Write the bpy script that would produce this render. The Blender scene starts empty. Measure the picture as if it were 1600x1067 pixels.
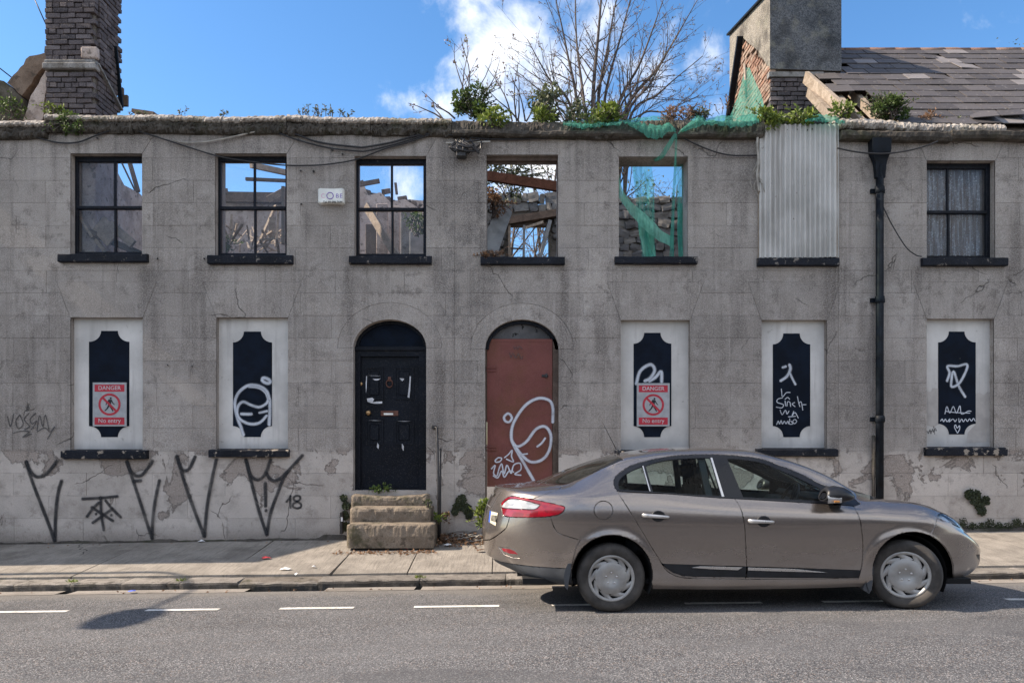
import bpy, bmesh, math, random
from mathutils import Vector, Matrix, noise
from mathutils.bvhtree import BVHTree
R = math.radians
rnd = random.Random(7)
S = bpy.context.scene
C = S.collection

# ------------------------------------------------------------------ camera
CAM_D, CAM_Z, FPX = 11.36, 1.574, 1250.0        # metres from the facade, eye height, focal length in photo pixels
cam_d = bpy.data.cameras.new('camera'); cam = bpy.data.objects.new('camera', cam_d); C.objects.link(cam)
cam.location = (0, -CAM_D, CAM_Z); cam.rotation_euler = (R(90), 0, 0)
cam_d.sensor_width = 36.0; cam_d.lens = 36.0 * FPX / 1600.0; cam_d.shift_y = (691.0 - 533.5) / 1600.0
cam_d.clip_start = 0.05; cam_d.clip_end = 3000
S.camera = cam

# ------------------------------------------------------------------ sky, sun, exposure
SUN_EL, SUN_AZ = 40.0, 0.6                       # the sun stands along the street to the left, a hair on the camera's side
sd = Vector((-math.cos(R(SUN_EL)) * math.cos(R(SUN_AZ)), -math.cos(R(SUN_EL)) * math.sin(R(SUN_AZ)), math.sin(R(SUN_EL))))
sun_d = bpy.data.lights.new('sun', 'SUN'); sun = bpy.data.objects.new('sun', sun_d); C.objects.link(sun)
sun_d.energy = 4.9; sun_d.angle = R(0.53); sun_d.color = (1.0, 0.85, 0.68)
sun.rotation_euler = sd.to_track_quat('Z', 'Y').to_euler(); sun.location = (-20, -5, 20)

wd = bpy.data.worlds.new('World'); S.world = wd; wd.use_nodes = True
nt = wd.node_tree; nt.nodes.clear()
def wn(t, **k):
    n = nt.nodes.new(t)
    for a, v in k.items(): setattr(n, a, v)
    return n
SKY_STRENGTH = 0.15
out = wn('ShaderNodeOutputWorld'); bg = wn('ShaderNodeBackground'); bg.inputs[1].default_value = SKY_STRENGTH
sky = wn('ShaderNodeTexSky', sky_type='NISHITA', sun_disc=False, sun_elevation=R(SUN_EL),
         sun_rotation=R(-90 - SUN_AZ), altitude=0, air_density=1.0, dust_density=0.3, ozone_density=3.0)
tc = wn('ShaderNodeTexCoord')
# clouds: broken cumulus, thickest in the part of the sky the photograph shows them in
def cdir(px, py): return Vector(((px - 800) / FPX, 1.0, (691 - py) / FPX)).normalized()
nz = wn('ShaderNodeTexNoise'); nz.inputs['Scale'].default_value = 8.5; nz.inputs['Detail'].default_value = 9; nz.inputs['Roughness'].default_value = 0.60; nz.inputs['Distortion'].default_value = 0.3
nt.links.new(tc.outputs['Generated'], nz.inputs['Vector'])
acc = None
for (px, py, rad, amt) in [(800, 95, .15, .42), (740, 15, .10, .36), (900, 10, .12, .32), (985, 120, .10, .20), (1095, 95, .040, .20), (706, 162, .04, .30), (780, 160, .09, .30), (640, 285, .055, .32), (830, 260, .10, .34), (830, 370, .06, .30), (1115, 172, .035, .16)]:
    d = wn('ShaderNodeVectorMath', operation='DISTANCE'); nt.links.new(tc.outputs['Generated'], d.inputs[0]); d.inputs[1].default_value = cdir(px, py)
    m = wn('ShaderNodeMapRange', interpolation_type='SMOOTHSTEP'); nt.links.new(d.outputs['Value'], m.inputs['Value'])
    m.inputs['From Min'].default_value = rad * 1.15; m.inputs['From Max'].default_value = 0; m.inputs['To Min'].default_value = 0; m.inputs['To Max'].default_value = amt
    if acc is None: acc = m.outputs[0]
    else:
        a = wn('ShaderNodeMath', operation='MAXIMUM'); nt.links.new(acc, a.inputs[0]); nt.links.new(m.outputs[0], a.inputs[1]); acc = a.outputs[0]
# rest of the sky: unseen clouds behind the camera, thickened to light the facade
big = wn('ShaderNodeTexNoise'); big.inputs['Scale'].default_value = 1.7; big.inputs['Detail'].default_value = 2
nt.links.new(tc.outputs['Generated'], big.inputs['Vector'])
sp = wn('ShaderNodeSeparateXYZ'); nt.links.new(tc.outputs['Generated'], sp.inputs[0])
bk = wn('ShaderNodeMapRange'); nt.links.new(sp.outputs['Y'], bk.inputs['Value']); bk.inputs['From Min'].default_value = .35; bk.inputs['From Max'].default_value = -.1
bk.inputs['To Min'].default_value = 0; bk.inputs['To Max'].default_value = .56
bm_ = wn('ShaderNodeMath', operation='MULTIPLY'); nt.links.new(big.outputs['Fac'], bm_.inputs[0]); nt.links.new(bk.outputs[0], bm_.inputs[1])
a = wn('ShaderNodeMath', operation='MAXIMUM'); nt.links.new(acc, a.inputs[0]); nt.links.new(bm_.outputs[0], a.inputs[1]); acc = a.outputs[0]
sm = wn('ShaderNodeMath', operation='ADD'); nt.links.new(nz.outputs['Fac'], sm.inputs[0]); nt.links.new(acc, sm.inputs[1])
cm = wn('ShaderNodeMapRange', interpolation_type='SMOOTHSTEP'); nt.links.new(sm.outputs[0], cm.inputs['Value'])
cm.inputs['From Min'].default_value = .62; cm.inputs['From Max'].default_value = .90
hs = wn('ShaderNodeHueSaturation'); hs.inputs['Saturation'].default_value = 1.20; hs.inputs['Value'].default_value = .85; nt.links.new(sky.outputs[0], hs.inputs['Color'])
mx = wn('ShaderNodeMix', data_type='RGBA'); nt.links.new(cm.outputs[0], mx.inputs[0]); nt.links.new(hs.outputs[0], mx.inputs[6]); mx.inputs[7].default_value = (5.0, 5.1, 5.3, 1)
nt.links.new(mx.outputs[2], bg.inputs[0]); nt.links.new(bg.outputs[0], out.inputs[0])
S.view_settings.view_transform = 'Standard'; S.view_settings.look = 'None'; S.view_settings.gamma = 1; S.view_settings.use_curve_mapping = False
S.view_settings.exposure = 0.90

# ------------------------------------------------------------------ measuring helpers
def at(px, py, y=0.0):
    """the point at depth y (0 = facade plane) that is seen at a photo pixel"""
    D = CAM_D + y
    return Vector(((px - 800) * D / FPX, y, CAM_Z + (691 - py) * D / FPX))
def wx(px): return (px - 800) / 110.035
def wz(py): return CAM_Z + (691 - py) / 110.035

# ------------------------------------------------------------------ object helpers
ORIGIN = {}
def setp(o, label=None, cat=None, group=None, kind=None):
    if label: o['label'] = label
    if cat: o['category'] = cat
    if group: o['group'] = group
    if kind: o['kind'] = kind
    return o
def thing(name, loc, label=None, cat=None, group=None, kind=None):
    o = bpy.data.objects.new(name, None); C.objects.link(o); o.location = loc; o.empty_display_size = .2
    ORIGIN[o] = Vector(loc)
    return setp(o, label, cat, group, kind)
def place(name, me, parent=None, loc=(0, 0, 0), rot=None, scale=None):
    """an object with its own origin; loc is a world point"""
    o = bpy.data.objects.new(name, me); C.objects.link(o)
    l = Vector(loc); ORIGIN[o] = l.copy()
    if parent is not None: o.parent = parent; l = l - ORIGIN[parent]
    o.location = l
    if rot: o.rotation_euler = rot
    if scale: o.scale = scale
    return o

class MB:
    def __init__(s): s.v = []; s.f = []; s.sm = []; s.mi = []; s.tone = []; s.alpha = []; s.has_alpha = False
    def vert(s, p): s.v.append(tuple(p)); s.alpha.append(1.0); return len(s.v) - 1
    def face(s, idx, smooth=False, mi=0, tone=0.5): s.f.append(tuple(idx)); s.sm.append(smooth); s.mi.append(mi); s.tone.append(tone)
    def quad(s, a, b, c, d, **k): s.face([s.vert(a), s.vert(b), s.vert(c), s.vert(d)], **k)
    def box(s, p0, p1, **k):
        x0, y0, z0 = p0; x1, y1, z1 = p1
        b = [s.vert(p) for p in ((x0,y0,z0),(x1,y0,z0),(x1,y1,z0),(x0,y1,z0),(x0,y0,z1),(x1,y0,z1),(x1,y1,z1),(x0,y1,z1))]
        for q in ((0,3,2,1),(4,5,6,7),(0,1,5,4),(1,2,6,5),(2,3,7,6),(3,0,4,7)): s.face([b[i] for i in q], **k)
    def bevbox(s, p0, p1, e=.01, **k):
        x0, y0, z0 = p0; x1, y1, z1 = p1
        bm = bmesh.new(); bmesh.ops.create_cube(bm, size=1)
        for v in bm.verts: v.co = Vector(((x0+x1)/2 + v.co.x*(x1-x0), (y0+y1)/2 + v.co.y*(y1-y0), (z0+z1)/2 + v.co.z*(z1-z0)))
        bmesh.ops.bevel(bm, geom=bm.edges[:], offset=e, segments=1, affect='EDGES'); s.add_bm(bm, **k)
    def add_bm(s, bm, M=None, **k):
        off = len(s.v); bm.verts.index_update()
        for v in bm.verts: s.vert(M @ v.co if M else v.co)
        for f in bm.faces: s.face([off + v.index for v in f.verts], **k)
        bm.free()
    def beam(s, a, b, w, h, up=(0, 0, 1), **k):
        """squared bar from a to b, w across, h along up"""
        a, b = Vector(a), Vector(b); d = (b - a).normalized(); r = d.cross(Vector(up))
        if r.length < 1e-4: r = d.cross(Vector((1, 0, 0)))
        r.normalize(); u = r.cross(d); i = []
        for p in (a, b):
            for (p1, q1) in ((-1,-1),(1,-1),(1,1),(-1,1)): i.append(s.vert(p + r*w/2*p1 + u*h/2*q1))
        for q in ((3,2,1,0),(4,5,6,7),(0,1,5,4),(1,2,6,5),(2,3,7,6),(3,0,4,7)): s.face([i[j] for j in q], **k)
    def tube(s, pts, r, n=6, cap=True, smooth=True, **k):
        pts = [Vector(p) for p in pts]; m = len(pts); rr = r if isinstance(r, (list, tuple)) else [r] * m
        ring = []; ref = Vector((.31, .17, .93))
        for i, p in enumerate(pts):
            d = (pts[min(i+1, m-1)] - pts[max(i-1, 0)])
            d = d.normalized() if d.length > 1e-9 else Vector((0, 0, 1))
            a = d.cross(ref)
            if a.length < .05: a = d.cross(Vector((1, 0, 0)))
            a.normalize(); b = d.cross(a)
            ring.append([s.vert(p + (a*math.cos(t) + b*math.sin(t)) * rr[i]) for t in [2*math.pi*j/n for j in range(n)]])
        for i in range(m - 1):
            for j in range(n): s.face((ring[i][j], ring[i][(j+1) % n], ring[i+1][(j+1) % n], ring[i+1][j]), smooth=smooth, **k)
        if cap: s.face(ring[0][::-1], **k); s.face(ring[-1], **k)
    def prism(s, poly, y0, y1, **k):
        """polygon in (x, z), front at y0, back at y1"""
        n = len(poly); ar = sum(poly[i][0]*poly[(i+1)%n][1] - poly[(i+1)%n][0]*poly[i][1] for i in range(n))
        if ar < 0: poly = poly[::-1]
        a = [s.vert((x, y0, z)) for x, z in poly]; b = [s.vert((x, y1, z)) for x, z in poly]
        s.face(a, **k); s.face(b[::-1], **k)
        for i in range(n): j = (i+1) % n; s.face((a[j], a[i], b[i], b[j]), **k)
    def lathe(s, prof, n=24, axis='Z', M=None, smooth=True, **k):
        """profile of (radius, height)"""
        rings = []
        for r, h in prof:
            ring = []
            for j in range(n):
                t = 2*math.pi*j/n
                p = Vector((r*math.cos(t), r*math.sin(t), h))
                if axis == 'Y': p = Vector((p.x, p.z, p.y))
                ring.append(s.vert(M @ p if M else p))
            rings.append(ring)
        for i in range(len(rings)-1):
            for j in range(n): s.face((rings[i][j], rings[i][(j+1)%n], rings[i+1][(j+1)%n], rings[i+1][j]), smooth=smooth, **k)
    def grid(s, P, smooth=True, **k):
        I = [[s.vert(p) for p in row] for row in P]
        for i in range(len(I)-1):
            for j in range(len(I[0])-1): s.face((I[i][j], I[i][j+1], I[i+1][j+1], I[i+1][j]), smooth=smooth, **k)
        return I
    def leaf(s, p, d, w, l, tone, nrm=None):
        d = Vector(d).normalized(); r = d.cross(Vector(nrm) if nrm else Vector((rnd.gauss(0,1), rnd.gauss(0,1), rnd.gauss(0,1))))
        if r.length < 1e-3: r = d.cross(Vector((1, 0, 0)))
        r.normalize(); up = r.cross(d); p = Vector(p)
        a = s.vert(p); b = s.vert(p + d*l*.5 + r*w*.5 + up*w*.12); c = s.vert(p + d*l); e = s.vert(p + d*l*.5 - r*w*.5 + up*w*.12)
        s.face((a, b, c), tone=tone); s.face((a, c, e), tone=tone)
    def mesh(s, name, mats, o=(0, 0, 0), fixn=False):
        me = bpy.data.meshes.new(name); o = Vector(o)
        me.from_pydata([Vector(p) - o for p in s.v], [], s.f)
        me.polygons.foreach_set('use_smooth', s.sm); me.polygons.foreach_set('material_index', s.mi)
        if len(set(s.tone)) > 1:
            at_ = me.attributes.new('tone', 'FLOAT', 'FACE'); at_.data.foreach_set('value', s.tone)
        if s.has_alpha:
            at_ = me.attributes.new('alpha', 'FLOAT', 'POINT'); at_.data.foreach_set('value', s.alpha)
        for m in (mats if isinstance(mats, (list, tuple)) else [mats]): me.materials.append(m)
        me.update()
        if fixn:
            bm = bmesh.new(); bm.from_mesh(me); bmesh.ops.recalc_face_normals(bm, faces=bm.faces[:]); bm.to_mesh(me); bm.free()
        return me
    def build(s, name, mats, parent=None, origin=None, fixn=False):
        """one mesh object from world-space geometry"""
        if parent is not None: o = ORIGIN[parent]
        else: o = Vector(origin) if origin is not None else Vector((0, 0, 0))
        ob = bpy.data.objects.new(name, s.mesh(name, mats, o, fixn)); C.objects.link(ob); ORIGIN[ob] = o.copy()
        if parent is not None: ob.parent = parent
        else: ob.location = o
        return ob

def catmull(pts, k=6):
    pts = [Vector(p) for p in pts]
    if len(pts) < 3: return [pts[0].lerp(pts[-1], i / k) for i in range(k + 1)]
    P = [pts[0]*2 - pts[1]] + pts + [pts[-1]*2 - pts[-2]]; o = []
    for i in range(1, len(P) - 2):
        a, b, c, d = P[i-1], P[i], P[i+1], P[i+2]
        for j in range(k):
            t = j / k; o.append(.5*((2*b) + (c-a)*t + (2*a-5*b+4*c-d)*t*t + (3*b-a-3*c+d)*t**3))
    o.append(pts[-1]); return o

# convex clipping in 2D
def halfclip(poly, a, b, keep_left=True):
    o = []; n = len(poly)
    def sd_(p):
        v = (b[0]-a[0])*(p[1]-a[1]) - (b[1]-a[1])*(p[0]-a[0]); return v if keep_left else -v
    for i in range(n):
        p, q = poly[i], poly[(i+1) % n]; sp_, sq = sd_(p), sd_(q)
        if sp_ >= -1e-9: o.append(p)
        if (sp_ > 1e-9 and sq < -1e-9) or (sp_ < -1e-9 and sq > 1e-9):
            t = sp_/(sp_-sq); o.append((p[0]+(q[0]-p[0])*t, p[1]+(q[1]-p[1])*t))
    return o
def area(p): return abs(sum(p[i][0]*p[(i+1)%len(p)][1]-p[(i+1)%len(p)][0]*p[i][1] for i in range(len(p))))/2 if len(p) > 2 else 0
def minus(polys, hole):
    """polys (convex) minus hole (convex, counter-clockwise)"""
    res = []
    hx0, hx1 = min(p[0] for p in hole), max(p[0] for p in hole); hz0, hz1 = min(p[1] for p in hole), max(p[1] for p in hole)
    for P in polys:
        if max(p[0] for p in P) <= hx0 or min(p[0] for p in P) >= hx1 or max(p[1] for p in P) <= hz0 or min(p[1] for p in P) >= hz1: res.append(P); continue
        rest = P
        for i in range(len(hole)):
            a, b = hole[i], hole[(i+1) % len(hole)]
            o = halfclip(rest, a, b, False)
            if area(o) > 2e-5: res.append(o)
            rest = halfclip(rest, a, b, True)
            if area(rest) < 2e-5: break
    return res
def rect(x0, z0, x1, z1): return [(x0, z0), (x1, z0), (x1, z1), (x0, z1)]

# ------------------------------------------------------------------ materials
class NB:
    def __init__(s, name):
        s.m = bpy.data.materials.new(name); s.m.use_nodes = True; s.nt = s.m.node_tree; s.nt.nodes.clear()
        s.out = s.nt.nodes.new('ShaderNodeOutputMaterial'); s.b = s.nt.nodes.new('ShaderNodeBsdfPrincipled'); s.L(s.b.outputs[0], s.out.inputs[0])
        s._pos = None
    def L(s, a, b): s.nt.links.new(a, b)
    def inp(s, sock, v):
        if isinstance(v, bpy.types.NodeSocket): s.L(v, sock)
        elif isinstance(v, (tuple, list)) and sock.type == 'RGBA': sock.default_value = tuple(v)[:3] + (1,)
        else: sock.default_value = v
    def n(s, t, props=None, **ins):
        n = s.nt.nodes.new(t)
        for k, v in (props or {}).items(): setattr(n, k, v)
        for k, v in ins.items(): s.inp(n.inputs[k.replace('_', ' ')], v)
        return n
    def pos(s, scale=None, obj=False):
        o = s.n('ShaderNodeTexCoord').outputs['Object'] if obj else s.n('ShaderNodeNewGeometry').outputs['Position']
        if scale is None: return o
        m = s.n('ShaderNodeVectorMath', {'operation': 'MULTIPLY'}); s.L(o, m.inputs[0]); m.inputs[1].default_value = scale; return m.outputs[0]
    def noise(s, vec, sc, det=4, ro=.55, dist=0): return s.n('ShaderNodeTexNoise', None, Vector=vec, Scale=sc, Detail=det, Roughness=ro, Distortion=dist).outputs['Fac']
    def vor(s, vec, sc, feature='F1', outn='Distance'):
        return s.n('ShaderNodeTexVoronoi', {'feature': feature}, Vector=vec, Scale=sc).outputs[outn]
    def mr(s, v, a, b, c=0.0, d=1.0, smooth=True):
        n = s.n('ShaderNodeMapRange', {'interpolation_type': 'SMOOTHSTEP' if smooth else 'LINEAR'})
        s.inp(n.inputs['Value'], v); n.inputs['From Min'].default_value = a; n.inputs['From Max'].default_value = b
        s.inp(n.inputs['To Min'], c); s.inp(n.inputs['To Max'], d); return n.outputs[0]
    def mix(s, f, a, b, mode='MIX'):
        n = s.n('ShaderNodeMix', {'data_type': 'RGBA', 'blend_type': mode}); s.inp(n.inputs[0], f); s.inp(n.inputs[6], a); s.inp(n.inputs[7], b); return n.outputs[2]
    def math(s, op, a, b=0.0):
        n = s.n('ShaderNodeMath', {'operation': op}); s.inp(n.inputs[0], a); s.inp(n.inputs[1], b); return n.outputs[0]
    def xyz(s, v): n = s.n('ShaderNodeSeparateXYZ', None, Vector=v); return n.outputs
    def rand(s): return s.n('ShaderNodeObjectInfo').outputs['Random']
    def attr(s, name): return s.n('ShaderNodeAttribute', {'attribute_name': name}).outputs['Fac']
    def bump(s, h, st=.5, dist=.01, prev=None):
        n = s.n('ShaderNodeBump'); s.inp(n.inputs['Height'], h); s.inp(n.inputs['Strength'], st); n.inputs['Distance'].default_value = dist
        if prev is not None: s.L(prev, n.inputs['Normal'])
        return n.outputs[0]
    def done(s, col=None, rough=None, normal=None, metal=None, spec=None, coat=None, coat_r=None, trans=None):
        i = s.b.inputs
        if col is not None: s.inp(i['Base Color'], col)
        if rough is not None: s.inp(i['Roughness'], rough)
        if normal is not None: s.L(normal, i['Normal'])
        if metal is not None: s.inp(i['Metallic'], metal)
        if spec is not None: s.inp(i['Specular IOR Level'], spec)
        if coat is not None: s.inp(i['Coat Weight'], coat)
        if coat_r is not None: s.inp(i['Coat Roughness'], coat_r)
        return s.m

def plain(name, col, rough=.6, var=.25, sc=9, bump=.25, bsc=60, metal=0, spec=.4, coat=None, rv=0.0):
    b = NB(name); p = b.pos()
    f = b.noise(p, sc, 5); c1 = [c*(1-var) for c in col]; c2 = [min(1, c*(1+var)) for c in col]
    c = b.mix(b.mr(f, .3, .7), c1, c2)
    if rv: c = b.mix(b.mr(b.rand(), 0, 1, 0, rv, False), c, [x*.45 for x in col])
    nrm = b.bump(b.noise(p, bsc, 4), bump, .004)
    return b.done(c, b.mr(f, .2, .8, max(.05, rough-.1), min(1, rough+.1)), nrm, metal, spec, coat)

M = {}
# facade render: lined-out stucco, dirty above, paler and peeling near the ground
def stucco(name, plinth=True):
    b = NB(name); p = b.pos(); x, y, z = b.xyz(p)
    big = b.noise(p, .55, 4, .6); mid = b.noise(p, 2.6, 6, .62); fine = b.noise(p, 55, 3, .7); grit = b.noise(p, 170, 2, .6)
    streak = b.noise(b.pos((2.6, 2.6, .22)), 1.0, 5, .6); streak2 = b.noise(b.pos((9, 9, .35)), 1.0, 3, .6)
    spot = b.noise(p, 5.5, 5, .7); up = b.mix(b.mr(big, .30, .70), (.235, .220, .203), (.43, .407, .378))
    up = b.mix(b.mr(mid, .46, .66, 0, .55), up, (.49, .475, .455)); up = b.mix(b.mr(b.noise(p, 1.3, 6, .68), .54, .68, 0, .6), up, (.17, .158, .148))
    up = b.mix(b.math('MULTIPLY', b.mr(spot, .50, .64), b.mr(b.noise(p, 1.0, 3), .38, .60, .15, .75)), up, (.14, .128, .116))
    sk = b.math('MULTIPLY', b.mr(streak, .50, .66), b.mr(b.noise(p, .8, 3), .42, .60)); up = b.mix(b.math('MULTIPLY', sk, .72), up, (.12, .108, .098))
    up = b.mix(b.mr(streak2, .54, .66, 0, .34), up, (.14, .128, .118)); up = b.mix(b.mr(b.noise(b.pos((14, 14, .5)), 1.0, 4, .65), .58, .66, 0, .4), up, (.47, .455, .435))
    for (sx, sz, sw) in ((-5.79, 4.05, .62), (-3.7, 4.05, .62), (-1.72, 4.05, .60), (.15, 4.05, .6), (2.04, 4.05, .6), (4.05, 4.05, .6), (6.4, 4.05, .62)):
        dx = b.math('ABSOLUTE', b.math('ADD', x, -sx)); ed = b.mr(b.math('ABSOLUTE', b.math('ADD', dx, -sw)), .20, .02)
        dn = b.math('MULTIPLY', b.mr(z, sz-1.6, sz), b.mr(z, sz+.04, sz)); up = b.mix(b.math('MULTIPLY', b.math('MULTIPLY', ed, dn), b.mr(streak2, .40, .62, .15, .8)), up, (.10, .09, .082))
    # soot washed down from the wall head
    top = b.math('MULTIPLY', b.mr(z, 4.9, 6.0), b.mr(streak2, .35, .65))
    up = b.mix(b.math('MULTIPLY', top, .5), up, (.09, .085, .082))
    # damp stain between the third and fourth window, as in the photograph
    band = b.math('MULTIPLY', b.mr(b.math('ABSOLUTE', b.math('ADD', x, .62)), .62, .12), b.mr(mid, .42, .60))
    band = b.math('MULTIPLY', band, b.mr(z, 2.4, 3.6))
    up = b.mix(b.math('MULTIPLY', band, .66), up, (.055, .05, .047))
    pit = b.mr(b.vor(p, 34), .13, .05); up = b.mix(b.math('MULTIPLY', pit, b.mr(mid, .40, .56, .15, .9)), up, (.06, .053, .05))
    up = b.mix(b.mr(fine, .42, .62, .0, .5), up, (.50, .48, .465)); up = b.mix(b.mr(grit, .44, .62, 0, .55), up, (.11, .103, .10))
    lo = b.mix(b.mr(big, .35, .65), (.44, .42, .395), (.55, .525, .495))
    lo = b.mix(b.mr(mid, .46, .68, 0, .6), lo, (.27, .25, .23)); lo = b.mix(b.math('MULTIPLY', b.mr(b.noise(p, 6, 5, .7), .52, .66), .5), lo, (.20, .18, .165)); lo = b.mix(b.math('MULTIPLY', pit, .6), lo, (.07, .062, .055))
    edge = b.noise(p, 1.55, 7, .62, .6); ez = b.mr(z, .25, 1.6, -.10, .10, False)
    peel = b.mr(b.math('ADD', edge, ez), .585, .60)
    lo = b.mix(peel, lo, b.mix(b.mr(fine, .3, .7), (.25, .222, .20), (.36, .325, .30)))
    rimv = b.math('MULTIPLY', b.mr(b.math('ADD', edge, ez), .572, .588), b.mr(b.math('ADD', edge, ez), .612, .594))
    lo = b.mix(b.math('MULTIPLY', rimv, .6), lo, (.07, .06, .055))
    lo = b.mix(b.mr(b.math('ADD', z, b.math('MULTIPLY', mid, .35)), .62, .30, 0, .7), lo, (.13, .115, .10))
    lo = b.mix(b.mr(fine, .35, .7, .0, .3), lo, (.56, .53, .5)); lo = b.mix(b.mr(grit, .45, .7, 0, .3), lo, (.15, .135, .12))
    lz = b.math('ADD', z, b.math('MULTIPLY', b.math('SUBTRACT', mid, .5), .10))
    k = b.mr(lz, 1.52, 1.40)
    col = b.mix(k, up, lo)
    wob = b.n('ShaderNodeTexNoise', None, Vector=p, Scale=3.0, Detail=3)
    dv = b.n('ShaderNodeVectorMath', {'operation': 'MULTIPLY_ADD'}); b.L(wob.outputs['Color'], dv.inputs[0]); dv.inputs[1].default_value = (.28, .28, .28); b.L(p, dv.inputs[2])
    cr = b.math('MULTIPLY', b.mr(b.vor(dv.outputs[0], .85, 'DISTANCE_TO_EDGE'), 0.006, .0015), b.mr(b.noise(p, .9, 3), .55, .60))
    col = b.mix(b.math('MULTIPLY', cr, .7), col, (.03, .027, .025))
    col = b.mix(1.0, col, (1.05, 1.0, .975), 'MULTIPLY'); col = b.mix(b.mr(b.rand(), 0, 1, 0, .30, False), col, b.mix(1.0, col, (.55, .55, .55), 'MULTIPLY')); 
    h = b.math('ADD', b.math('MULTIPLY', fine, .5), b.math('MULTIPLY', grit, .35)); h = b.math('SUBTRACT', h, b.math('MULTIPLY', pit, .6)); h = b.math('SUBTRACT', h, cr)
    h = b.math('SUBTRACT', h, b.math('MULTIPLY', b.math('MULTIPLY', peel, k), 1.1))
    return b.done(col, .92, b.bump(h, .65, .012), spec=.25)
M['stucco'] = stucco('lined_stucco')
def pebble(name, a, c, sc=70, bumpd=.02):
    b = NB(name); p = b.pos(); v = b.vor(p, sc, outn='Color'); vx = b.xyz(v)[0]; d = b.vor(p, sc)
    col = b.mix(vx, a, c); st = b.noise(p, 1.6, 5, .65); col = b.mix(b.mr(st, .42, .66, 0, .75), col, [q*.3 for q in a])
    col = b.mix(b.mr(b.noise(p, 5, 3), .5, .7, 0, .3), col, (.30, .29, .22))
    return b.done(col, .9, b.bump(d, .6, bumpd), spec=.2)
M['dash_dark'] = pebble('shaded_pebbledash', (.06, .068, .08), (.17, .18, .195))  # darkened, bluish pebbledash: the chimney front's shade is painted in
M['dash'] = pebble('pebbledash_render', (.17, .155, .135), (.36, .33, .28))
# asphalt
def asphalt():
    b = NB('asphalt'); p = b.pos(); v = b.n('ShaderNodeTexVoronoi', None, Vector=p, Scale=105.0); r = b.xyz(v.outputs['Color'])
    col = b.mix(b.mr(r[0], .1, .9, 0, 1, False), (.05, .051, .056), (.26, .255, .25)); col = b.mix(b.mr(r[1], .80, .90), col, (.52, .49, .46)); col = b.mix(b.mr(r[2], .9, .95), col, (.30, .22, .17))
    v2 = b.n('ShaderNodeTexVoronoi', None, Vector=p, Scale=190.0); col = b.mix(b.mr(b.xyz(v2.outputs['Color'])[0], .6, .9, 0, .5), col, (.30, .29, .28))
    col = b.mix(b.mr(v.outputs['Distance'], .42, .72, 0, .85), col, (.018, .018, .02))
    big = b.noise(b.pos((.35, 1, 1)), 1.1, 5, .6); col = b.mix(b.mr(big, .38, .68, 0, .32), col, (.24, .232, .225)); col = b.mix(b.mr(b.noise(p, .5, 3), .52, .62, 0, .2), col, (.08, .08, .083))
    col = b.mix(1.0, col, (.70, .72, .755), 'MULTIPLY'); yy = b.xyz(p)[1]
    tr = b.math('MULTIPLY', b.mr(b.math('ABSOLUTE', b.math('ADD', b.math('PINGPONG', b.math('ADD', yy, 20), .85), -.42)), .30, .05), b.mr(b.noise(b.pos((.2, .8, 1)), 1.2, 4), .35, .65)); col = b.mix(b.math('MULTIPLY', tr, .22), col, (.06, .06, .063))
    pt = b.mr(b.noise(b.pos((.25, .55, 1)), 1.0, 2, .4), .60, .605); col = b.mix(b.math('MULTIPLY', pt, .28), col, (.05, .05, .054)); col = b.mix(b.mr(b.math('ADD', yy, b.math('MULTIPLY', b.noise(p, 3, 4), .5)), -2.75, -2.3, 0, .5), col, (.20, .185, .165))
    return b.done(col, .82, b.bump(v.outputs['Distance'], -.9, .006), spec=.3)
M['asphalt'] = asphalt()
def concrete(name, a, c, sc=3, grit=110, lines=False, stain=(.12, .105, .09)):
    b = NB(name); p = b.pos(); f = b.noise(p, sc, 6, .62); g = b.noise(p, grit, 3, .7)
    col = b.mix(b.mr(f, .32, .68), a, c); col = b.mix(b.mr(g, .42, .66, 0, .55), col, [q*.45 for q in a]); col = b.mix(b.mr(b.noise(p, 260, 2), .5, .7, 0, .4), col, [min(1, q*1.45) for q in c])
    col = b.mix(b.mr(b.noise(p, 1.3, 5, .7), .52, .68, 0, .55), col, stain)
    h = g
    if lines:
        w = b.noise(b.pos((38, 2.2, 1)), 1.0, 3, .6); h = b.math('ADD', g, b.math('MULTIPLY', w, 1.2)); col = b.mix(b.mr(w, .5, .64, 0, .35), col, [q*.5 for q in a])
    dv = b.n('ShaderNodeVectorMath', {'operation': 'MULTIPLY_ADD'}); wob = b.n('ShaderNodeTexNoise', None, Vector=p, Scale=2.5, Detail=4); b.L(wob.outputs['Color'], dv.inputs[0]); dv.inputs[1].default_value = (.4, .4, .4); b.L(p, dv.inputs[2])
    cr = b.math('MULTIPLY', b.mr(b.vor(dv.outputs[0], .55, 'DISTANCE_TO_EDGE'), .005, .001), b.mr(b.noise(p, .6, 2), .55, .60)); col = b.mix(cr, col, (.03, .027, .024))
    return b.done(col, .9, b.bump(b.math('SUBTRACT', h, cr), .6, .008), spec=.25)
M['pave'] = concrete('pavement_concrete', (.215, .195, .172), (.335, .305, .268), lines=True)
M['gutterc'] = concrete('channel_concrete', (.22, .20, .18), (.32, .29, .26))
M['step'] = None
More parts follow.
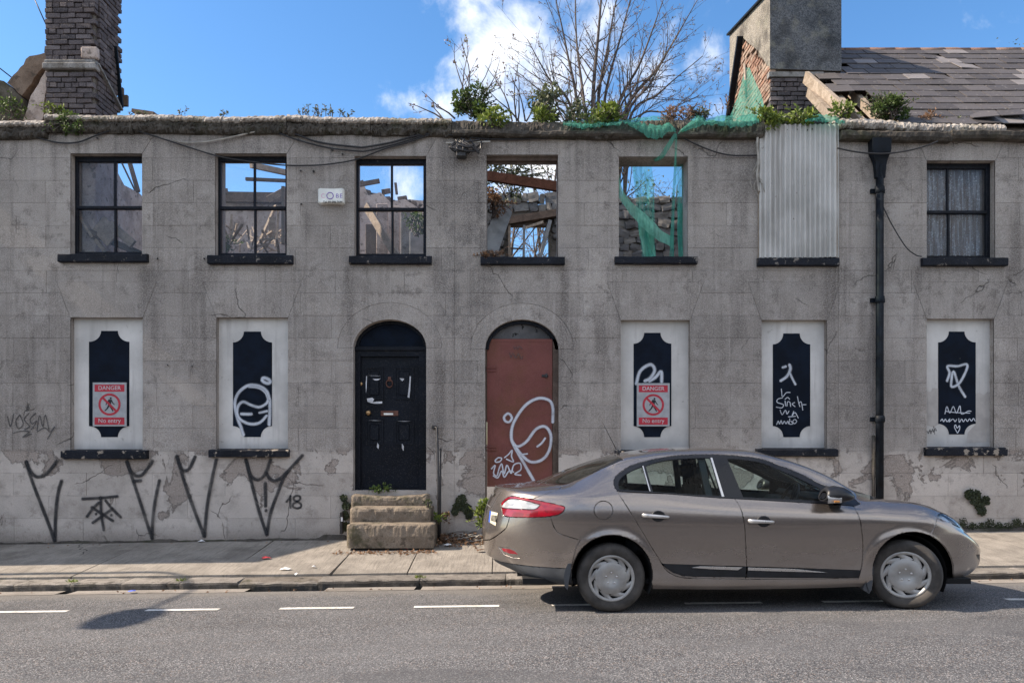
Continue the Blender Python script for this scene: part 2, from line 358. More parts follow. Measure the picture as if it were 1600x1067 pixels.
def mossy(name, a, c, moss=(.07, .075, .03), amt=.5, rv=False):
    b = NB(name); p = b.pos(); f = b.noise(p, 4.5, 6, .65); g = b.noise(p, 80, 3, .7)
    col = b.mix(b.mr(f, .3, .7), a, c); col = b.mix(b.mr(g, .4, .7, 0, .5), col, [q*.4 for q in a])
    col = b.mix(b.mr(b.noise(p, 2.2, 6, .7), .60-amt*.22, .66, 0, .85), col, moss)
    col = b.mix(b.mr(b.noise(p, 11, 4, .6), .56, .66, 0, .6), col, (.04, .035, .03))
    if rv: col = b.mix(b.mr(b.rand(), 0, 1, 0, .5, False), col, [q*.5 for q in a])
    return b.done(col, .95, b.bump(b.math('ADD', b.math('MULTIPLY', g, .5), f), .8, .02), spec=.2)
M['step'] = mossy('worn_step_stone', (.17, .14, .11), (.30, .25, .20), (.055, .055, .03), .55)
M['brown'] = mossy('brown_coping_stone', (.12, .085, .065), (.24, .18, .14), (.05, .045, .04), .4)
M['kerb'] = mossy('granite_kerb', (.20, .182, .165), (.36, .33, .295), (.12, .11, .085), .25, True)
M['kerb_face'] = mossy('shaded_kerb_face', (.06, .055, .05), (.15, .14, .13), (.04, .04, .03), .4, True)  # darker kerb copy: shade of the street-side face put into its colour
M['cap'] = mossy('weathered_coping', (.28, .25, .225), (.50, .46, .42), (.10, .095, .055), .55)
M['rot'] = mossy('shaded_gable_wall', (.05, .045, .04), (.13, .115, .10), (.04, .042, .025), .5)
M['mortar'] = mossy('old_mortar', (.12, .105, .09), (.22, .195, .17), (.05, .05, .03), .3)
M['plaster'] = mossy('stained_plaster', (.38, .31, .275), (.56, .48, .44), (.20, .15, .13), .55)
M['plaster_grey'] = mossy('grey_plaster', (.22, .215, .21), (.34, .33, .325), (.13, .12, .11), .6)
def masonry(name, cols, rough=.92, soot=.5):
    b = NB(name); p = b.pos(); r = b.rand(); n = b.n('ShaderNodeValToRGB'); b.L(r, n.inputs[0]); e = n.color_ramp.elements
    n.color_ramp.interpolation = 'LINEAR'
    for i, c in enumerate(cols):
        q = i/(len(cols)-1)
        el = e[0] if i == 0 else (e[-1] if i == len(cols)-1 else e.new(q)); el.position = q; el.color = tuple(c)+(1,)
    f = b.noise(p, 7, 5, .6); g = b.noise(p, 70, 4, .65)
    col = b.mix(b.mr(f, .40, .7, 0, soot), n.outputs[0], [q*.35 for q in cols[0]]); col = b.mix(b.mr(g, .4, .7, 0, .45), col, [min(1, q*1.5) for q in cols[-1]])
    return b.done(col, rough, b.bump(g, .7, .012), spec=.25)
M['brick_dark'] = masonry('sooty_brick', [(.05, .046, .052), (.11, .095, .10), (.075, .062, .064), (.16, .14, .145)])
M['brick_red'] = masonry('red_brick', [(.20, .10, .07), (.28, .145, .095), (.36, .28, .22), (.17, .085, .06), (.32, .25, .20)], soot=.6)
M['ridge'] = masonry('ridge_clay', [(.16, .09, .07), (.22, .13, .10), (.19, .14, .12)], soot=.6)
M['stone'] = masonry('rubble_stone', [(.10, .10, .105), (.17, .165, .16), (.23, .21, .185), (.13, .13, .135)], soot=.45)
M['slate'] = None
def slate():
    b = NB('roof_slate'); p = b.pos(); r = b.rand()
    c = b.mix(b.mr(r, 0, .86, 0, 1, False), (.056, .050, .050), (.090, .081, .080)); c = b.mix(b.mr(r, .92, .95), c, (.20, .185, .185))
    f = b.noise(b.pos((3, 14, 14)), 1, 5, .65); c = b.mix(b.mr(f, .48, .7, 0, .5), c, (.05, .046, .05)); g = b.noise(p, 16, 5, .7)
    c = b.mix(b.mr(g, .60, .68, 0, .8), c, (.22, .205, .19))
    return b.done(c, b.mr(f, .3, .7, .55, .8), b.bump(f, .4, .006), spec=.4)
M['slate'] = slate()
def paintchip(name, paint, under, amt=.5, rough=.45, sc=9, coat=None):
    b = NB(name); p = b.pos(); f = b.noise(p, sc, 7, .68); g = b.noise(p, 60, 3)
    k = b.mr(f, .66-.12*amt, .675-.12*amt); col = b.mix(k, b.mix(b.mr(b.noise(p, 3, 3), .3, .7), [q*.75 for q in paint], [q*1.3 for q in paint]), b.mix(g, [q*.6 for q in under], under))
    col = b.mix(b.mr(g, .5, .8, 0, .12), col, (.3, .28, .26))
    return b.done(col, b.mr(k, 0, 1, rough, .9), b.bump(b.math('SUBTRACT', g, b.math('MULTIPLY', k, 2)), .4, .004), spec=.14, coat=coat)
M['sill'] = paintchip('chipped_sill_paint', (.010, .012, .018), (.36, .31, .26), .70, .65)
M['sill2'] = paintchip('worn_sill_paint', (.010, .012, .018), (.20, .18, .165), .4, .65)
M['blackframe'] = paintchip('black_gloss_paint', (.006, .008, .014), (.06, .055, .05), .1, .5)
M['blackdoor'] = paintchip('black_door_paint', (.005, .007, .012), (.04, .04, .045), .08, .5, 6)
M['scuff'] = plain('bare_paint_scuff', (.55, .56, .60), .7, .25)
M['brass'] = plain('dull_brass', (.42, .27, .14), .4, .3, 30, .2, 90, .9)
M['iron'] = plain('dark_iron', (.035, .035, .038), .5, .4, 12, .3, 90, .3)
M['rustdoor'] = None
def rustdoor():
    b = NB('red_oxide_steel'); p = b.pos(); f = b.noise(p, 2.1, 6, .65); s_ = b.noise(b.pos((14, 14, 1.2)), 1, 4, .6); g = b.noise(p, 70, 3)
    c = b.mix(b.mr(f, .35, .65), (.135, .038, .032), (.18, .056, .046)); c = b.mix(b.mr(b.noise(p, 1.7, 5, .7), .42, .66, 0, .85), c, (.13, .048, .022)); c = b.mix(b.mr(s_, .58, .72, 0, .4), c, (.10, .04, .028))
    c = b.mix(b.mr(g, .45, .7, 0, .25), c, (.22, .10, .08)); c = b.mix(b.mr(b.noise(p, 24, 4, .7), .66, .7, 0, .8), c, (.07, .03, .02))
    return b.done(c, .62, b.bump(g, .3, .003), spec=.4)
M['rustdoor'] = rustdoor()
M['board'] = None
def board():
    b = NB('white_window_board'); p = b.pos(); f = b.noise(p, 1.4, 5, .6); g = b.noise(p, 120, 3, .6); z = b.xyz(p)[2]
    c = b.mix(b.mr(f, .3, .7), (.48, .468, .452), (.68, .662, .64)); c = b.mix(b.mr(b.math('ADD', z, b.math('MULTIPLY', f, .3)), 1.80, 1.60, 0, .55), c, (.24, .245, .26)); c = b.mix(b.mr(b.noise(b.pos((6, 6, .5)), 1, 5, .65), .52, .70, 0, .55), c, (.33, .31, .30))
    c = b.mix(b.mr(g, .5, .75, 0, .3), c, (.40, .38, .37))
    c = b.mix(b.mr(b.rand(), 0, 1, 0, .22, False), c, (.38, .36, .335)); c = b.mix(b.mr(b.noise(p, 9, 6, .7), .63, .68, 0, .5), c, (.25, .235, .22))
    return b.done(c, .75, b.bump(g, .25, .003), spec=.3)
M['board'] = board()
M['overpaint'] = plain('grey_overpaint', (.40, .375, .355), .8, .12, 7, .2)
M['panelblack'] = plain('painted_black_panel', (.006, .010, .019), .75, .3, 5, .2, 120, 0, .1)
M['tympanum'] = paintchip('grey_board', (.10, .10, .105), (.03, .03, .03), .5, .8)
M['sign_grey'] = plain('sign_plastic', (.34, .35, .37), .55, .12, 12, .1)
M['sign_red'] = plain('sign_red', (.42, .025, .045), .5, .2, 20, .1)
M['sign_black'] = plain('sign_black', (.015, .016, .02), .5, .2)
M['sign_white'] = plain('sign_white_lettering', (.5, .48, .5), .5, .1)
M['white'] = plain('white_plastic', (.72, .73, .70), .4, .1, 8, .1)
M['violet'] = plain('violet_print', (.22, .14, .45), .5, .1)
M['pink'] = plain('faded_pink_print', (.65, .35, .5), .5, .1)
M['pipe'] = plain('black_cast_iron', (.007, .010, .015), .6, .4, 10, .35, 70, 0, .14)
M['cable'] = plain('black_cable', (.02, .02, .023), .5, .3)
M['cable_pale'] = plain('faded_cable', (.30, .28, .25), .6, .3)
M['timber'] = None
def timber(name, a, c, rv=.4):
    b = NB(name); p = b.pos(); f = b.noise(b.pos((5, 5, 5)), 1, 5, .65, 1.5); g = b.noise(p, 60, 4, .7)
    col = b.mix(b.mr(f, .3, .7), a, c); col = b.mix(b.mr(g, .45, .7, 0, .55), col, [q*.4 for q in a]); col = b.mix(b.mr(b.rand(), 0, 1, 0, rv, False), col, (.12, .095, .075))
    return b.done(col, .85, b.bump(g, .5, .006), spec=.25)
M['timber'] = timber('weathered_timber', (.27, .215, .165), (.48, .40, .325))
M['timber_dark'] = timber('charred_timber', (.07, .05, .042), (.15, .11, .09), .3)
M['timber_red'] = timber('dark_red_beam', (.10, .045, .035), (.17, .08, .06), .1)
M['asbestos'] = plain('grey_sheet', (.26, .27, .28), .8, .25, 6, .3)
def corrugated():
    b = NB('galvanised_sheet'); p = b.pos(); f = b.noise(p, 1.5, 5, .6); s_ = b.noise(b.pos((7, 7, .5)), 1, 5, .6)
    c = b.mix(b.mr(f, .3, .7), (.40, .39, .37), (.56, .55, .53)); c = b.mix(b.mr(s_, .5, .72, 0, .55), c, (.23, .21, .19)); c = b.mix(b.mr(b.noise(p, 12, 4, .7), .68, .72, 0, .9), c, (.09, .06, .04))
    return b.done(c, .62, b.bump(b.noise(p, 90, 3), .2, .003), .15, spec=.4)
M['corr'] = corrugated()
def glass(name, tint, refl=.06, dirt=.0, dirtcol=(.45, .45, .5), rough=.02):
    b = NB(name); p = b.pos(); b.nt.nodes.remove(b.b)
    t = b.n('ShaderNodeBsdfTransparent'); t.inputs[0].default_value = tuple(tint)+(1,)
    g = b.n('ShaderNodeBsdfGlossy'); g.inputs['Roughness'].default_value = rough; g.inputs[0].default_value = (1, 1, 1, 1)
    fr = b.n('ShaderNodeFresnel'); fr.inputs[0].default_value = 1.5
    m1 = b.n('ShaderNodeMixShader'); b.L(b.math('ADD', fr.outputs[0], refl), m1.inputs[0]); b.L(t.outputs[0], m1.inputs[1]); b.L(g.outputs[0], m1.inputs[2])
    last = m1.outputs[0]
    if dirt:
        d = b.n('ShaderNodeBsdfDiffuse'); d.inputs[0].default_value = tuple(dirtcol)+(1,)
        m2 = b.n('ShaderNodeMixShader'); b.L(b.mr(b.noise(p, 2.3, 6, .65), .3, .75, dirt*.25, dirt), m2.inputs[0]); b.L(last, m2.inputs[1]); b.L(d.outputs[0], m2.inputs[2]); last = m2.outputs[0]
    b.L(last, b.out.inputs[0]); return b.m
M['pane'] = glass('dirty_window_pane', (.92, .94, .97), -.015, .10)
M['carglass'] = glass('tinted_car_glass', (.80, .90, .86), -.035, .02, (.3, .3, .28))
M['carglass_dark'] = glass('dark_car_glass', (.16, .19, .18), -.015, .08, (.3, .3, .27))
M['lens'] = glass('clear_lens', (.9, .93, .97), .05)
def alphamat(name, col, soft=1.0, rough=.7, noisy=.25):
    b = NB(name); p = b.pos(); b.inp(b.b.inputs['Base Color'], col); b.b.inputs['Roughness'].default_value = rough
    t = b.n('ShaderNodeBsdfTransparent'); m = b.n('ShaderNodeMixShader')
    a = b.math('MULTIPLY', b.attr('alpha'), b.mr(b.noise(p, 140, 2), .3, .6, 1-noisy, 1)); a = b.math('MULTIPLY', a, b.mr(b.noise(p, 5, 3), .3, .6, .72, 1))
    b.L(a, m.inputs[0]); b.L(t.outputs[0], m.inputs[1]); b.L(b.b.outputs[0], m.inputs[2]); b.L(m.outputs[0], b.out.inputs[0]); return b.m
M['spray_black'] = alphamat('black_spray', (.012, .013, .017))
M['spray_white'] = alphamat('white_spray', (.62, .66, .74))
M['spray_pen'] = alphamat('dark_marker', (.05, .048, .05), noisy=.6)
def netmat(name='green_debris_net', c1=(.035, .24, .19), c2=(.12, .42, .32), lo=.40, hi=.78):
    b = NB(name); p = b.pos(); b.inp(b.b.inputs['Base Color'], b.mix(b.noise(p, 3, 3), c1, c2)); b.b.inputs['Roughness'].default_value = .6
    tr = b.n('ShaderNodeBsdfTranslucent'); tr.inputs[0].default_value = (.08, .5, .36, 1)
    m0 = b.n('ShaderNodeMixShader'); m0.inputs[0].default_value = .45; b.L(b.b.outputs[0], m0.inputs[1]); b.L(tr.outputs[0], m0.inputs[2])
    t = b.n('ShaderNodeBsdfTransparent'); t.inputs[0].default_value = (.8, 1, .95, 1)
    wv = b.noise(b.pos((22, 22, 1.2)), 1, 2); m = b.n('ShaderNodeMixShader'); b.L(b.mr(wv, .3, .7, lo, hi), m.inputs[0]); b.L(t.outputs[0], m.inputs[1]); b.L(m0.outputs[0], m.inputs[2]); b.L(m.outputs[0], b.out.inputs[0]); return b.m
M['net'] = netmat(); M['net_sunlit'] = netmat('sunlit_debris_net', (.20, .58, .44), (.36, .72, .56), .50, .88); M['net_thin'] = netmat('thin_debris_net', (.10, .42, .36), (.2, .55, .48), .18, .55)  # pale copy: denser weave, colours lightened to stand in for sunlight on it
def leafmat(name, a, c, d=None):
    b = NB(name); t = b.attr('tone'); col = b.mix(b.mr(t, 0, 1, 0, 1, False), a, c)
    if d: col = b.mix(b.mr(t, .86, .9), col, d)
    b.inp(b.b.inputs['Base Color'], col); b.b.inputs['Roughness'].default_value = .55
    tr = b.n('ShaderNodeBsdfTranslucent'); b.L(col, tr.inputs[0]); m = b.n('ShaderNodeMixShader'); m.inputs[0].default_value = .3
    b.L(b.b.outputs[0], m.inputs[1]); b.L(tr.outputs[0], m.inputs[2]); b.L(m.outputs[0], b.out.inputs[0]); return b.m
M['ivy'] = leafmat('ivy_leaf', (.025, .045, .015), (.11, .17, .035))
M['bright'] = leafmat('young_leaf', (.06, .10, .02), (.24, .30, .05))
M['grey_leaf'] = leafmat('dull_leaf', (.05, .065, .035), (.15, .17, .09))
M['dead'] = leafmat('dead_leaf', (.13, .07, .04), (.32, .19, .11))
M['moss'] = leafmat('moss_tuft', (.015, .022, .01), (.05, .065, .022))
M['bark'] = plain('branch_bark', (.085, .070, .064), .85, .4, 9, .4, 60)
M['bud'] = plain('leaf_bud', (.26, .17, .14), .8, .3)
M['paper'] = plain('litter_paper', (.75, .75, .75), .7, .1)
M['redlitter'] = plain('red_wrapper', (.55, .05, .06), .5, .1)
M['bluelitter'] = plain('blue_wrapper', (.10, .15, .6), .5, .1)
M['marking'] = paintchip('road_paint', (.62, .60, .56), (.2, .19, .18), .55, .7, 30)
# ================================================================== GROUND
def clampx(x): return max(-30.0, min(30.0, x))
def lerp_table(t, x):
    if x <= t[0][0]: return t[0][1]
    for (a, b), (c, d) in zip(t, t[1:]):
        if x <= c: return b + (d - b) * (x - a) / (c - a)
    return t[-1][1]
CAMBER = [(-20, -.10), (-14.5, -.05), (-11, .03), (-7, .05), (-3.96, 0), (-2.5, -.036), (-2.26, -.045), (-2.0, -.045)]
def road_z(x, y): return .0125 * (clampx(x) - .92) + lerp_table(CAMBER, y)
KERB_Y = -2.26
def pave_z(x, y):
    x = clampx(x); zk = .03 + .0122 * x; zw = .23 + .0138 * x
    return zk + (zw - zk) * (y - KERB_Y) / -KERB_Y
g = MB()
for (x0, x1, y0, y1) in ((-900, 900, -900, 900),): g.quad((x0, y0, -.75), (x1, y0, -.75), (x1, y1, -.75), (x0, y1, -.75))
setp(g.build('ground', M['mortar']), kind='structure')
g = MB(); g.quad((-40, .25, -.3), (40, .25, .3), (40, 60, .3), (-40, 60, -.3)); setp(g.build('yard', M['mortar']), kind='structure')
XS = [-60, -30] + [-28 + 2*i for i in range(29)] + [30, 60]
def sheet(ys, zf):
    m = MB(); m.grid([[(x, y, zf(x, y)) for y in ys] for x in XS][::-1], smooth=True); return m
road = setp(sheet([-14.3, -12.5, -11, -9, -7, -5.5, -3.96, -3.2, -2.47], road_z).build('road', M['asphalt']), kind='structure')
setp(sheet([-18, -14.3], lambda x, y: road_z(x, y) + .11).build('far_pavement', M['pave']), kind='structure')
for i in range(28):                                                      # pale concrete channel along the kerb
    x0 = -14 + i + rnd.uniform(-.1, .1); m = MB(); x1 = x0 + 1.0
    if -3.2 < x0 < -2.2: continue
    e0, e1 = rnd.uniform(-.05, .04), rnd.uniform(-.05, .04)
    m.quad((x0, -2.5 + e0, road_z(x0, -2.5) + .004), (x1, -2.5 + e1, road_z(x1, -2.5) + .004), (x1, -2.2, road_z(x1, -2.26) + .004), (x0, -2.2, road_z(x0, -2.26) + .004))
    m.build('channel_strip', M['gutterc'], road)
def mark_x(px): return (px - 800) * 7.81 / FPX
for a, b_ in ((-190, -80), (-40, 105), (228, 342), (437, 553), (647, 780), (862, 978), (1070, 1190), (1285, 1400), (1572, 1690)):
    m = MB(); n = 10; x0, x1 = mark_x(a), mark_x(b_); P = []
    for i in range(n + 1):
        x = x0 + (x1 - x0) * i / n; w = .047 + rnd.uniform(-.004, .004); y = -3.55
        P.append([(x, y - w, road_z(x, y - w) + .005), (x, y + w, road_z(x, y + w) + .005)])
    m.grid(P[::-1], smooth=False); m.build('road_marking', M['marking'], road)
# pavement cast in bays, with granite kerb stones
pave = thing('pavement', (0, -1.1, .1), kind='structure')
sheet([-2.2, .3], lambda x, y: pave_z(x, y) - .028).build('bedding', M['mortar'], pave)
bx = [(-60-800)*10.2/FPX - 6, -60, 165, 385, 540, 648, 770, 905, 1040, 1180, 1330, 1480, 1620, 1780]
bx = [bx[0]] + [(p - 800) * 10.2 / FPX for p in bx[1:]] + [16]
for a, b_ in zip(bx, bx[1:]):
    m = MB(); P = []; x0, x1 = a + .006, b_ - .006; n = max(2, int((x1-x0)/.12)); sk = rnd.uniform(-.02, .02); dz = rnd.uniform(-.003, .003)
    ys = [-1.955, -1.6, -1.2, -.8, -.4, -.1, .02]
    for i in range(n + 1):
        x = x0 + (x1-x0)*i/n; P.append([(x + sk*(y+1), y, pave_z(x, y) + dz + .006*noise.noise((x*1.3, y*1.3, 3))) for y in ys])
    I = m.grid(P[::-1], smooth=True)
    for row in ([r_[0] for r_ in I], I[0], I[-1]):
        hi = [m.vert(m.v[j]) for j in row]; lo = [m.vert((m.v[j][0], m.v[j][1], m.v[j][2]-.06)) for j in row]
        for i in range(len(row)-1): m.face((hi[i], lo[i], lo[i+1], hi[i+1]))
    m.build('pavement_bay', M['pave'], pave, fixn=False)
kx = [-160, -60, 20, 108, 187, 260, 279, 370, 496, 655, 790, 940, 1080, 1215, 1350, 1490, 1600, 1720, 1850]
kx = [-13, -11.5, -10.2, -9] + [(p - 800) * 9.1 / FPX for p in kx] + [9, 10.2, 11.4, 12.6]; kx = sorted(kx)
for a, b_ in zip(kx, kx[1:]):
    bm = bmesh.new(); L = b_ - a - .008; n = max(3, int(L/.05))
    low = -.022 if (a < -2.5 and b_ > -3.1) else 0
    P = []
    prof = [(-2.262, -.20), (-2.262, -.035), (-2.252, -.012), (-2.232, 0), (-1.96, .004), (-1.96, -.12)]
    for i in range(n + 1):
        x = a + .004 + L*i/n; e = .010 if i in (0, n) else 0
        P.append([(x, y + e*(1 if k < 3 else 0) + (.012*noise.noise((x*7, y*9, z*20)) if k < 4 else 0), pave_z(x, KERB_Y) + z + low - e*.6*(1 if k > 1 else 0) + (.009*noise.noise((x*8, y*8, 2+z)) if 0 < k < 5 else 0)) for k, (y, z) in enumerate(prof)])
    bm.free(); m = MB(); I = m.grid(P, smooth=False); m.face(I[0]); m.face(I[-1][::-1])
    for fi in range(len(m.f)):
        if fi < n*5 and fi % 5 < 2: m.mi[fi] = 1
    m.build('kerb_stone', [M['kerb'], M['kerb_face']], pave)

# ================================================================== FACADE
XL, XA, XB, XR = -9.3, wx(710), wx(1310), 9.6
houseA = thing('derelict_house', (wx(360), .2, .1), 'roofless grey house with black arched door, left of the pair', 'house', 'derelict terraced houses')
houseB = thing('derelict_house', (wx(1010), .2, .15), 'roofless grey house with red steel door and corrugated sheet over one window', 'house', 'derelict terraced houses')
houseC = thing('slate_roofed_house', (wx(1480), .2, .2), 'grey house with damaged slate roof, rendered chimney and lace curtained window', 'house')
OPEN = {  # photo pixels: x0, x1, y top, y bottom
    'U1': (110, 222, 240, 398), 'U2': (336, 448, 240, 400), 'U3': (554, 666, 244, 401), 'U4': (760, 872, 242, 403), 'U5': (967, 1075, 245, 403), 'U7': (1448, 1555, 251, 404),
    'L1': (110, 223, 496, 703), 'L2': (338, 450, 496, 702), 'L5': (970, 1078, 500, 704), 'L6': (1190, 1292, 500, 702), 'L7': (1448, 1553, 498, 699)}
def oprect(k):
    a, b_, c, d = OPEN[k]; return wx(a), wx(b_), wz(d), wz(c)
def arch_poly(cx, a, b_, zs, zb, n=14):
    p = [(cx - a, zb), (cx + a, zb)]
    p += [(cx + a*math.cos(math.pi*i/n), zs + b_*math.sin(math.pi*i/n)) for i in range(n + 1)]
    return p
px2 = 1/110.035
D1 = dict(cx=wx(609), zs=wz(543), a=57*px2, b=44*px2, zb=wz(766), A=81*px2, B=70*px2)
D2 = dict(cx=wx(815.5), zs=wz(545), a=57.5*px2, b=46*px2, zb=wz(790), A=80*px2, B=71*px2)
holes = [rect(x0, z0, x1, z1) for x0, x1, z0, z1 in map(oprect, OPEN)] + [arch_poly(d['cx'], d['a'], d['b'], d['zs'], d['zb']) for d in (D1, D2)]
def headz(x): return wz(207 + 16*(x - wx(0))/(wx(1600) - wx(0)))
WALL = {}
for root, x0, x1 in ((houseA, XL, XA), (houseB, XA, XB), (houseC, XB, XR)):
    polys = [[(x0, -.6), (x1, -.6), (x1, headz(x1)), (x0, headz(x0))]]
    for h in holes: polys = minus(polys, h)
    m = MB()
    for p in polys: m.prism(p, .006, .42)
    WALL[root] = m.build('wall', M['stucco'], root)
def owner(x): return houseA if x < XA else houseB if x < XB else houseC
# splayed lintels
lintels = []
for k in OPEN:
    x0, x1, z0, z1 = oprect(k); zt = wz(211) if k[0] == 'U' else wz(441); f = (18 if k[0] == 'U' else 21)*px2
    lintels.append([(x0, z1), (x1, z1), (x1 + f, zt), (x0 - f, zt)])
for p in lintels:
    m = MB(); c = sum(q[0] for q in p)/4; m.prism([(q[0], q[1]) for q in p], -.0015, .02)
    m.build('lintel', M['stucco'], WALL[owner(c)])
def grow(p, e):
    cx = sum(q[0] for q in p)/len(p); cz = sum(q[1] for q in p)/len(p); o = []
    for x, z in p:
        d = Vector((x-cx, z-cz)); d *= (d.length + e*1.4)/d.length; o.append((cx+d.x, cz+d.y))
    return o
arcs = []
for d, root in ((D1, houseA), (D2, houseB)):
    n = 22; m = MB(); inn = [(d['cx'] + d['a']*math.cos(math.pi*i/n), d['zs'] + d['b']*math.sin(math.pi*i/n)) for i in range(n+1)]
    outp = [(d['cx'] + d['A']*math.cos(math.pi*i/n), d['zs'] + d['B']*math.sin(math.pi*i/n)) for i in range(n+1)]
    for i in range(n): m.prism([inn[i], outp[i], outp[i+1], inn[i+1]], -.002, .02)
    m.build('arch_surround', M['stucco'], WALL[root])
    arcs.append([(d['cx'] + (d['A']+.006)*math.cos(math.pi*i/n), d['zs'] - .006*(i in (0, n)) + (d['B']+.006)*math.sin(math.pi*i/n)) for i in range(n+1)])
rows = [-.35] + [wz(493 + 35.15*k) for k in range(10, -9, -1)]
G = .0017
for ri, (za, zb_) in enumerate(zip(rows, rows[1:])):
    x = XL + (.15 if ri % 2 else .65); edges = [XL]
    while x < XR: edges.append(x + rnd.uniform(-.05, .05)); x += 1.02
    edges.append(XR)
    for hb in (XA, XB):
        edges = [e for e in edges if abs(e - hb) > .12] + [hb]
    edges = sorted(e for e in edges)
    for a, b_ in zip(edges, edges[1:]):
        if b_ - a < .05: continue
        polys = [rect(a + G, za + G, b_ - G, zb_ - G)]
        if zb_ > 5.7:
            polys = [halfclip(polys[0], (a, headz(a)), (b_, headz(b_)), False)]
        for h in holes: polys = minus(polys, h)
        for h in lintels: polys = minus(polys, grow(h, .005))
        for h in arcs: polys = minus(polys, h)
        polys = [p for p in polys if area(p) > .0008]
        if not polys: continue
        yf = rnd.uniform(-.004, .0015); m = MB()
        for p in polys: m.prism(p, yf, .02)
        m.build('render_block', M['stucco'], WALL[owner((a+b_)/2)])

# ---------------------------------------------------------------- sills
def sill(root, a, b_, t, bt, mat, proud=.085, ends=.3):
    x0, x1, z1, z0 = wx(a), wx(b_), wz(t), wz(bt); m = MB(); n = 18; P = []
    for i in range(n + 1):
        x = x0 + (x1-x0)*i/n; q = []
        for k, (y, z) in enumerate(((.10, z0), (-proud+.012, z0), (-proud, z0+.012), (-proud, z1-.02), (-proud+.015, z1-.006), (.10, z1+.012))):
            e = .5 if 0 < k < 5 else 0
            q.append((x, y + e*.011*noise.noise((x*9, y*7+k, z*9)), z + e*.012*noise.noise((x*11+4, y*5, z*7+k))))
        P.append(q)
    I = m.grid(P, smooth=False); m.face(I[0]); m.face(I[-1][::-1]); m.build('window_sill', mat, root)
for root, a, b_, t, bt, mt in ((houseA, 95, 233, 398, 411, 'sill2'), (houseA, 327, 459, 400, 414, 'sill2'), (houseA, 547, 675, 401, 414, 'sill2'), (houseB, 751, 882, 402.5, 415, 'sill2'), (houseB, 960, 1088, 402, 414, 'sill2'),
                               (houseB, 1182, 1308, 404, 417, 'sill2'), (houseC, 1438, 1570, 404, 417, 'sill2'), (houseA, 100, 233, 703, 717, 'sill'), (houseA, 329, 453, 702, 714, 'sill'),
                               (houseB, 960, 1088, 704, 716, 'sill'), (houseB, 1180, 1306, 701, 713, 'sill2'), (houseC, 1443, 1569, 699, 712, 'sill')):
    sill(root, a, b_, t, bt, M[mt])

# ---------------------------------------------------------------- sash windows with panes
def sash(root, k, meet, split, yb=.12):
    x0, x1, z0, z1 = oprect(k); x0 -= .05; x1 += .05; z1 += .01; m = MB(); fw = .085; yd = yb + .06
    zm = wz(meet) ; xs = wx(split) * 1.0
    m.bevbox((x0, yb, z0), (x0+fw, yd, z1), .006); m.bevbox((x1-fw-.02, yb, z0), (x1, yd, z1), .006)
    m.bevbox((x0+fw-.005, yb+.002, z1-.085), (x1-fw-.015, yd-.002, z1-.002), .006); m.bevbox((x0+fw-.005, yb+.003, z0), (x1-fw-.015, yd-.003, z0+.07), .006)
    m.bevbox((x0+fw-.005, yb-.012, zm-.022), (x1-fw-.015, yd-.004, zm+.022), .006)
    m.bevbox((xs-.016, yb+.012, zm+.02), (xs+.016, yd-.012, z1-.08), .004); m.bevbox((xs-.006, yb+.006, z0+.065), (xs+.026, yd-.018, zm-.02), .004)
    w = m.build('window', M['blackframe'], root)
    gx0, gx1 = x0+fw-.01, x1-fw-.01
    for (a, b_, c, d) in ((gx0, xs, zm, z1-.08), (xs, gx1, zm, z1-.08), (gx0, xs+.01, z0+.06, zm), (xs+.01, gx1, z0+.06, zm)):
        g = MB(); y = yb + .034 + rnd.uniform(-.001, .001); g.quad((a, y, c), (b_, y, c), (b_, y+.002, d), (a, y+.002, d)); g.build('pane', M['pane'], w)
    return w
sash(houseA, 'U1', 320.8, 172); sash(houseA, 'U2', 321.5, 393); sash(houseA, 'U3', 323.5, 610); sash(houseC, 'U7', 328, 1489)
# fourth and fifth windows have lost their sashes
x0, x1, z0, z1 = oprect('U4'); m = MB()
m.beam((x0-.05, .12, z1-.02), (x1+.05, .12, z1-.02), .09, .075); m.beam((x1+.02, .13, z0), (x1+.02, .13, z1), .07, .05); m.beam((x0-.045, .13, z0), (x0-.045, .13, z1), .07, .05)
m.build('window_frame', M['timber_dark'], houseB)
x0, x1, z0, z1 = oprect('U5'); m = MB(); m.beam((x1+.045, .16, z0), (x1+.045, .16, z1-.15), .07, .06); m.beam((x0-.05, .16, z0), (x0-.05, .16, z1), .07, .06); m.build('window_frame', M['timber_dark'], houseB)
# lace curtain and dark room behind the last window
x0, x1, z0, z1 = oprect('U7'); b = NB('lace_curtain'); p = b.pos(); lace = b.vor(b.pos((1, 1, 1)), 30); st = b.noise(b.pos((30, 1, 2.2)), 1, 3)
b.inp(b.b.inputs['Base Color'], (.62, .68, .76)); tr = b.n('ShaderNodeBsdfTransparent'); ms = b.n('ShaderNodeMixShader'); b.L(b.math('MULTIPLY', b.mr(lace, .10, .45, .95, .45), b.mr(st, .36, .62, .22, 1)), ms.inputs[0]); b.L(tr.outputs[0], ms.inputs[1]); b.L(b.b.outputs[0], ms.inputs[2]); b.L(ms.outputs[0], b.out.inputs[0]); M['lace'] = b.m
ct = thing('lace_curtain', ((x0+x1)/2, .24, z0), 'pair of white lace curtains hanging behind the sash window', 'curtain')
for a, b_ in ((x0-.02, (x0+x1)/2+.0), ((x0+x1)/2-.0, x1-.06)):
    m = MB(); m.grid([[(a + (b_-a)*i/40, .24 + .018*math.sin(i*1.3+.5*math.sin(i*.4)) + .01*math.sin(z*5+i), z) for z in [z0 + (z1-z0)*j/8 for j in range(9)]] for i in range(41)][::-1]); m.build('curtain', M['lace'], ct)
m = MB(); m.box((x0-.6, .42, z0-.5), (x1+.6, 3.0, z1+.12)); rm = m.build('room_lining', M['timber_dark'], houseC)

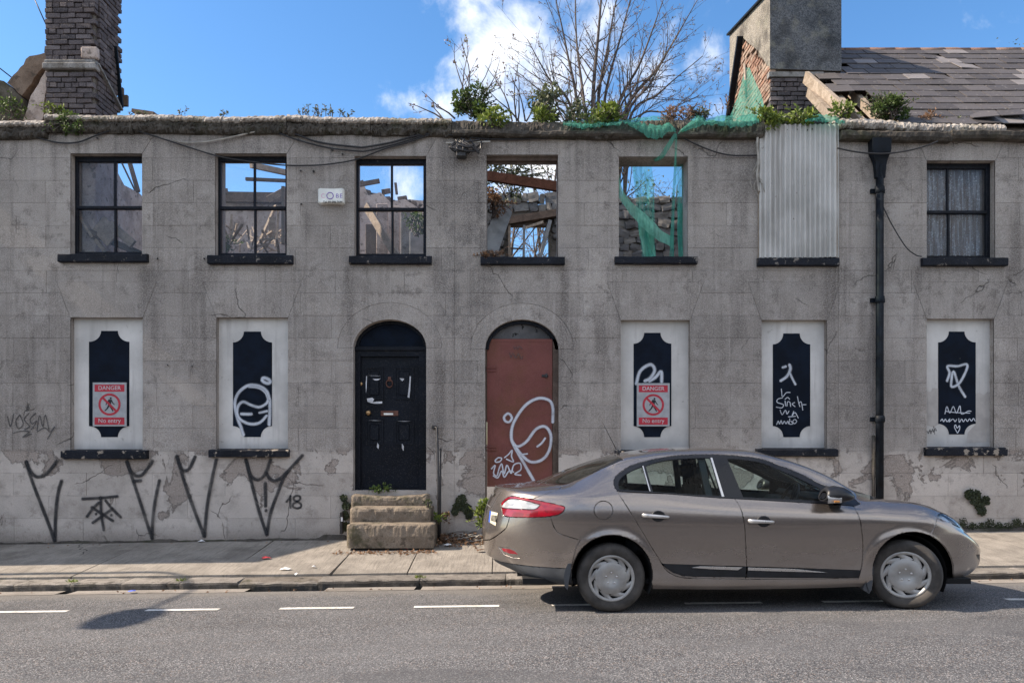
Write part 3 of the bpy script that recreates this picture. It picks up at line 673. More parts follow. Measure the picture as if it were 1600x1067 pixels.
# ---------------------------------------------------------------- boarded windows on the ground floor
def board_shape(a, b_, na, nb, t, s0, s1, bt, k=7):
    """black painted panel with scooped corners, as photo pixels"""
    p = []
    def scoop(cx, cy, rx, ry, t0, t1):
        return [(cx + rx*math.cos(t0 + (t1-t0)*i/k), cy + ry*math.sin(t0 + (t1-t0)*i/k)) for i in range(k+1)]
    h = math.pi/2
    p += scoop(a, t, na-a, s0-t, 0, h)[::-1]                               # left shoulder up to the narrow head
    p = [(a, s1)] + p
    p += scoop(b_, t, b_-nb, s0-t, 2*h, h)                                  # head to right shoulder
    p += [(b_, s1)] + scoop(b_, bt, b_-nb, bt-s1, 3*h, 2*h)[1:] + scoop(a, bt, na-a, bt-s1, 4*h, 3*h)[:-1]
    return p
YB = .10
BOARDS = {}
for k, root, sh in (('L1', houseA, (139, 202, 158, 184, 517, 534, 665.5, 682.7)), ('L2', houseA, (364, 425, 381, 407.5, 518, 535, 665.5, 682.5)), ('L5', houseB, (990, 1049, 1006.6, 1032, 520, 537, 665.5, 682.7)),
                    ('L6', houseB, (1207.6, 1266, 1224, 1249.5, 521, 538, 665.5, 682.7)), ('L7', houseC, (1466, 1524.6, 1482.8, 1507, 518, 535, 662, 678.5))):
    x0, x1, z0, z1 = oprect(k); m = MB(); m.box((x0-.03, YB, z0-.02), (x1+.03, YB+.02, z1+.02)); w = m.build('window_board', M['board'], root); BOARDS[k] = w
    P = [at(px, py, YB-.004) for px, py in board_shape(*sh)]; m = MB(); c = m.vert(sum(P, Vector())/len(P)); I = [m.vert(p) for p in P]; Bk = [m.vert(p + Vector((0, .0035, 0))) for p in P]
    for i in range(len(I)):
        j = (i+1) % len(I); m.face((c, I[j], I[i])); m.face((I[i], I[j], Bk[j], Bk[i]))
    m.build('painted_panel', M['panelblack'], w, fixn=True)

for pts in ([(1449, 612), (1455, 612), (1457, 606), (1466, 607), (1466, 662), (1460, 668), (1449, 664)], [(1524.6, 616), (1530, 613), (1537, 617), (1543, 612), (1549, 614), (1549, 690), (1510, 692), (1512, 676), (1524.6, 662)]):
    P = [at(a, b_, YB-.0025) for a, b_ in pts]; ar = sum(P[i].x*P[(i+1)%len(P)].z-P[(i+1)%len(P)].x*P[i].z for i in range(len(P))); m = MB(); m.face([m.vert(q) for q in (P if ar > 0 else P[::-1])]); m.build('overpaint', M['overpaint'], BOARDS['L7'])
# ---------------------------------------------------------------- graffiti strokes
def stroke(mb, pts, w, y, soft=.35, smooth=True, k=7):
    """a sprayed ribbon; pts in photo pixels on the plane at depth y, w in pixels"""
    P = [at(a, b_, y) for a, b_ in pts]
    if smooth and len(P) > 2: P = catmull(P, k)
    W = w*(CAM_D+y)/FPX/2; n = len(P); rows_ = []; mb.has_alpha = True
    for i, p in enumerate(P):
        d = P[min(i+1, n-1)] - P[max(i-1, 0)]; d = d.normalized() if d.length > 1e-9 else Vector((1, 0, 0)); s_ = Vector((-d.z, 0, d.x))
        ws = W*(1 + .10*noise.noise((p.x*6, p.z*6, w)))
        row = []
        for u, a_ in ((-1.35-soft*.7, 0), (-.8+soft*.15, .92 - soft*.2), (0, 1 - soft*.08), (.8-soft*.15, .92 - soft*.2), (1.35+soft*.7, 0)):
            q = p + s_*ws*u; q.y = y - .00012*(i % 60); v = mb.vert(q); mb.alpha[v] = a_; row.append(v)
        rows_.append(row)
    for e, sg in ((0, -1), (-1, 1)):                                       # soft round ends
        d = (P[1]-P[0]) if e == 0 else (P[-1]-P[-2]); d.normalize(); s_ = Vector((-d.z, 0, d.x)); p = P[e]
        row = [mb.vert(p + d*sg*W*(1.25*math.cos(t)) + s_*W*1.25*math.sin(t)) for t in (-math.pi/2, -math.pi/4, 0, math.pi/4, math.pi/2)]
        for v in row: mb.alpha[v] = 0
        r0 = rows_[0] if e == 0 else rows_[-1]
        rows_ = [row] + rows_ if e == 0 else rows_ + [row]
    for a, b_ in zip(rows_, rows_[1:]):
        for j in range(4): mb.face((a[j], a[j+1], b_[j+1], b_[j]))
def Z(ox, oy, s_): return lambda *pp: [(ox + a/s_, oy + b_/s_) for a, b_ in pp]
GY = [0]
def graf(root, mat, strokes, w, y, soft=.35):
    m = MB()
    for s_ in strokes:
        ww = w
        if isinstance(s_, tuple) and isinstance(s_[0], (int, float)): ww, s_ = s_
        GY[0] = (GY[0] + 1) % 9; stroke(m, s_, ww, y - .0012*GY[0], soft)
    return m.build('graffiti', M[mat], root)
z7, z8, r4, z2, r8, z5, z6, z4 = Z(20, 700, 6.154), Z(250, 690, 5.333), Z(0, 460, 2.425), Z(340, 540, 6.67), Z(930, 470, 2.388), Z(1180, 500, 4.846), Z(1430, 500, 4.853), Z(730, 480, 3.441)
yw = -.008
graf(houseA, 'spray_black', [z7((125,125),(160,240),(210,380),(280,560),(350,740),(405,895)), z7((405,895),(408,760),(415,600),(435,440),(470,310)), z7((130,130),(170,220),(210,265),(250,275),(310,255),(360,210),(430,120))], 4.8, yw, .2)
graf(houseA, 'spray_black', [z7((665,487),(840,478),(1010,462)), z7((845,470),(850,620),(875,790)), z7((755,565),(965,700)), z7((960,580),(765,718)), z7((710,660),(770,580),(830,520)), z7((890,500),(950,575),(1040,665)), z7((796,630),(804,634)), z7((943,641),(951,645))], 4.0, yw, .2)
graf(houseA, 'spray_black', [z7((1095,125),(1140,260),(1210,470),(1340,870)), z7((1340,870),(1345,700),(1370,500),(1412,305)), z7((1095,125),(1130,210),(1170,255),(1210,268),(1260,240),(1350,120)), z7((1160,318),(1235,312))], 4.6, yw, .2)
graf(houseA, 'spray_black', [z8((140,118),(175,240),(235,430),(370,790)), z8((370,790),(390,560),(420,380),(470,145)), z8((140,118),(175,215),(210,240),(250,215),(295,120))], 4.8, yw, .2)
graf(houseA, 'spray_black', [z8((715,145),(760,330),(820,560),(890,775)), z8((890,775),(920,600),(980,430),(1050,270),(1190,110)), z8((720,160),(755,275),(805,315),(850,300),(890,240),(922,145)), z8((885,260),(915,305),(960,325),(1010,300),(1060,250)), z8((878,340),(880,440),(880,540)), z8((880,570),(888,574))], 4.7, yw, .2)
graf(houseA, 'spray_black', [z8((1052,502),(1072,478),(1088,448)), z8((1088,448),(1086,500),(1088,552)), z8((1142,498),(1118,484),(1116,462),(1140,448),(1166,456),(1168,478),(1142,498),(1112,516),(1112,542),(1140,554),(1172,544),(1174,518),(1142,498))], 3.0, yw, .2)
graf(houseA, 'spray_pen', [r4((28,462),(40,500),(52,452)), r4((75,455),(60,480),(70,508),(88,490),(76,456)), r4((110,450),(92,470),(100,485),(112,500),(92,512)), r4((135,450),(115,470),(122,490),(140,478),(128,500),(118,512)), r4((140,515),(150,458),(162,500),(172,456),(186,514)), r4((50,525),(78,518),(110,520),(86,540),(120,528)), r4((140,520),(170,505),(190,520),(208,500),(180,548)), r4((100,425),(112,430),(98,440))], 1.6, yw, .1)
graf(houseC, 'spray_pen', [z6((90,840),(100,860),(112,830),(118,862),(130,825),(138,850),(150,820),(160,840)), z6((100,845),(160,835)), z6((140,805),(148,865))], 1.4, .0-.012, .1)
graf(BOARDS['L2'], 'spray_white', [(3.7, z2((272,935),(240,840),(205,740),(180,600),(220,490),(320,415),(430,420),(510,470),(545,560))), (4, z2((543,560),(545,640),(542,740),(538,830))), (3.4, z2((530,560),(505,605),(430,640),(340,615),(270,585),(220,620),(205,700),(240,770),(340,815),(440,800),(515,725))), (3, z2((320,425),(430,440),(500,490),(530,560))), (4, z2((460,355),(480,335),(520,345),(550,372),(530,392),(485,380),(460,355))), (3.4, z2((240,710),(300,713),(360,712))), (3, z2((430,700),(520,680)))], 4.6, YB-.012, .75)
graf(BOARDS['L5'], 'spray_white', [r8((153,312),(168,262),(205,238),(222,258),(205,288),(183,300)), r8((200,300),(225,285),(246,264),(248,304))], 3.8, YB-.012, .9)
graf(BOARDS['L6'], 'spray_white', [(3.4, z5((190,462),(240,425),(266,372),(258,334))), (2.8, z5((262,400),(285,450),(306,490))), (3, z5((235,350),(205,360)))], 4, YB-.012, .8)
graf(BOARDS['L6'], 'spray_white', [z5((198,520),(206,580),(235,550),(265,548)), z5((207,588),(172,598),(166,622),(212,640),(200,664),(158,658)), z5((226,612),(230,650)), z5((240,652),(245,620),(262,622),(268,655)), z5((300,622),(280,636),(302,655)), z5((320,578),(328,620),(338,656)), z5((328,632),(348,620),(360,682)), z5((350,640),(386,640)), z5((188,680),(204,716),(228,682),(240,710),(256,688)), z5((292,690),(280,722),(302,700),(326,742)), z5((250,732),(306,728)), z5((162,792),(174,764),(184,786),(196,760),(206,786),(220,765),(232,784),(246,764),(250,785)), z5((262,745),(258,785),(285,784),(268,762)), z5((296,752),(284,768),(298,784),(314,766),(300,750)), z5((225,600),(245,585),(262,600))], 1.2, YB-.012, .2)
graf(BOARDS['L7'], 'spray_white', [z6((240,465),(260,400),(245,350),(320,350),(385,335),(390,370),(340,470),(290,505),(270,490),(290,390),(330,500),(380,585))], 3.0, YB-.012, .8)
graf(BOARDS['L7'], 'spray_white', [z6((225,712),(240,655),(262,704),(288,655),(312,705),(338,650),(350,712),(400,690),(424,692)), z6((230,690),(300,700),(415,705)), z6((192,765),(205,750),(215,770),(228,750),(240,770),(262,748),(255,772),(285,750),(300,770),(315,752)), z6((330,745),(335,775),(352,750),(365,770),(380,750),(395,768),(410,748),(425,765),(440,745),(455,765)), z6((320,856),(298,812),(306,794),(318,818),(334,800),(336,825),(320,856))], 1.2, YB-.012, .2)

# ---------------------------------------------------------------- black front door
def arch_fill(mb, cx, a, b_, zs, y, n=20, yb=None):
    pts = [(cx + a*math.cos(math.pi*i/n), zs + b_*math.sin(math.pi*i/n)) for i in range(n+1)]
    mb.prism(pts, y, y+.03 if yb is None else yb)
cx = D1['cx']; zs = D1['zs']; yd = .17
m = MB(); z0 = D1['zb']; xa, xb = cx - .50, cx + .50
m.box((xa, yd, z0), (xb, yd+.04, zs-.03))
def panel(x0_, x1_, z0_, z1_):
    w = .022
    for (p0, p1) in (((x0_, z0_), (x1_, z0_+w)), ((x0_, z1_-w), (x1_, z1_)), ((x0_, z0_+w), (x0_+w, z1_-w)), ((x1_-w, z0_+w), (x1_, z1_-w))): m.box((p0[0], yd-.014, p0[1]), (p1[0], yd+.001, p1[1]))
    m.bevbox((x0_+.06, yd-.010, z0_+.06), (x1_-.06, yd+.001, z1_-.06), .012)
q3 = Z(520, 470, 3.44)
for (a, t, c, d) in ((176, 355, 272, 530), (332, 355, 436, 530), (176, 640, 272, 772), (332, 640, 436, 772)):
    (ax, ay), (bx_, by_) = q3((a, t), (c, d)); A, Bp = at(ax, ay, yd), at(bx_, by_, yd); panel(A.x, Bp.x, Bp.z, A.z)
m.box((cx-.40, yd-.012, z0+.02), (cx+.40, yd+.001, z0+.06))
door = m.build('front_door', M['blackdoor'], houseA)
m = MB(); m.box((cx-.56, yd-.05, z0-.01), (cx-.44, yd+.05, zs)); m.box((cx+.40, yd-.05, z0-.01), (cx+.56, yd+.05, zs)); m.bevbox((cx-.56, yd-.07, zs-.035), (cx+.56, yd+.05, zs+.035), .012); m.box((cx-.44, yd-.045, zs-.11), (cx+.40, yd+.04, zs-.03)); m.build('door_frame', M['blackdoor'], door)
m = MB(); arch_fill(m, cx, D1['a']+.02, D1['b']+.02, zs, yd+.01); fan = m.build('fanlight', M['panelblack'], door)
m = MB()
for i in range(20):
    t0, t1 = math.pi*i/20, math.pi*(i+1)/20; ro = (D1['a']+.01, D1['b']+.01); ri_ = (D1['a']-.045, D1['b']-.045)
    m.prism([(cx+ri_[0]*math.cos(t0), zs+ri_[1]*math.sin(t0)), (cx+ro[0]*math.cos(t0), zs+ro[1]*math.sin(t0)), (cx+ro[0]*math.cos(t1), zs+ro[1]*math.sin(t1)), (cx+ri_[0]*math.cos(t1), zs+ri_[1]*math.sin(t1))], yd-.03, yd+.02)
m.build('fanlight_frame', M['blackdoor'], door)
(ax, ay), (bx_, by_) = q3((258, 590), (352, 618)); A, Bp = at(ax, ay, yd), at(bx_, by_, yd); m = MB(); m.bevbox((A.x, yd-.012, Bp.z), (Bp.x, yd, A.z), .004); lb = m.build('letterbox', M['timber_red'], door)
(ax, ay), (bx_, by_) = q3((275, 603), (325, 613)); A, Bp = at(ax, ay, yd), at(bx_, by_, yd); m = MB(); m.box((A.x, yd-.018, Bp.z), (Bp.x, yd-.013, A.z)); m.build('letter_flap', M['white'], door)
def disc(parent, name, mat, px, py, r, y, h=.02, n=18):
    c = at(px, py, y); m = MB(); m.lathe([(0, 0), (r*.6, 0), (r, h*.35), (r, h)], n, 'Y', Matrix.Translation(c - Vector((0, h, 0)))); return m.build(name, mat, parent)
(a, t), = q3((192, 602)); disc(door, 'door_knob', M['brass'], a, t, .038, yd, .05); (a, t), = q3((150, 446)); disc(door, 'door_lock', M['brass'], a, t, .028, yd, .02)
(a, t), = q3((304, 440)); c = at(a, t, yd-.02); m = MB(); m.tube([c + Vector((.045*math.sin(u), 0, .055*math.cos(u)-.01)) for u in [2*math.pi*i/14 for i in range(15)]], .009, 6); m.bevbox((c.x-.022, yd-.02, c.z+.02), (c.x+.022, yd, c.z+.085), .006); m.build('knocker', M['timber_red'], door)
def scuffpoly(zf, pts, y):
    P = [at(px, py, y) for px, py in zf(*pts)]; m = MB(); ar = sum(P[i].x*P[(i+1)%len(P)].z-P[(i+1)%len(P)].x*P[i].z for i in range(len(P))); P = P if ar > 0 else P[::-1]; m.face([m.vert(p) for p in P]); return m
for pts in (((183,525),(212,520),(222,528),(214,545),(235,541),(266,540),(265,551),(228,553),(205,549),(186,541)), ((213,418),(236,420),(258,417),(242,427),(225,427)), ((358,416),(380,417),(384,421),(374,431),(366,425)), ((414,404),(420,406),(416,480),(412,521),(402,518),(408,470)), ((180,404),(184,404),(182,470),(178,500),(177,440)), ((240,762),(249,776),(246,796),(236,785)), ((372,766),(382,781),(380,806),(371,790)), ((186,401),(240,402),(258,404),(240,404)), ((190,641),(225,642),(266,643),(226,643.5)), ((345,646),(385,645.5),(420,646.5),(385,648))):
    scuffpoly(q3, pts, yd-.0165).build('paint_scuff', M['scuff'], door)
# ---------------------------------------------------------------- red steel door
cx = D2['cx']; zs = D2['zs']; yd = .11; z0 = D2['zb']
A, Bp = at(761, 529.5, yd), at(863, 760, yd); m = MB()
m.bevbox((A.x, yd, Bp.z), (Bp.x, yd+.03, A.z), .006)
for (p, q) in (((A.x, A.z-.045), (Bp.x, A.z-.002)), ((A.x, Bp.z), (Bp.x, Bp.z+.04)), ((A.x, Bp.z+.04), (A.x+.035, A.z-.045)), ((Bp.x-.035, Bp.z+.04), (Bp.x, A.z-.045))): m.box((p[0], yd-.004, p[1]), (q[0], yd+.001, q[1]))
for py in (577, 648.5): zz = at(0, py, yd).z; m.box((A.x+.04, yd-.0016, zz-.003), (Bp.x-.04, yd+.001, zz+.003))
sdoor = m.build('steel_door', M['rustdoor'], houseB)
for py in (577, 701): c = at(769, py, yd); m = MB(); m.bevbox((A.x-.015, yd-.014, c.z-.032), (A.x+.13, yd-.003, c.z-.014), .002); m.bevbox((A.x-.015, yd-.014, c.z+.014), (A.x+.13, yd-.003, c.z+.032), .002); m.bevbox((A.x-.03, yd-.02, c.z-.04), (A.x-.005, yd, c.z+.04), .005); m.build('hinge', M['rustdoor'], sdoor)
c = at(852, 587, yd); m = MB(); m.bevbox((c.x-.05, yd-.018, c.z-.02), (c.x+.04, yd-.003, c.z+.016), .004); m.bevbox((c.x+.0, yd-.03, c.z-.03), (c.x+.03, yd-.004, c.z+.03), .004); m.build('bolt', M['iron'], sdoor)
m = MB(); m.box((cx-.535, yd-.02, z0-.02), (A.x-.006, yd+.10, zs+.10)); m.box((Bp.x+.006, yd-.03, z0-.02), (Bp.x+.09, yd+.10, zs+.15)); m.box((Bp.x+.105, yd+.0, z0-.02), (cx+.54, yd+.10, zs+.02)); m.build('door_frame', M['timber_dark'], sdoor)
m = MB(); arch_fill(m, cx, D2['a']+.02, D2['b']+.02, zs-.02, yd+.06); m.build('tympanum', M['blackframe'], sdoor)
m = MB(); pts = [(cx-.01 + .42*math.cos(math.pi*i/16), A.z+.004 + .255*math.sin(math.pi*i/16)) for i in range(17)]; m.prism(pts, yd+.03, yd+.062); m.build('tympanum_board', M['tympanum'], sdoor)
m = MB()
for i in range(18):
    t0, t1 = math.pi*i/18, math.pi*(i+1)/18; ro = (D2['a']+.006, D2['b']+.006); ri_ = (D2['a']-.05, D2['b']-.05)
    m.prism([(cx+ri_[0]*math.cos(t0), zs+ri_[1]*math.sin(t0)), (cx+ro[0]*math.cos(t0), zs+ro[1]*math.sin(t0)), (cx+ro[0]*math.cos(t1), zs+ro[1]*math.sin(t1)), (cx+ri_[0]*math.cos(t1), zs+ri_[1]*math.sin(t1))], yd-.03, yd+.05)
m.build('arch_frame', M['blackframe'], sdoor)
graf(sdoor, 'spray_white', [z4((360,935),(300,830),(250,740),(237,690),(250,620),(310,530),(380,490),(440,500),(460,540),(460,620)), z4((240,720),(270,748),(320,720),(370,655),(420,642),(450,690),(440,770),(400,820),(340,830),(290,790),(262,752)), (2.8, z4((375,750),(400,730),(420,702))), (2.0, z4((280,792),(325,787))), (3.2, z4((236,580),(218,571),(198,590),(206,612),(226,616),(240,596),(234,580)))], 3.7, yd-.03, .45)
graf(sdoor, 'spray_white', [z4((150,822),(168,808),(185,812),(176,828),(155,832),(150,822)), z4((200,808),(222,790),(242,768),(238,800),(248,830),(210,815)), z4((130,868),(150,850),(142,892),(160,905),(172,865),(186,842),(198,895),(214,848),(236,892),(250,848),(284,838),(288,872),(256,896),(290,902)), z4((140,905),(165,915),(185,880),(200,912),(225,880),(250,885))], 1.9, yd-.03, .3)
graf(sdoor, 'spray_pen', [z4((250,210),(256,225),(264,212),(272,226),(280,210),(296,225)), z4((228,245),(235,270),(245,248),(262,272),(275,250),(290,278),(300,262))], 1.2, yd-.03, .1)

# ---------------------------------------------------------------- stone steps
steps = thing('stone_steps', (wx(610), -.3, pave_z(wx(610), -.3)), 'three worn stone steps up to the black arched door', 'steps')
def step(px0, px1, pyt, pyb, yf, yb, sag=.0):
    zt = CAM_Z + (691-pyt)*(CAM_D+yf)/FPX; zb_ = CAM_Z + (691-pyb)*(CAM_D+yf)/FPX - .03; x0 = (px0-800)*(CAM_D+yf)/FPX; x1 = (px1-800)*(CAM_D+yf)/FPX
    m = MB(); n = 60; P = []
    for i in range(n+1):
        u = i/n; x = x0 + (x1-x0)*u; q = []; s_ = -sag*math.sin(math.pi*u)**1.3; e = .03*(max(0, 1-u/.04)**2 + max(0, 1-(1-u)/.04)**2)
        for k, (y, z) in enumerate(((yf+.02, zb_), (yf+.012, zb_+.08), (yf+.006, (zt+zb_)/2), (yf+.004, zt-.05), (yf+.012, zt-.02), (yf+.035, zt-.002), (yf+.12, zt), (yb, zt+.004), (yb, zb_))):
            j = .013 if 0 < k < 7 else 0; ch = .010*max(0, noise.noise((x*14, k*.7, zt*9)) - .1) if 2 < k < 6 else 0
            q.append((x, y + e + ch*3 + .005*noise.noise((x*31, z*29, k)) + j*noise.noise((x*6, z*8, y*3)), z - ch + (s_ - e*.5 if 3 <= k <= 7 else 0) + j*.6*noise.noise((x*7+3, y*9, z*3))))
        P.append(q)
    I = m.grid(P, smooth=False); m.face(I[0]); m.face(I[-1][::-1]); return m.build('step', M['step'], steps)
step(541, 677, 819, 853, -.78, -.2); step(546, 672, 793, 820, -.50, .0); step(548, 669, 772, 795, -.20, .2, .035)
# lip of rubble either side of the threshold
# ---------------------------------------------------------------- handrail
hr = thing('handrail', (wx(686), -.35, pave_z(wx(686), -.35)), 'black iron handrail post beside the stone steps', 'handrail')
yh = -.30; m = MB(); b0, b1 = at(686, 852, yh), at(682.5, 668, yh+.05); m.tube([b0, at(685, 760, yh+.02), b1, b1 + Vector((-.04, .06, .015))], .02, 8); m.build('rail_bar', M['iron'], hr)
m = MB(); m.beam(at(688, 842, yh+.22), at(688.5, 700, yh+.22), .05, .02); m.build('rail_post', M['iron'], hr)
m = MB(); c = b1 + Vector((-.05, .05, .01)); m.bevbox((c.x-.03, c.y-.03, c.z-.025), (c.x+.03, c.y+.25, c.z+.025), .008); m.build('rail_bracket', M['iron'], hr)

# ---------------------------------------------------------------- danger signs
def font(txt, size, loc, mat, parent, name='lettering', ex=.0006, bold=.0):
    cu = bpy.data.curves.new(name, 'FONT'); cu.body = txt; cu.size = size; cu.align_x = 'CENTER'; cu.align_y = 'CENTER'; cu.extrude = ex; cu.offset = bold; cu.materials.append(mat)
    o = bpy.data.objects.new(name, cu); C.objects.link(o); dg = bpy.context.evaluated_depsgraph_get(); me = bpy.data.meshes.new_from_object(o.evaluated_get(dg)); bpy.data.objects.remove(o)
    o = bpy.data.objects.new(name, me); C.objects.link(o); o.parent = parent; o.location = Vector(loc) - ORIGIN[parent]; o.rotation_euler = (R(90), 0, 0); return o
def danger(px0, px1, py0, py1, label, tilt=0):
    y = YB - .03; A, Bp = at(px0, py0, y), at(px1, py1, y); W_, H_ = Bp.x-A.x, A.z-Bp.z; c = Vector(((A.x+Bp.x)/2, y, (A.z+Bp.z)/2))
    t = thing('danger_sign', c, label, 'sign', 'red and grey danger signs on the boarded windows')
    m = MB(); m.bevbox((A.x, y, Bp.z), (Bp.x, y+.012, A.z), .002); m.build('plate', M['sign_grey'], t)
    def u(a, b_): return A.x + W_*a/470, A.z - H_*b_/610
    for (a, b_, d, e, n) in ((28, 30, 442, 128, 'red_band'), (28, 485, 442, 586, 'red_band')):
        p, q = u(a, b_), u(d, e); m = MB(); m.box((p[0], y-.0015, q[1]), (q[0], y+.002, p[1])); m.build(n, M['sign_red'], t)
    cc = u(235, 306); s_ = W_/470; m = MB(); n = 32
    for i in range(n):
        t0, t1 = 2*math.pi*i/n, 2*math.pi*(i+1)/n; ri_, ro = 124*s_, 154*s_
        m.prism([(cc[0]+ri_*math.cos(t0), cc[1]+ri_*math.sin(t0)), (cc[0]+ro*math.cos(t0), cc[1]+ro*math.sin(t0)), (cc[0]+ro*math.cos(t1), cc[1]+ro*math.sin(t1)), (cc[0]+ri_*math.cos(t1), cc[1]+ri_*math.sin(t1))], y-.002, y+.002)
    d = .7071; w = 15*s_; r_ = 130*s_
    m.prism([(cc[0]-r_*d-w*d, cc[1]+r_*d-w*d), (cc[0]-r_*d+w*d, cc[1]+r_*d+w*d), (cc[0]+r_*d+w*d, cc[1]-r_*d+w*d), (cc[0]+r_*d-w*d, cc[1]-r_*d-w*d)], y-.0028, y+.002); m.build('prohibition_ring', M['sign_red'], t)
    m = MB()
    def limb(pts, w0, w1):
        Q = [u(a, b_) for a, b_ in pts]
        for i in range(len(Q)-1):
            a, b_ = Vector(Q[i]), Vector(Q[i+1]); dd = (b_-a).normalized(); n_ = Vector((-dd.y, dd.x)); k0 = (w0+(w1-w0)*i/(len(Q)-1))*s_/2; k1 = (w0+(w1-w0)*(i+1)/(len(Q)-1))*s_/2
            e = dd*4*s_; m.prism([tuple(a-e+n_*k0), tuple(a-e-n_*k0), tuple(b_+e-n_*k1), tuple(b_+e+n_*k1)], y-.0022-.0001*i, y+.002)
    hc = u(252, 220); m.prism([(hc[0]+14*s_*math.cos(2*math.pi*i/14), hc[1]+14*s_*math.sin(2*math.pi*i/14)) for i in range(14)], y-.0022, y+.002)
    limb([(243, 240), (232, 320)], 46, 36); limb([(262, 250), (280, 285), (302, 306)], 16, 11); limb([(225, 250), (195, 280), (186, 310)], 15, 10); limb([(228, 318), (205, 360), (172, 393)], 24, 13); limb([(238, 320), (262, 360), (282, 396)], 24, 13)
    m.build('walking_figure', M['sign_black'], t)
    p = u(235, 79); font('DANGER', 78*s_, (p[0], y-.003, p[1]), M['sign_white'], t, bold=.0006); p = u(235, 533); font('No entry', 84*s_, (p[0], y-.003, p[1]), M['sign_white'], t, bold=.0002)
danger(144.7, 197.6, 597.4, 666, 'red and grey no entry sign on the leftmost boarded window'); danger(995, 1046.4, 598.5, 666, 'red and grey no entry sign on the board above the car, below white scrawl')

# ---------------------------------------------------------------- alarm box
c = wx(519); y = 0.0; ab = thing('alarm_box', (c, -.05, wz(309)), 'white burglar alarm box between the second and third upper windows', 'alarm box')
m = MB(); n = 12; P0 = []; hw, hh = 20.5*px2, 12.6*px2
outl = []
for i in range(n+1): u = -1 + 2*i/n; outl.append((u*hw*.98, hh*(1 - .10*(1-u*u)) - (.02 if i in (0, n) else 0)))
for i in range(n+1): u = 1 - 2*i/n; outl.append((u*hw*.98, -hh*(1 - .14*(1-u*u)) + (.02 if i in (0, n) else 0)))
f_ = [m.vert((c+a*.9, -.10, wz(309)+b_*.9)) for a, b_ in outl]; k_ = [m.vert((c+a, -.075, wz(309)+b_)) for a, b_ in outl]; l_ = [m.vert((c+a, -.002, wz(309)+b_)) for a, b_ in outl]
m.face(f_[::-1]); q = len(outl)
for i in range(q):
    j = (i+1) % q; m.face((f_[i], f_[j], k_[j], k_[i])); m.face((k_[i], k_[j], l_[j], l_[i]))
m.build('case', M['white'], ab, fixn=True)
m = MB(); rc = at(515.7, 306, -.102); m.tube([rc + Vector((.046*math.cos(t), 0, .046*math.sin(t))) for t in [2*math.pi*i/20 for i in range(21)]], .006, 5); m.build('emblem_ring', M['violet'], ab)
for ch, px, mt in (('C', 504.5, 'pink'), ('B', 527, 'violet'), ('E', 533, 'violet')): l = at(px, 306.5, -.1012); font(ch, .085, l, M[mt], ab)
l = at(520, 316, -.1012); font('Tel. 01 296 7690', .040, l, M['sign_black'], ab, bold=.0008)

# ---------------------------------------------------------------- corrugated sheet over the sixth window
cs = thing('corrugated_sheet', (wx(1246), -.08, wz(404)), 'grey corrugated iron sheet covering an upper window', 'metal sheet')
m = MB(); x0, x1, z0, z1 = wx(1184), wx(1308), wz(404), wz(197); N_ = 16*8; P = []
for i in range(N_+1):
    x = x0 + (x1-x0)*i/N_; P.append([(x, -.06 - .019*math.sin(2*math.pi*i/8) + .006*noise.noise((x*2, z*2, 1)), z) for z in [z0 + (z1-z0)*j/10 + (.012*noise.noise((x*3, 0, 5)) if j in (0, 10) else 0) for j in range(11)]])
m.grid(P[::-1]); m.build('sheet', M['corr'], cs)
m = MB(); m.beam((x0+.02, -.02, z0), (x0+.02, -.02, z1-.05), .05, .04); m.beam((x1-.02, -.02, z0), (x1-.02, -.02, z1-.05), .05, .04); m.build('batten', M['timber'], cs)

# ---------------------------------------------------------------- rainwater pipe
dp = thing('drainpipe', (wx(1370), -.09, pave_z(wx(1370), -.1)), 'black cast iron drainpipe with hopper head on the facade', 'drainpipe')
m = MB(); xc = wx(1370); m.tube([(xc, -.09, .2), (xc, -.09, wz(262))], .053, 16); m.build('pipe', M['pipe'], dp)
m = MB(); Hh = [(.062, wz(282)), (.075, wz(262)), (.09, wz(254)), (.125, wz(243)), (.13, wz(239)), (.13, wz(222))]
for (w0, za), (w1, zb_) in zip(Hh, Hh[1:]):
    for (ax, ay, bx_, by_) in ((-1, -1, 1, -1), (1, -1, 1, 1), (1, 1, -1, 1), (-1, 1, -1, -1)): m.quad((xc+ax*w0, -.09+ay*w0*.6, za), (xc+bx_*w0, -.09+by_*w0*.6, za), (xc+bx_*w1, -.09+by_*w1*.6, zb_), (xc+ax*w1, -.09+ay*w1*.6, zb_))
m.quad((xc-.13, -.168, wz(222)), (xc+.13, -.168, wz(222)), (xc+.13, 0, wz(222)), (xc-.13, 0, wz(222)), ); m.build('hopper', M['pipe'], dp)
for py in (300, 470, 655): m = MB(); m.lathe([(.053, -.05), (.064, -.045), (.064, .045), (.053, .05)], 16, 'Z', Matrix.Translation((xc, -.09, wz(py)))); m.box((xc-.10, -.04, wz(py)-.03), (xc+.10, .0, wz(py)+.03)); m.build('collar', M['pipe'], dp)
m = MB(); m.tube([(wx(1362), -.06, wz(680)), (wx(1361.5), -.06, .2)], .022, 8); m.build('side_pipe', M['rot'], dp)
ip = thing('iron_post', at(534, 832, -.12), 'short dark iron post in the corner left of the stone steps', 'post'); m = MB(); a_, b__ = at(531, 834, -.14), at(537, 799, -.08); m.bevbox((a_.x, -.16, a_.z), (b__.x, -.08, b__.z), .008); m.build('post', M['iron'], ip); m = MB(); c_ = at(534, 811, -.165); m.box((c_.x-.014, -.163, c_.z-.03), (c_.x+.012, -.158, c_.z+.03)); m.build('label_plate', M['scuff'], ip)

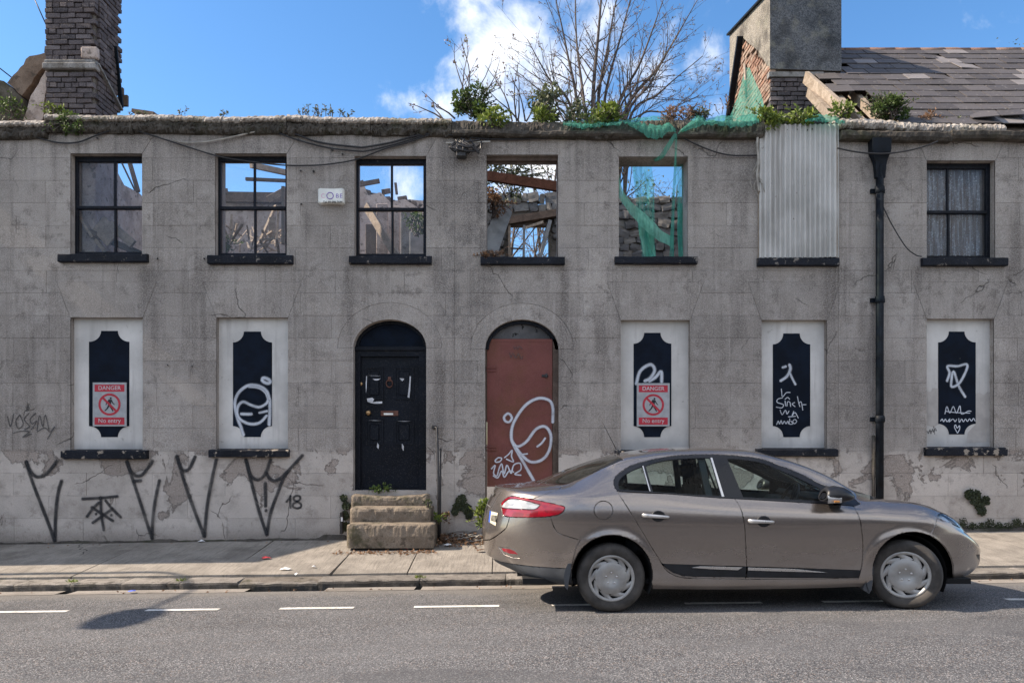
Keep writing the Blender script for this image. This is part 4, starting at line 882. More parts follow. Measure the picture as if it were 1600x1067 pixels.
# ---------------------------------------------------------------- cables
CB = {'a slack black cable sagging above the first window': ([(-40, 185), (16, 197), (51, 212.6), (90, 223), (122, 222.4), (150, 212), (181, 201)], .011, 'cable'),
      'long black cable crossing the heads of the second and third windows': ([(196, 199), (260, 219), (332, 242), (365, 249), (408, 255), (448, 258.6), (489, 258.6), (520, 256), (558, 249), (599, 233.6), (640, 222), (671, 211)], .010, 'cable'),
      'pale sagging cable above the second window': ([(270, 219), (287, 223), (313, 223), (346, 218), (382, 210), (413, 203)], .012, 'cable_pale'),
      'thick black cable along the coping above the alarm box': ([(190, 200), (240, 201), (299, 201.6), (345, 198), (387, 194), (422, 198), (465, 211), (500, 223), (557, 230), (571, 230), (611, 223), (647, 213), (673, 209)], .014, 'cable'),
      'lower black cable looping above the third window': ([(427, 205), (465, 219), (512, 231), (557, 236), (576, 235.5), (623, 224), (668, 210)], .011, 'cable'),
      'black cable running right from the cable junction': ([(682, 208.7), (720, 213), (754, 217), (800, 218), (858, 216)], .012, 'cable'),
      'slack black cable left of the corrugated sheet': ([(1060, 212), (1070, 217), (1088, 226), (1119, 238), (1146, 243), (1183, 243)], .010, 'cable'),
      'black cable passing over the drainpipe hopper': ([(1308, 231.6), (1334, 237), (1362, 240), (1388, 240), (1422, 235), (1450, 227), (1465, 221)], .011, 'cable'),
      'thin black cable hanging from the drainpipe to the last sill': ([(1375, 312), (1391, 346), (1414, 384), (1430, 398), (1440, 401)], .008, 'cable')}
for lb_, (pts, r_, mt) in CB.items():
    yy = -.045 if 'drainpipe' not in lb_ else (-.20 if 'hopper' in lb_ else -.07); P = catmull([at(a, b_, yy) for a, b_ in pts], 6); m = MB(); m.tube(P, r_, 6)
    setp(m.build('cable', M[mt], None, P[len(P)//2]), (lb_[2:] if lb_.startswith('a ') else lb_), 'cable', 'cables strung along the facade')
jb = thing('cable_junction', at(721, 231, -.08), 'tangled black cable junction under the coping, left of the fourth window', 'junction box')
m = MB(); m.bevbox(tuple(at(713, 244, -.16)), tuple(at(729, 229, -.02)), .01); m.build('box', M['iron'], jb)
m = MB(); m.beam(at(697, 224, -.10), at(766, 222, -.10), .03, .022); m.build('bracket', M['cable_pale'], jb)
m = MB()
for i in range(9):
    a = at(712+rnd.uniform(-3, 12), 222+rnd.uniform(-3, 4), -.12); m.tube(catmull([a, a + Vector((rnd.uniform(-.1, .2), -.06, -.1)), a + Vector((rnd.uniform(-.05, .25), -.03, rnd.uniform(-.2, -.02))), a + Vector((rnd.uniform(0, .3), 0, .03))], 5), .012, 5)
m.tube(catmull([at(701, 224, -.08), at(706, 234, -.08), at(722, 241, -.08), at(737, 236, -.08), at(751, 226, -.06), at(766, 217, -.05)], 6), .012, 6); m.build('loose_wires', M['cable'], jb)
# small iron fixings left in the wall
fx = [(466, 219, .02), (519, 234, .022), (535, 241, .014), (470, 267, .012), (490, 268, .018), (590, 252, .012), (152, 216, .014), (471, 319, .012), (262, 570, .01), (300, 572, .01), (1212, 300, .01), (1500, 560, .01), (246, 404, .012), (319, 404, .012)]
fxl = ['iron stud in the wall above the left end of the second upper sill line', 'round iron stud right of the cables over the alarm box', 'small iron stud left of the third window head', 'rusty nail high on the wall right of the second window', 'short iron peg high on the wall, right of the rusty nail', 'iron nail in the head of the third window', 'rusty patch of iron above the first window head', 'rusty nail left of the alarm box, level with its foot', 'iron nail low between the first two boarded windows', 'second iron nail low between the first two boarded windows', 'iron nail on the corrugated sheet at its left', 'iron nail beside the scrawled board at the right edge', 'iron nail right of the first upper sill', 'iron nail left of the second upper sill']
fxl[0] = 'iron stud under the cables above and left of the alarm box'
for (a, t, r_), lb_ in zip(fx, fxl):
    m = MB(); m.tube([at(a, t, 0), at(a, t, -.05)], r_, 6); setp(m.build('iron_fixing', M['iron'], None, at(a, t, 0)), lb_, 'wall fixing', 'old iron fixings in the wall')
# ================================================================== COPINGS AND GUTTERS
def coping(root, name, px0, px1, pt0, pt1, prof, mat, amp=.02, step_=.035, y0=0.0, seed=0, freq=9):
    x0, x1 = wx(px0), wx(px1); n = max(2, int((x1-x0)/step_)); P = []
    for i in range(n+1):
        x = x0 + (x1-x0)*i/n; zt = wz(pt0 + (pt1-pt0)*i/n) + .03*noise.noise((x*1.1, 3, seed)); q = []
        for k, (y, z) in enumerate(prof):
            a = amp if 0 < k < len(prof)-2 else 0
            nz_ = noise.noise((x*freq, y*freq+seed, z*freq+k)); n2 = noise.noise((x*freq*2.7, k*1.7+seed, 4))
            q.append((x, y0 + y + a*(nz_*.7+n2*.6), zt + z + a*(noise.noise((x*freq+9, z*8+seed, y*9))*.8+n2*.5)))
        P.append(q)
    m = MB(); I = m.grid(P, smooth=False); m.face(I[0]); m.face(I[-1][::-1]); return m.build(name, mat, root)
CAPP = [(0, -.27), (-.07, -.25), (-.08, -.21), (-.09, -.17), (-.125, -.13), (-.13, -.10), (-.11, -.07), (-.085, -.045), (-.05, -.02), (.02, 0), (.22, .0), (.44, -.02), (.44, -.3)]
CAPT = [(0, -.12), (-.085, -.115), (-.115, -.10), (-.12, -.075), (-.10, -.05), (-.07, -.028), (-.03, -.01), (.03, 0), (.22, .0), (.44, -.02), (.44, -.3)]
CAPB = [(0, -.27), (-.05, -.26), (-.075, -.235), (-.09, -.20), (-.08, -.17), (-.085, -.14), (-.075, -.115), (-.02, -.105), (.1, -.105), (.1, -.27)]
for px0, px1, pa, pb, sd in ((-120, 76, 193, 188, 3), (76, 210, 179, 181, 1), (211, 350, 180.5, 182, 12), (351, 450, 182, 182, 13), (451, 580, 182, 184.5, 14), (581, 706, 184, 186, 2)):
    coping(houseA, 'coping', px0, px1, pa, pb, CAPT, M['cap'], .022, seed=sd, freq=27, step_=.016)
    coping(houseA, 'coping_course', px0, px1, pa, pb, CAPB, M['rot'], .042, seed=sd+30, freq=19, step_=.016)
GUT = [(0, -.10), (-.12, -.10), (-.15, -.06), (-.15, .0), (-.13, .02), (-.05, .0), (0, .02), (.02, -.1)]
coping(houseB, 'coping', 707, 900, 189, 192, [(0, -.25), (-.07, -.24), (-.10, -.19), (-.09, -.14), (-.08, -.09), (-.06, -.04), (-.02, -.01), (.05, 0), (.3, .02), (.44, -.05), (.44, -.3)], M['rot'], .035, seed=4, freq=20, step_=.02)
coping(houseB, 'coping', 901, 1192, 190, 188, [(0, -.26), (-.08, -.25), (-.12, -.20), (-.11, -.14), (-.09, -.09), (-.06, -.04), (-.02, -.01), (.05, 0), (.3, .02), (.44, -.05), (.44, -.3)], M['rot'], .04, seed=5, freq=20, step_=.02)
coping(houseB, 'coping', 1193, 1309, 189, 190, [(0, -.2), (-.03, -.18), (-.04, -.12), (-.03, -.06), (0, -.02), (.1, 0), (.3, .02), (.44, -.05), (.44, -.3)], M['rot'], .03, seed=6)
coping(houseB, 'gutter', 707, 1188, 210, 212, [(y*.9, z*.6) for y, z in GUT], M['rot'], .016, seed=7)
coping(houseC, 'coping', 1309, 1565, 187, 197, [(0, -.16), (-.08, -.155), (-.11, -.13), (-.12, -.09), (-.10, -.05), (-.05, -.015), (.05, .01), (.25, .06), (.4, .06), (.44, -.2)], M['cap'], .028, seed=8, freq=26, step_=.018)
coping(houseC, 'gutter', 1309, 1480, 211, 215, GUT, M['rot'], .02, seed=9)
coping(houseC, 'gutter', 1478, 1860, 211, 219, [(y*1.1, z*.95) for y, z in GUT], M['rot'], .012, seed=10)

# ================================================================== SLATE ROOF AND CHIMNEY OF THE RIGHT HOUSE
EZ, RZ, RY = 6.06, 8.60, 3.0; TH = math.atan2(RZ-EZ, RY); SL = math.hypot(RZ-EZ, RY)
def roofp(x, s_, h=0): return Vector((x, s_*math.cos(TH) - h*math.sin(TH), EZ + s_*math.sin(TH) + h*math.cos(TH)))
m = MB(); xr0, xr1 = 4.3, 13
for h in (-.06,):
    m.quad(roofp(5.45, 1.75, h), roofp(xr1, 1.75, h), roofp(xr1, SL, h), roofp(5.45, SL, h)); m.quad(roofp(6.9, .0, h), roofp(xr1, 0, h), roofp(xr1, 1.75, h), roofp(6.9, 1.75, h))
m.quad((4.9, RY, RZ), (xr1, RY, RZ), (xr1, 2*RY, EZ), (4.9, 2*RY, EZ)); roof = m.build('roof', M['timber_dark'], houseC)
m = MB(); m.box((4.9, .43, 5.2), (xr1, 5.9, 5.3)); m.build('ceiling', M['timber_dark'], houseC)
svar = []
for v in range(5):
    m = MB(); w, h, t = .355, .44, .009; r2 = random.Random(v)
    c0, c1 = (r2.uniform(.0, .03) if v > 1 else 0), (r2.uniform(0, .05) if v > 2 else 0)
    pts = [(-w/2+c0, 0), (w/2-c1, 0), (w/2, c1*.9), (w/2, h), (-w/2, h), (-w/2, c0*.8)]
    a = [m.vert((x, y, t + .016*(1-y/h))) for x, y in pts]; b_ = [m.vert((x, y, .014*(1-y/h))) for x, y in pts]; m.face(a); m.face(b_[::-1])
    for i in range(6): j = (i+1) % 6; m.face((a[i], b_[i], b_[j], a[j]))
    svar.append(m.mesh('slate', M['slate']))
r2 = random.Random(11); GAU = .298
for row in range(13):
    s_ = .02 + row*GAU; x = 4.25 + (.18 if row % 2 else 0) - .36
    while x < 10.6:
        x += .362; P = roofp(x, s_); pxl = 800 + P.x*FPX/(CAM_D+P.y); pyl = 691 - (P.z-CAM_Z)*FPX/(CAM_D+P.y)
        if P.y > 1.7 and x < 5.55: continue                                      # chimney stands here
        if row < 5 and pxl < 1395 + 14*(2-row) + r2.uniform(-10, 10): continue       # slates slipped off
        if pxl < 1272 + (pyl-118)*1.12: continue
        if row in (5, 6) and r2.random() < .06: continue
        o = place('slate', svar[r2.randrange(5)], roof, roofp(x, s_ + r2.uniform(-.008, .008) - (.04 if r2.random() < .05 else 0), .012 + r2.uniform(0, .008)), (TH, 0, r2.gauss(0, .012) + (r2.choice((-.12, .1)) if r2.random() < .03 else 0)), (r2.uniform(.97, 1.0), 1, 1))
for i in range(5):                                                             # slipped slates lying across the eave
    x = 6.75 + i*.45; place('slate', svar[2], roof, roofp(x, .12 + .08*(i % 2), .07), (TH*.8, .05, -.35 + .1*i))
m = MB()
for i in range(14):
    x = 5.5 + i*.45; m = MB(); m.tube([roofp(x+.005, SL-.03, .0), roofp(x+.44, SL-.03, .0)], .055, 8); m.build('ridge_tile', M['ridge'], roof)
def wood(parent, name, a, b_, w, h, mat, up=(0, 0, 1)): m = MB(); m.beam(a, b_, w, h, up, mi=0); return m.build(name, mat, parent)
nrm = (0, -math.sin(TH), math.cos(TH))
A_, B_ = at(1259, 121, 1.62), at(1326, 180, .45); wood(roof, 'barge_board', A_, B_, .06, .18, M['timber'], nrm)
for px, s0, s1 in ((1338, .1, 1.9), (1371, .1, 1.9), (1300, .35, 1.9), (1404, .05, 1.7), (1438, .02, 1.2), (1470, .02, 1.0)):
    x = (px-800)*(CAM_D+.6)/FPX; wood(roof, 'rafter', roofp(x, s0, -.11), roofp(x, s1, -.11), .075, .13, M['timber'], nrm)
for s_ in (.35, .75, 1.15): wood(roof, 'batten', roofp(6.1, s_, -.02), roofp(7.0, s_, -.02), .04, .022, M['timber'], nrm)
# chimney
CX0, CX1, CY0, CY1 = 4.26, 5.44, 1.85, 4.3
ch = MB(); n = 1
top = lambda y: 9.0 + (y-CY0)*.22
v = [ch.vert(p) for p in ((CX0, CY0, 7.74), (CX1, CY0, 7.70), (CX1, CY1, 7.2), (CX0, CY1, 7.2), (CX0, CY0, top(CY0)), (CX1, CY0, top(CY0)), (CX1, CY1, top(CY1)), (CX0, CY1, top(CY1)))]
for q in ((4, 5, 6, 7), (0, 1, 5, 4), (1, 2, 6, 5), (2, 3, 7, 6)): ch.face([v[i] for i in q], mi=1 if q == (0, 1, 5, 4) else 0)
# left face of the render: only above the broken edge
P = [(CY0, 7.74), (CY0+.15, 7.86), (2.5, 8.36), (3.0, 8.72), (3.38, 9.02), (3.62, 8.72), (3.95, 8.2), (CY1, 7.7), (CY1, top(CY1)), (CY0, top(CY0))]
def fan(mb, pts, c):
    ci = mb.vert(c); I = [mb.vert(p) for p in pts]
    for i in range(len(I)): mb.face((ci, I[i], I[(i+1) % len(I)]))
fan(ch, [(CX0, y, z) for y, z in P], (CX0, 3.3, 9.15)); fan(ch, [(CX0+.04, y, z) for y, z in P], (CX0+.04, 3.3, 9.15))
for i in range(7):
    a, b_ = P[i], P[i+1]; ch.quad((CX0, *a), (CX0, *b_), (CX0+.04, *b_), (CX0+.04, *a))
ch.quad((CX0, CY0, 7.74), (CX1, CY0, 7.70), (CX1, CY0+.12, 7.72), (CX0, CY0+.12, 7.76))
chim = ch.build('chimney', [M['dash'], M['dash_dark']], houseC)
m = MB(); w = .05
for (a, b_) in (((CX0-w, CY0-w), (CX1+w, CY1+w)),):
    zz = [top(CY0-w)+.0, top(CY1+w)]; q = [m.vert(p) for p in ((a[0], a[1], zz[0]), (b_[0], a[1], zz[0]), (b_[0], b_[1], zz[1]), (a[0], b_[1], zz[1]), (a[0], a[1], zz[0]+.035), (b_[0], a[1], zz[0]+.035), (b_[0], b_[1], zz[1]+.035), (a[0], b_[1], zz[1]+.035))]
    for f in ((0,3,2,1),(4,5,6,7),(0,1,5,4),(1,2,6,5),(2,3,7,6),(3,0,4,7)): m.face([q[i] for i in f])
m.build('chimney_capping', M['pipe'], chim)
m = MB(); m.box((CX0+.06, CY0+.06, 5.6), (CX1-.02, CY1-.02, 7.9)); fan(m, [(CX0+.05, y, z) for y, z in ((CY0+.05, 6.0), (CY0+.05, 7.8), (3.38, 9.1), (CY1, 7.9), (CY1, 6.0))], (CX0+.05, 3, 7.5)); m.build('chimney_core', M['mortar'], chim)
m = MB(); m.box((CX0-.02, CY0-.02, 7.60), (CX1-.3, CY0+.1, 7.68)); m.build('string_course', M['plaster_grey'], chim)
bvar = []
for v in range(6):
    bm = bmesh.new(); bmesh.ops.create_cube(bm, size=1); r2 = random.Random(40+v)
    for q in bm.verts: q.co = Vector((q.co.x*.214, q.co.y*.10, q.co.z*.064))
    bmesh.ops.bevel(bm, geom=bm.edges[:], offset=.007, segments=1, affect='EDGES')
    for q in bm.verts: q.co += Vector((r2.uniform(-1, 1), r2.uniform(-1, 1), r2.uniform(-1, 1)))*.0035
    m = MB(); m.add_bm(bm); bvar.append(m)
BR_D = [m.mesh('brick', M['brick_dark']) for m in bvar]; BR_R = [m.mesh('brick', M['brick_red']) for m in bvar]
r2 = random.Random(21)
def brickwall(parent, u0, u1, z0, z1, to, rotz, var, inside=None, proud=.0, course=.077, skip=.0, tilt=0):
    """courses of bricks; to(u, z, depth) gives the world point of a brick centre"""
    nrow = 0; z = z0 + course/2
    while z < z1:
        hdr = nrow % 5 == 4; L = .108 if hdr else .224; u = u0 + (L/2 if nrow % 2 == 0 else 0)
        while u < u1 + .02:
            a, b_ = max(u0, u-L/2+.006), min(u1, u+L/2-.006)
            if b_-a > .035 and (inside is None or inside((a+b_)/2, z)) and r2.random() > skip:
                place('brick', var[r2.randrange(6)], parent, to((a+b_)/2, z, r2.uniform(-.008, .010)+proud), (r2.gauss(0, .01), r2.gauss(0, .012), rotz + r2.gauss(0, .015)), ((b_-a)/.214, 1, r2.uniform(.93, 1.05)))
            u += L
        z += course; nrow += 1
def tri(y, z): return z < (7.72 + (y-CY0)*.855 if y < 3.38 else 9.02 - (y-3.38)*1.4) - .03
brickwall(chim, CY0+.02, CY1-.1, 7.28, 9.0, lambda u, z, d: (CX0+.055+d, u, z), R(90), BR_R, tri, skip=.02)
brickwall(chim, CX0+.01, CX1-.05, 6.75, 7.6, lambda u, z, d: (u, CY0+.05+d, z), 0, BR_D, None, skip=.03)
wood(chim, 'flashing', Vector((CX0-.05, 3.40, 9.06)), Vector((CX0-.05, 4.32, 7.72)), .07, .10, M['pipe'], (1, 0, 0))

# ================================================================== BRICK CHIMNEY AND GABLE OF THE LEFT HOUSE
LX0, LX1, LY0, LY1 = -6.80, -6.07, .30, 1.05
m = MB(); m.box((LX0+.04, LY0+.04, 5.9), (LX1-.04, LY1-.04, 9.3)); cl = m.build('chimney', M['mortar'], houseA)
m = MB(); m.bevbox((LX0+.02, LY0+.02, 3.4), (LX1-.02, LY1-.02, 6.02), .02); m.build('chimney_breast', [M['plaster'], M['plaster_grey']], cl)
brickwall(cl, LX0, LX1, 6.05, 9.3, lambda u, z, d: (u, LY0+.05+d+(-.018 if z > 7.12 else 0), z), 0, BR_D, lambda u, z: not 6.98 < z < 7.13)
brickwall(cl, LY0+.1, LY1, 6.05, 9.3, lambda u, z, d: (LX1-.05-d+(.018 if z > 7.12 else 0), u, z), R(90), BR_D)
brickwall(cl, LY0+.1, LY1, 7.0, 9.3, lambda u, z, d: (LX0+.05-d, u, z), R(90), BR_D)
m = MB(); m.bevbox((LX0-.03, LY0-.045, 7.0), (LX1+.02, LY0+.1, 7.09), .012); m.bevbox((LX0-.01, LY0-.03, 7.09), (LX1+.01, LY0+.1, 7.14), .01); m.build('string_course', M['plaster_grey'], cl)
c0 = at(126, 92, LY0-.02); c1 = at(150, 73, LY0-.02); m = MB(); m.bevbox((c0.x, LY0-.035, c0.z), (c1.x+.02, LY0+.06, c1.z), .02); m.build('mortar_patch', M['plaster'], cl)
wood(cl, 'flashing', Vector((LX1+.015, LY0+.03, 7.1)), Vector((LX1+.015, LY1, 6.72)), .03, .05, M['plaster_grey'], (1, 0, 0))
wood(cl, 'flashing', Vector((LX1+.02, LY1-.22, 7.6)), Vector((LX1+.02, LY1-.02, 6.75)), .03, .06, M['pipe'], (1, 0, 0))
def pxprism(parent, name, pts, y0, y1, mat, rough=.0):
    q0 = [at(a, b_, y0) for a, b_ in pts]; q = []; r3 = random.Random(len(pts)*7+int(pts[0][0]))
    for i in range(len(q0)):
        a, b_ = q0[i], q0[(i+1) % len(q0)]; k = max(1, int((b_-a).length/.07))
        for j in range(k): q.append(a.lerp(b_, j/k) + (Vector((r3.uniform(-1, 1), 0, r3.uniform(-1, 1)))*.012 if j else Vector()))
    m = MB(); m.prism([(p.x, p.z) for p in q], y0, y1); return m.build(name, mat, parent)
gw = pxprism(houseA, 'gable_wall', [(-90, 118), (6, 127), (34, 152), (40, 190), (-90, 195)], .46, 1.9, M['rot'])  # dark material chosen to imitate the shadows lying on the gable
pxprism(gw, 'gable_coping', [(11, 130), (46, 88), (72, 82), (79, 92), (58, 116), (34, 150)], .50, 1.5, M['brown'])
pxprism(gw, 'gable_plaster', [(80, 98), (74, 110), (66, 188), (36, 188), (48, 150)], .44, 1.2, M['plaster'])
pxprism(gw, 'coping_stub', [(69, 82), (70, 72), (73, 73), (75, 83)], .5, .8, M['iron'])

# ================================================================== WHAT IS LEFT INSIDE
m = MB(); prof = [(.42, 3), (.42, 6.0), (1.0, 7.1), (3.1, 7.1), (3.32, 6.55), (3.6, 6.38), (4.2, 6.42), (5.0, 6.25), (5.0, 3)]
a = [m.vert((-7.25, y, z)) for y, z in prof]; b_ = [m.vert((-7.6, y, z)) for y, z in prof]; m.face(a); m.face(b_[::-1])
for i in range(len(prof)): j = (i+1) % len(prof); m.face((a[i], b_[i], b_[j], a[j]))
m.build('party_wall', M['plaster'], houseA)
def jagged(x0, x1, z, amp, n, seed):
    r_ = random.Random(seed); return [(x0 + (x1-x0)*i/n, z + r_.uniform(-amp, amp)) for i in range(n+1)]
m = MB(); tp = jagged(-9.2, -.95, 6.52, .022, 60, 5)
for (a, b_), (c, d) in zip(tp, tp[1:]): m.prism([(a, 2.0), (c, 2.0), (c, d), (a, b_)], 5.0, 5.4)
rwa = m.build('rear_wall', M['plaster'], houseA); wood(rwa, 'wall_plate', Vector((-7.2, 4.94, 6.58)), Vector((-2.9, 4.96, 6.52)), .14, .20, M['timber_dark'])
for i in range(9): wood(rwa, 'rafter_end', Vector((-6.9+i*.55, 4.9, 6.68)), Vector((-6.9+i*.55+rnd.uniform(-.06, .06), 4.4, 6.5)), .06, .10, M['timber_dark']) if i in (2, 5, 8) else None
m = MB(); prof = [(.42, 3), (.42, 5.5), (1.2, 5.7), (2.0, 5.6), (3.2, 6.3), (5.0, 6.5), (5.0, 3)]
a = [m.vert((-.72, y, z)) for y, z in prof]; b_ = [m.vert((-.98, y, z)) for y, z in prof]; m.face(a); m.face(b_[::-1])
for i in range(len(prof)): j = (i+1) % len(prof); m.face((a[i], b_[i], b_[j], a[j]))
m.build('party_wall', M['plaster'], houseA)
m = MB(); m.box((XL, .5, 3.0), (4.2, 4.9, 3.12)); m.build('floor_remains', M['timber_dark'], houseA)
# rear rubble wall of the second house, with a window hole
hole = (at(795, 0, 5).x, at(858, 0, 5).x, 4.4, at(0, 347, 5).z)
m = MB(); tp = jagged(-.95, 4.5, 6.42, .07, 26, 8); polys = []
for (a, b_), (c, d) in zip(tp, tp[1:]): polys.append([(a, 2.0), (c, 2.0), (c, d), (a, b_)])
polys = minus(polys, rect(hole[0], hole[2], hole[1], hole[3]))
for p in polys: m.prism(p, 4.985, 5.45)
rw = m.build('rear_wall', M['mortar'], houseB)
stv = []
for v in range(7):
    bm = bmesh.new(); bmesh.ops.create_cube(bm, size=1); bmesh.ops.subdivide_edges(bm, edges=bm.edges[:], cuts=2, use_grid_fill=True)
    for q in bm.verts:
        c = q.co.copy(); c *= 1 - .12*(c.length-.5)/.37 if c.length > .5 else 1; q.co = c + Vector((noise.noise(c*3+Vector((v*7, 0, 0))), noise.noise(c*3+Vector((0, v*5, 3))), noise.noise(c*3+Vector((2, 0, v*9)))))*.10
    m = MB(); m.add_bm(bm); stv.append(m.mesh('stone', M['stone']))
r2 = random.Random(5)
for xa, xb in ((-.72, 1.05), (2.05, 3.75)):
    z = 5.0
    while z < 6.5:
        h = r2.uniform(.09, .21); x = xa - r2.uniform(0, .2)
        while x < xb:
            w = r2.uniform(.10, .36); cx_, cz_ = x+w/2, z+h/2
            if not (hole[0]-w*.35 < cx_ < hole[1]+w*.35 and cz_ < hole[3]+.12):
                place('stone', stv[r2.randrange(7)], rw, (cx_, 5.02+r2.uniform(-.03, .03), cz_), (r2.uniform(-.2, .2), r2.uniform(-.3, .3), r2.uniform(-.15, .15)), (w*1.0, .2, h*r2.uniform(.85, 1.15)))
            x += w
        z += h
wood(rw, 'lintel', at(788, 347, 4.9), at(874, 333, 4.85), .16, .14, M['timber_dark'])
fr = wood(rw, 'window_frame', at(796, 350, 4.9), at(796, 412, 4.9), .06, .05, M['timber'])
wood(fr, 'mullion', at(819, 352, 4.9), at(818, 412, 4.9), .05, .05, M['asbestos']); wood(fr, 'jamb', at(859, 345, 4.9), at(842, 408, 4.85), .12, .07, M['asbestos'])
wood(fr, 'transom', at(796, 352, 4.92), at(858, 351, 4.92), .05, .05, M['timber_dark']); wood(fr, 'transom', at(796, 388, 4.92), at(820, 389, 4.92), .03, .03, M['timber_dark'])
# loose timbers and boards
def loose(label, a, ya, b_, yb, w, h, mat, up=(0, 0, 1), cat='timber', name='timber'):
    A_, B_ = at(*a, ya), at(*b_, yb); m = MB(); m.beam(A_, B_, w, h, up); return setp(m.build(name, M[mat], None, A_), label, cat, 'fallen timbers inside the ruin')
loose('dark beam lying low across the first upper window', (138, 362), .28, (236, 404), .45, .07, .09, 'timber_dark')
loose('broken board leaning left in the first upper window', (124, 335), .27, (147, 372), .25, .10, .04, 'timber')
loose('wide brown board tipped up behind the middle of the first window', (154, 349), .285, (178, 374), .25, .03, .28, 'timber', (0, 0, 1))
loose('pale plank sloping down to the right in the first window', (172, 350), .26, (208, 382), .24, .06, .12, 'timber')
loose('pale splinter low in the left half of the first window', (150, 375), .22, (165, 394), .2, .05, .05, 'timber')
loose('dark rafter against the sky in the first upper window', (196, 232), 3.2, (216, 300), 3.3, .10, .07, 'timber_dark')
loose('thin stick against the sky in the first upper window', (188, 250), 3.0, (211, 298), 3.0, .025, .025, 'timber_dark')
loose('thin dark beam level across the sky in the second window', (384, 280), 2.0, (452, 283), 2.0, .05, .05, 'timber_dark')
loose('broken rafter end under the head of the second window', (392, 258), 1.5, (447, 270), 2.2, .06, .09, 'timber')
loose('broken floorboard jutting left in the second window', (419, 312), 1.3, (444, 298), 1.5, .04, .10, 'timber')
loose('long pale lath leaning right in the second window', (407, 377), 1.6, (431, 322), 2.0, .04, .05, 'timber')
loose('pale sunlit post at the right of the second window', (443, 292), 1.0, (443, 382), 1.0, .07, .05, 'timber', (1, 0, 0))
loose('short board standing beside the sunlit post', (426, 340), 1.3, (425, 374), 1.3, .10, .03, 'timber', (0, 1, 0))
loose('ragged upright lath beside the sunlit post', (435, 330), 1.15, (432, 385), 1.1, .03, .03, 'timber', (0, 1, 0))
loose('thin upright stick in the left half of the second window', (362, 335), 2.5, (360.5, 375), 2.5, .03, .03, 'timber')
r2 = random.Random(77)
tw = MB()
for i in range(46):
    x = r2.uniform(352, 438); y_ = r2.uniform(366, 396); l = r2.uniform(10, 34); an = r2.uniform(-1.2, 1.2) + math.pi/2*r2.choice((0, 1, 1)); d_ = r2.uniform(1.0, 3.6)
    tw.beam(at(x, y_, d_), at(x + l*math.cos(an), y_ - abs(l*math.sin(an)), d_ + r2.uniform(-.5, .5)), r2.uniform(.012, .04), r2.uniform(.01, .03))
setp(tw.build('splintered_laths', M['timber'], None, at(395, 396, 2)), 'heap of splintered laths behind the second upper window', 'rubble', kind='stuff')
loose('broad timber sloping down to the right in the third window', (572, 322), 1.4, (625, 408), .8, .05, .13, 'timber')
loose('charred rafter end jutting into the sky in the third window', (560, 289), 2.2, (593, 283), 2.2, .05, .07, 'timber_dark')
loose('short charred post on the broken wall in the third window', (620, 304), 4.8, (618, 286), 4.8, .05, .05, 'timber_dark')
for i, (a, b_, c, d, mt, lb_) in enumerate(((571, 350, 588, 410, 'timber_dark', 'dark door leaf standing left in the third window'), (588, 318, 606, 410, 'plaster', 'pale plaster slab left of the bar in the third window'), (612, 322, 624, 410, 'plaster', 'narrow pale board right of the bar in the third window'), (626, 330, 642, 410, 'plaster_grey', 'grey board in the right half of the third window'), (640, 362, 668, 410, 'asbestos', 'dull grey sheet low at the right of the third window'))):
    y = 2.4 - i*.12; A_, B_ = at(a, d, y), at(c, b_, y); m = MB(); m.bevbox((A_.x, y, A_.z), (B_.x, y+.05, B_.z), .008); setp(m.build('loose_board', M[mt], None, A_), lb_, 'board', 'loose boards behind the third upper window')
# broken plaster wall behind the third window
m = MB(); tp = [(-4.3, 6.3), (-3.4, 6.55), (-3.05, 6.62), (-2.95, 6.40), (-2.7, 6.46), (-2.5, 6.28), (-2.2, 6.33), (-1.9, 6.15), (-1.75, 6.30), (-1.2, 6.32), (-.95, 6.3)]
for (a, b_), (c, d) in zip(tp, tp[1:]): m.prism([(a*.93, 3), (c*.93, 3), (c*.93, d-.12), (a*.93, b_-.12)], 3.9, 4.05)
iw = m.build('inner_wall', M['plaster'], houseA)
def iw_top(x):
    t = [(a*.93, b_-.12) for a, b_ in tp]; return lerp_table(t, x)
for i in range(26):
    x = -3.6 + i*.10; w = rnd.uniform(.10, .22); z = iw_top(x) + rnd.uniform(-.02, .035); mm = MB(); mm.beam((x-w/2, 3.97, z), (x+w/2, 3.97, z + rnd.uniform(-.05, .05)), .11, rnd.uniform(.04, .09)); mm.build('charred_lump', M['timber_dark'], iw)
loose('dark red beam across the open fourth window', (752, 274), 1.0, (878, 293), .9, .09, .14, 'timber_red')
m = MB(); P = [at(782, 320, .9), at(801, 329, .95), at(777, 397, .5), at(757, 394, .5), at(757, 366, .6)]; f_ = [m.vert(p) for p in P]; k_ = [m.vert(p + Vector((.004, .015, 0))) for p in P]; m.face(f_); m.face(k_[::-1])
for i in range(5): j = (i+1) % 5; m.face((f_[i], k_[i], k_[j], f_[j]))
setp(m.build('leaning_sheet', M['asbestos'], None, P[3]), 'grey sheet leaning in the left of the open fourth window', 'sheet')
loose('short pale stick across the hole in the rear wall', (822, 356), 4.8, (849, 347), 4.8, .05, .05, 'timber')
wood(houseA, 'timber_stub', at(187, 158, 1.3), at(200, 158, 1.3), .05, .17, M['timber_dark']); wood(houseA, 'timber_stub', at(190, 138, 1.3), at(190, 155, 1.3), .05, .06, M['timber_dark'], (1, 0, 0))
loose('dark splintered board lying on the coping right of the brick chimney', (208, 174), .3, (242, 179), .25, .08, .05, 'timber_dark')
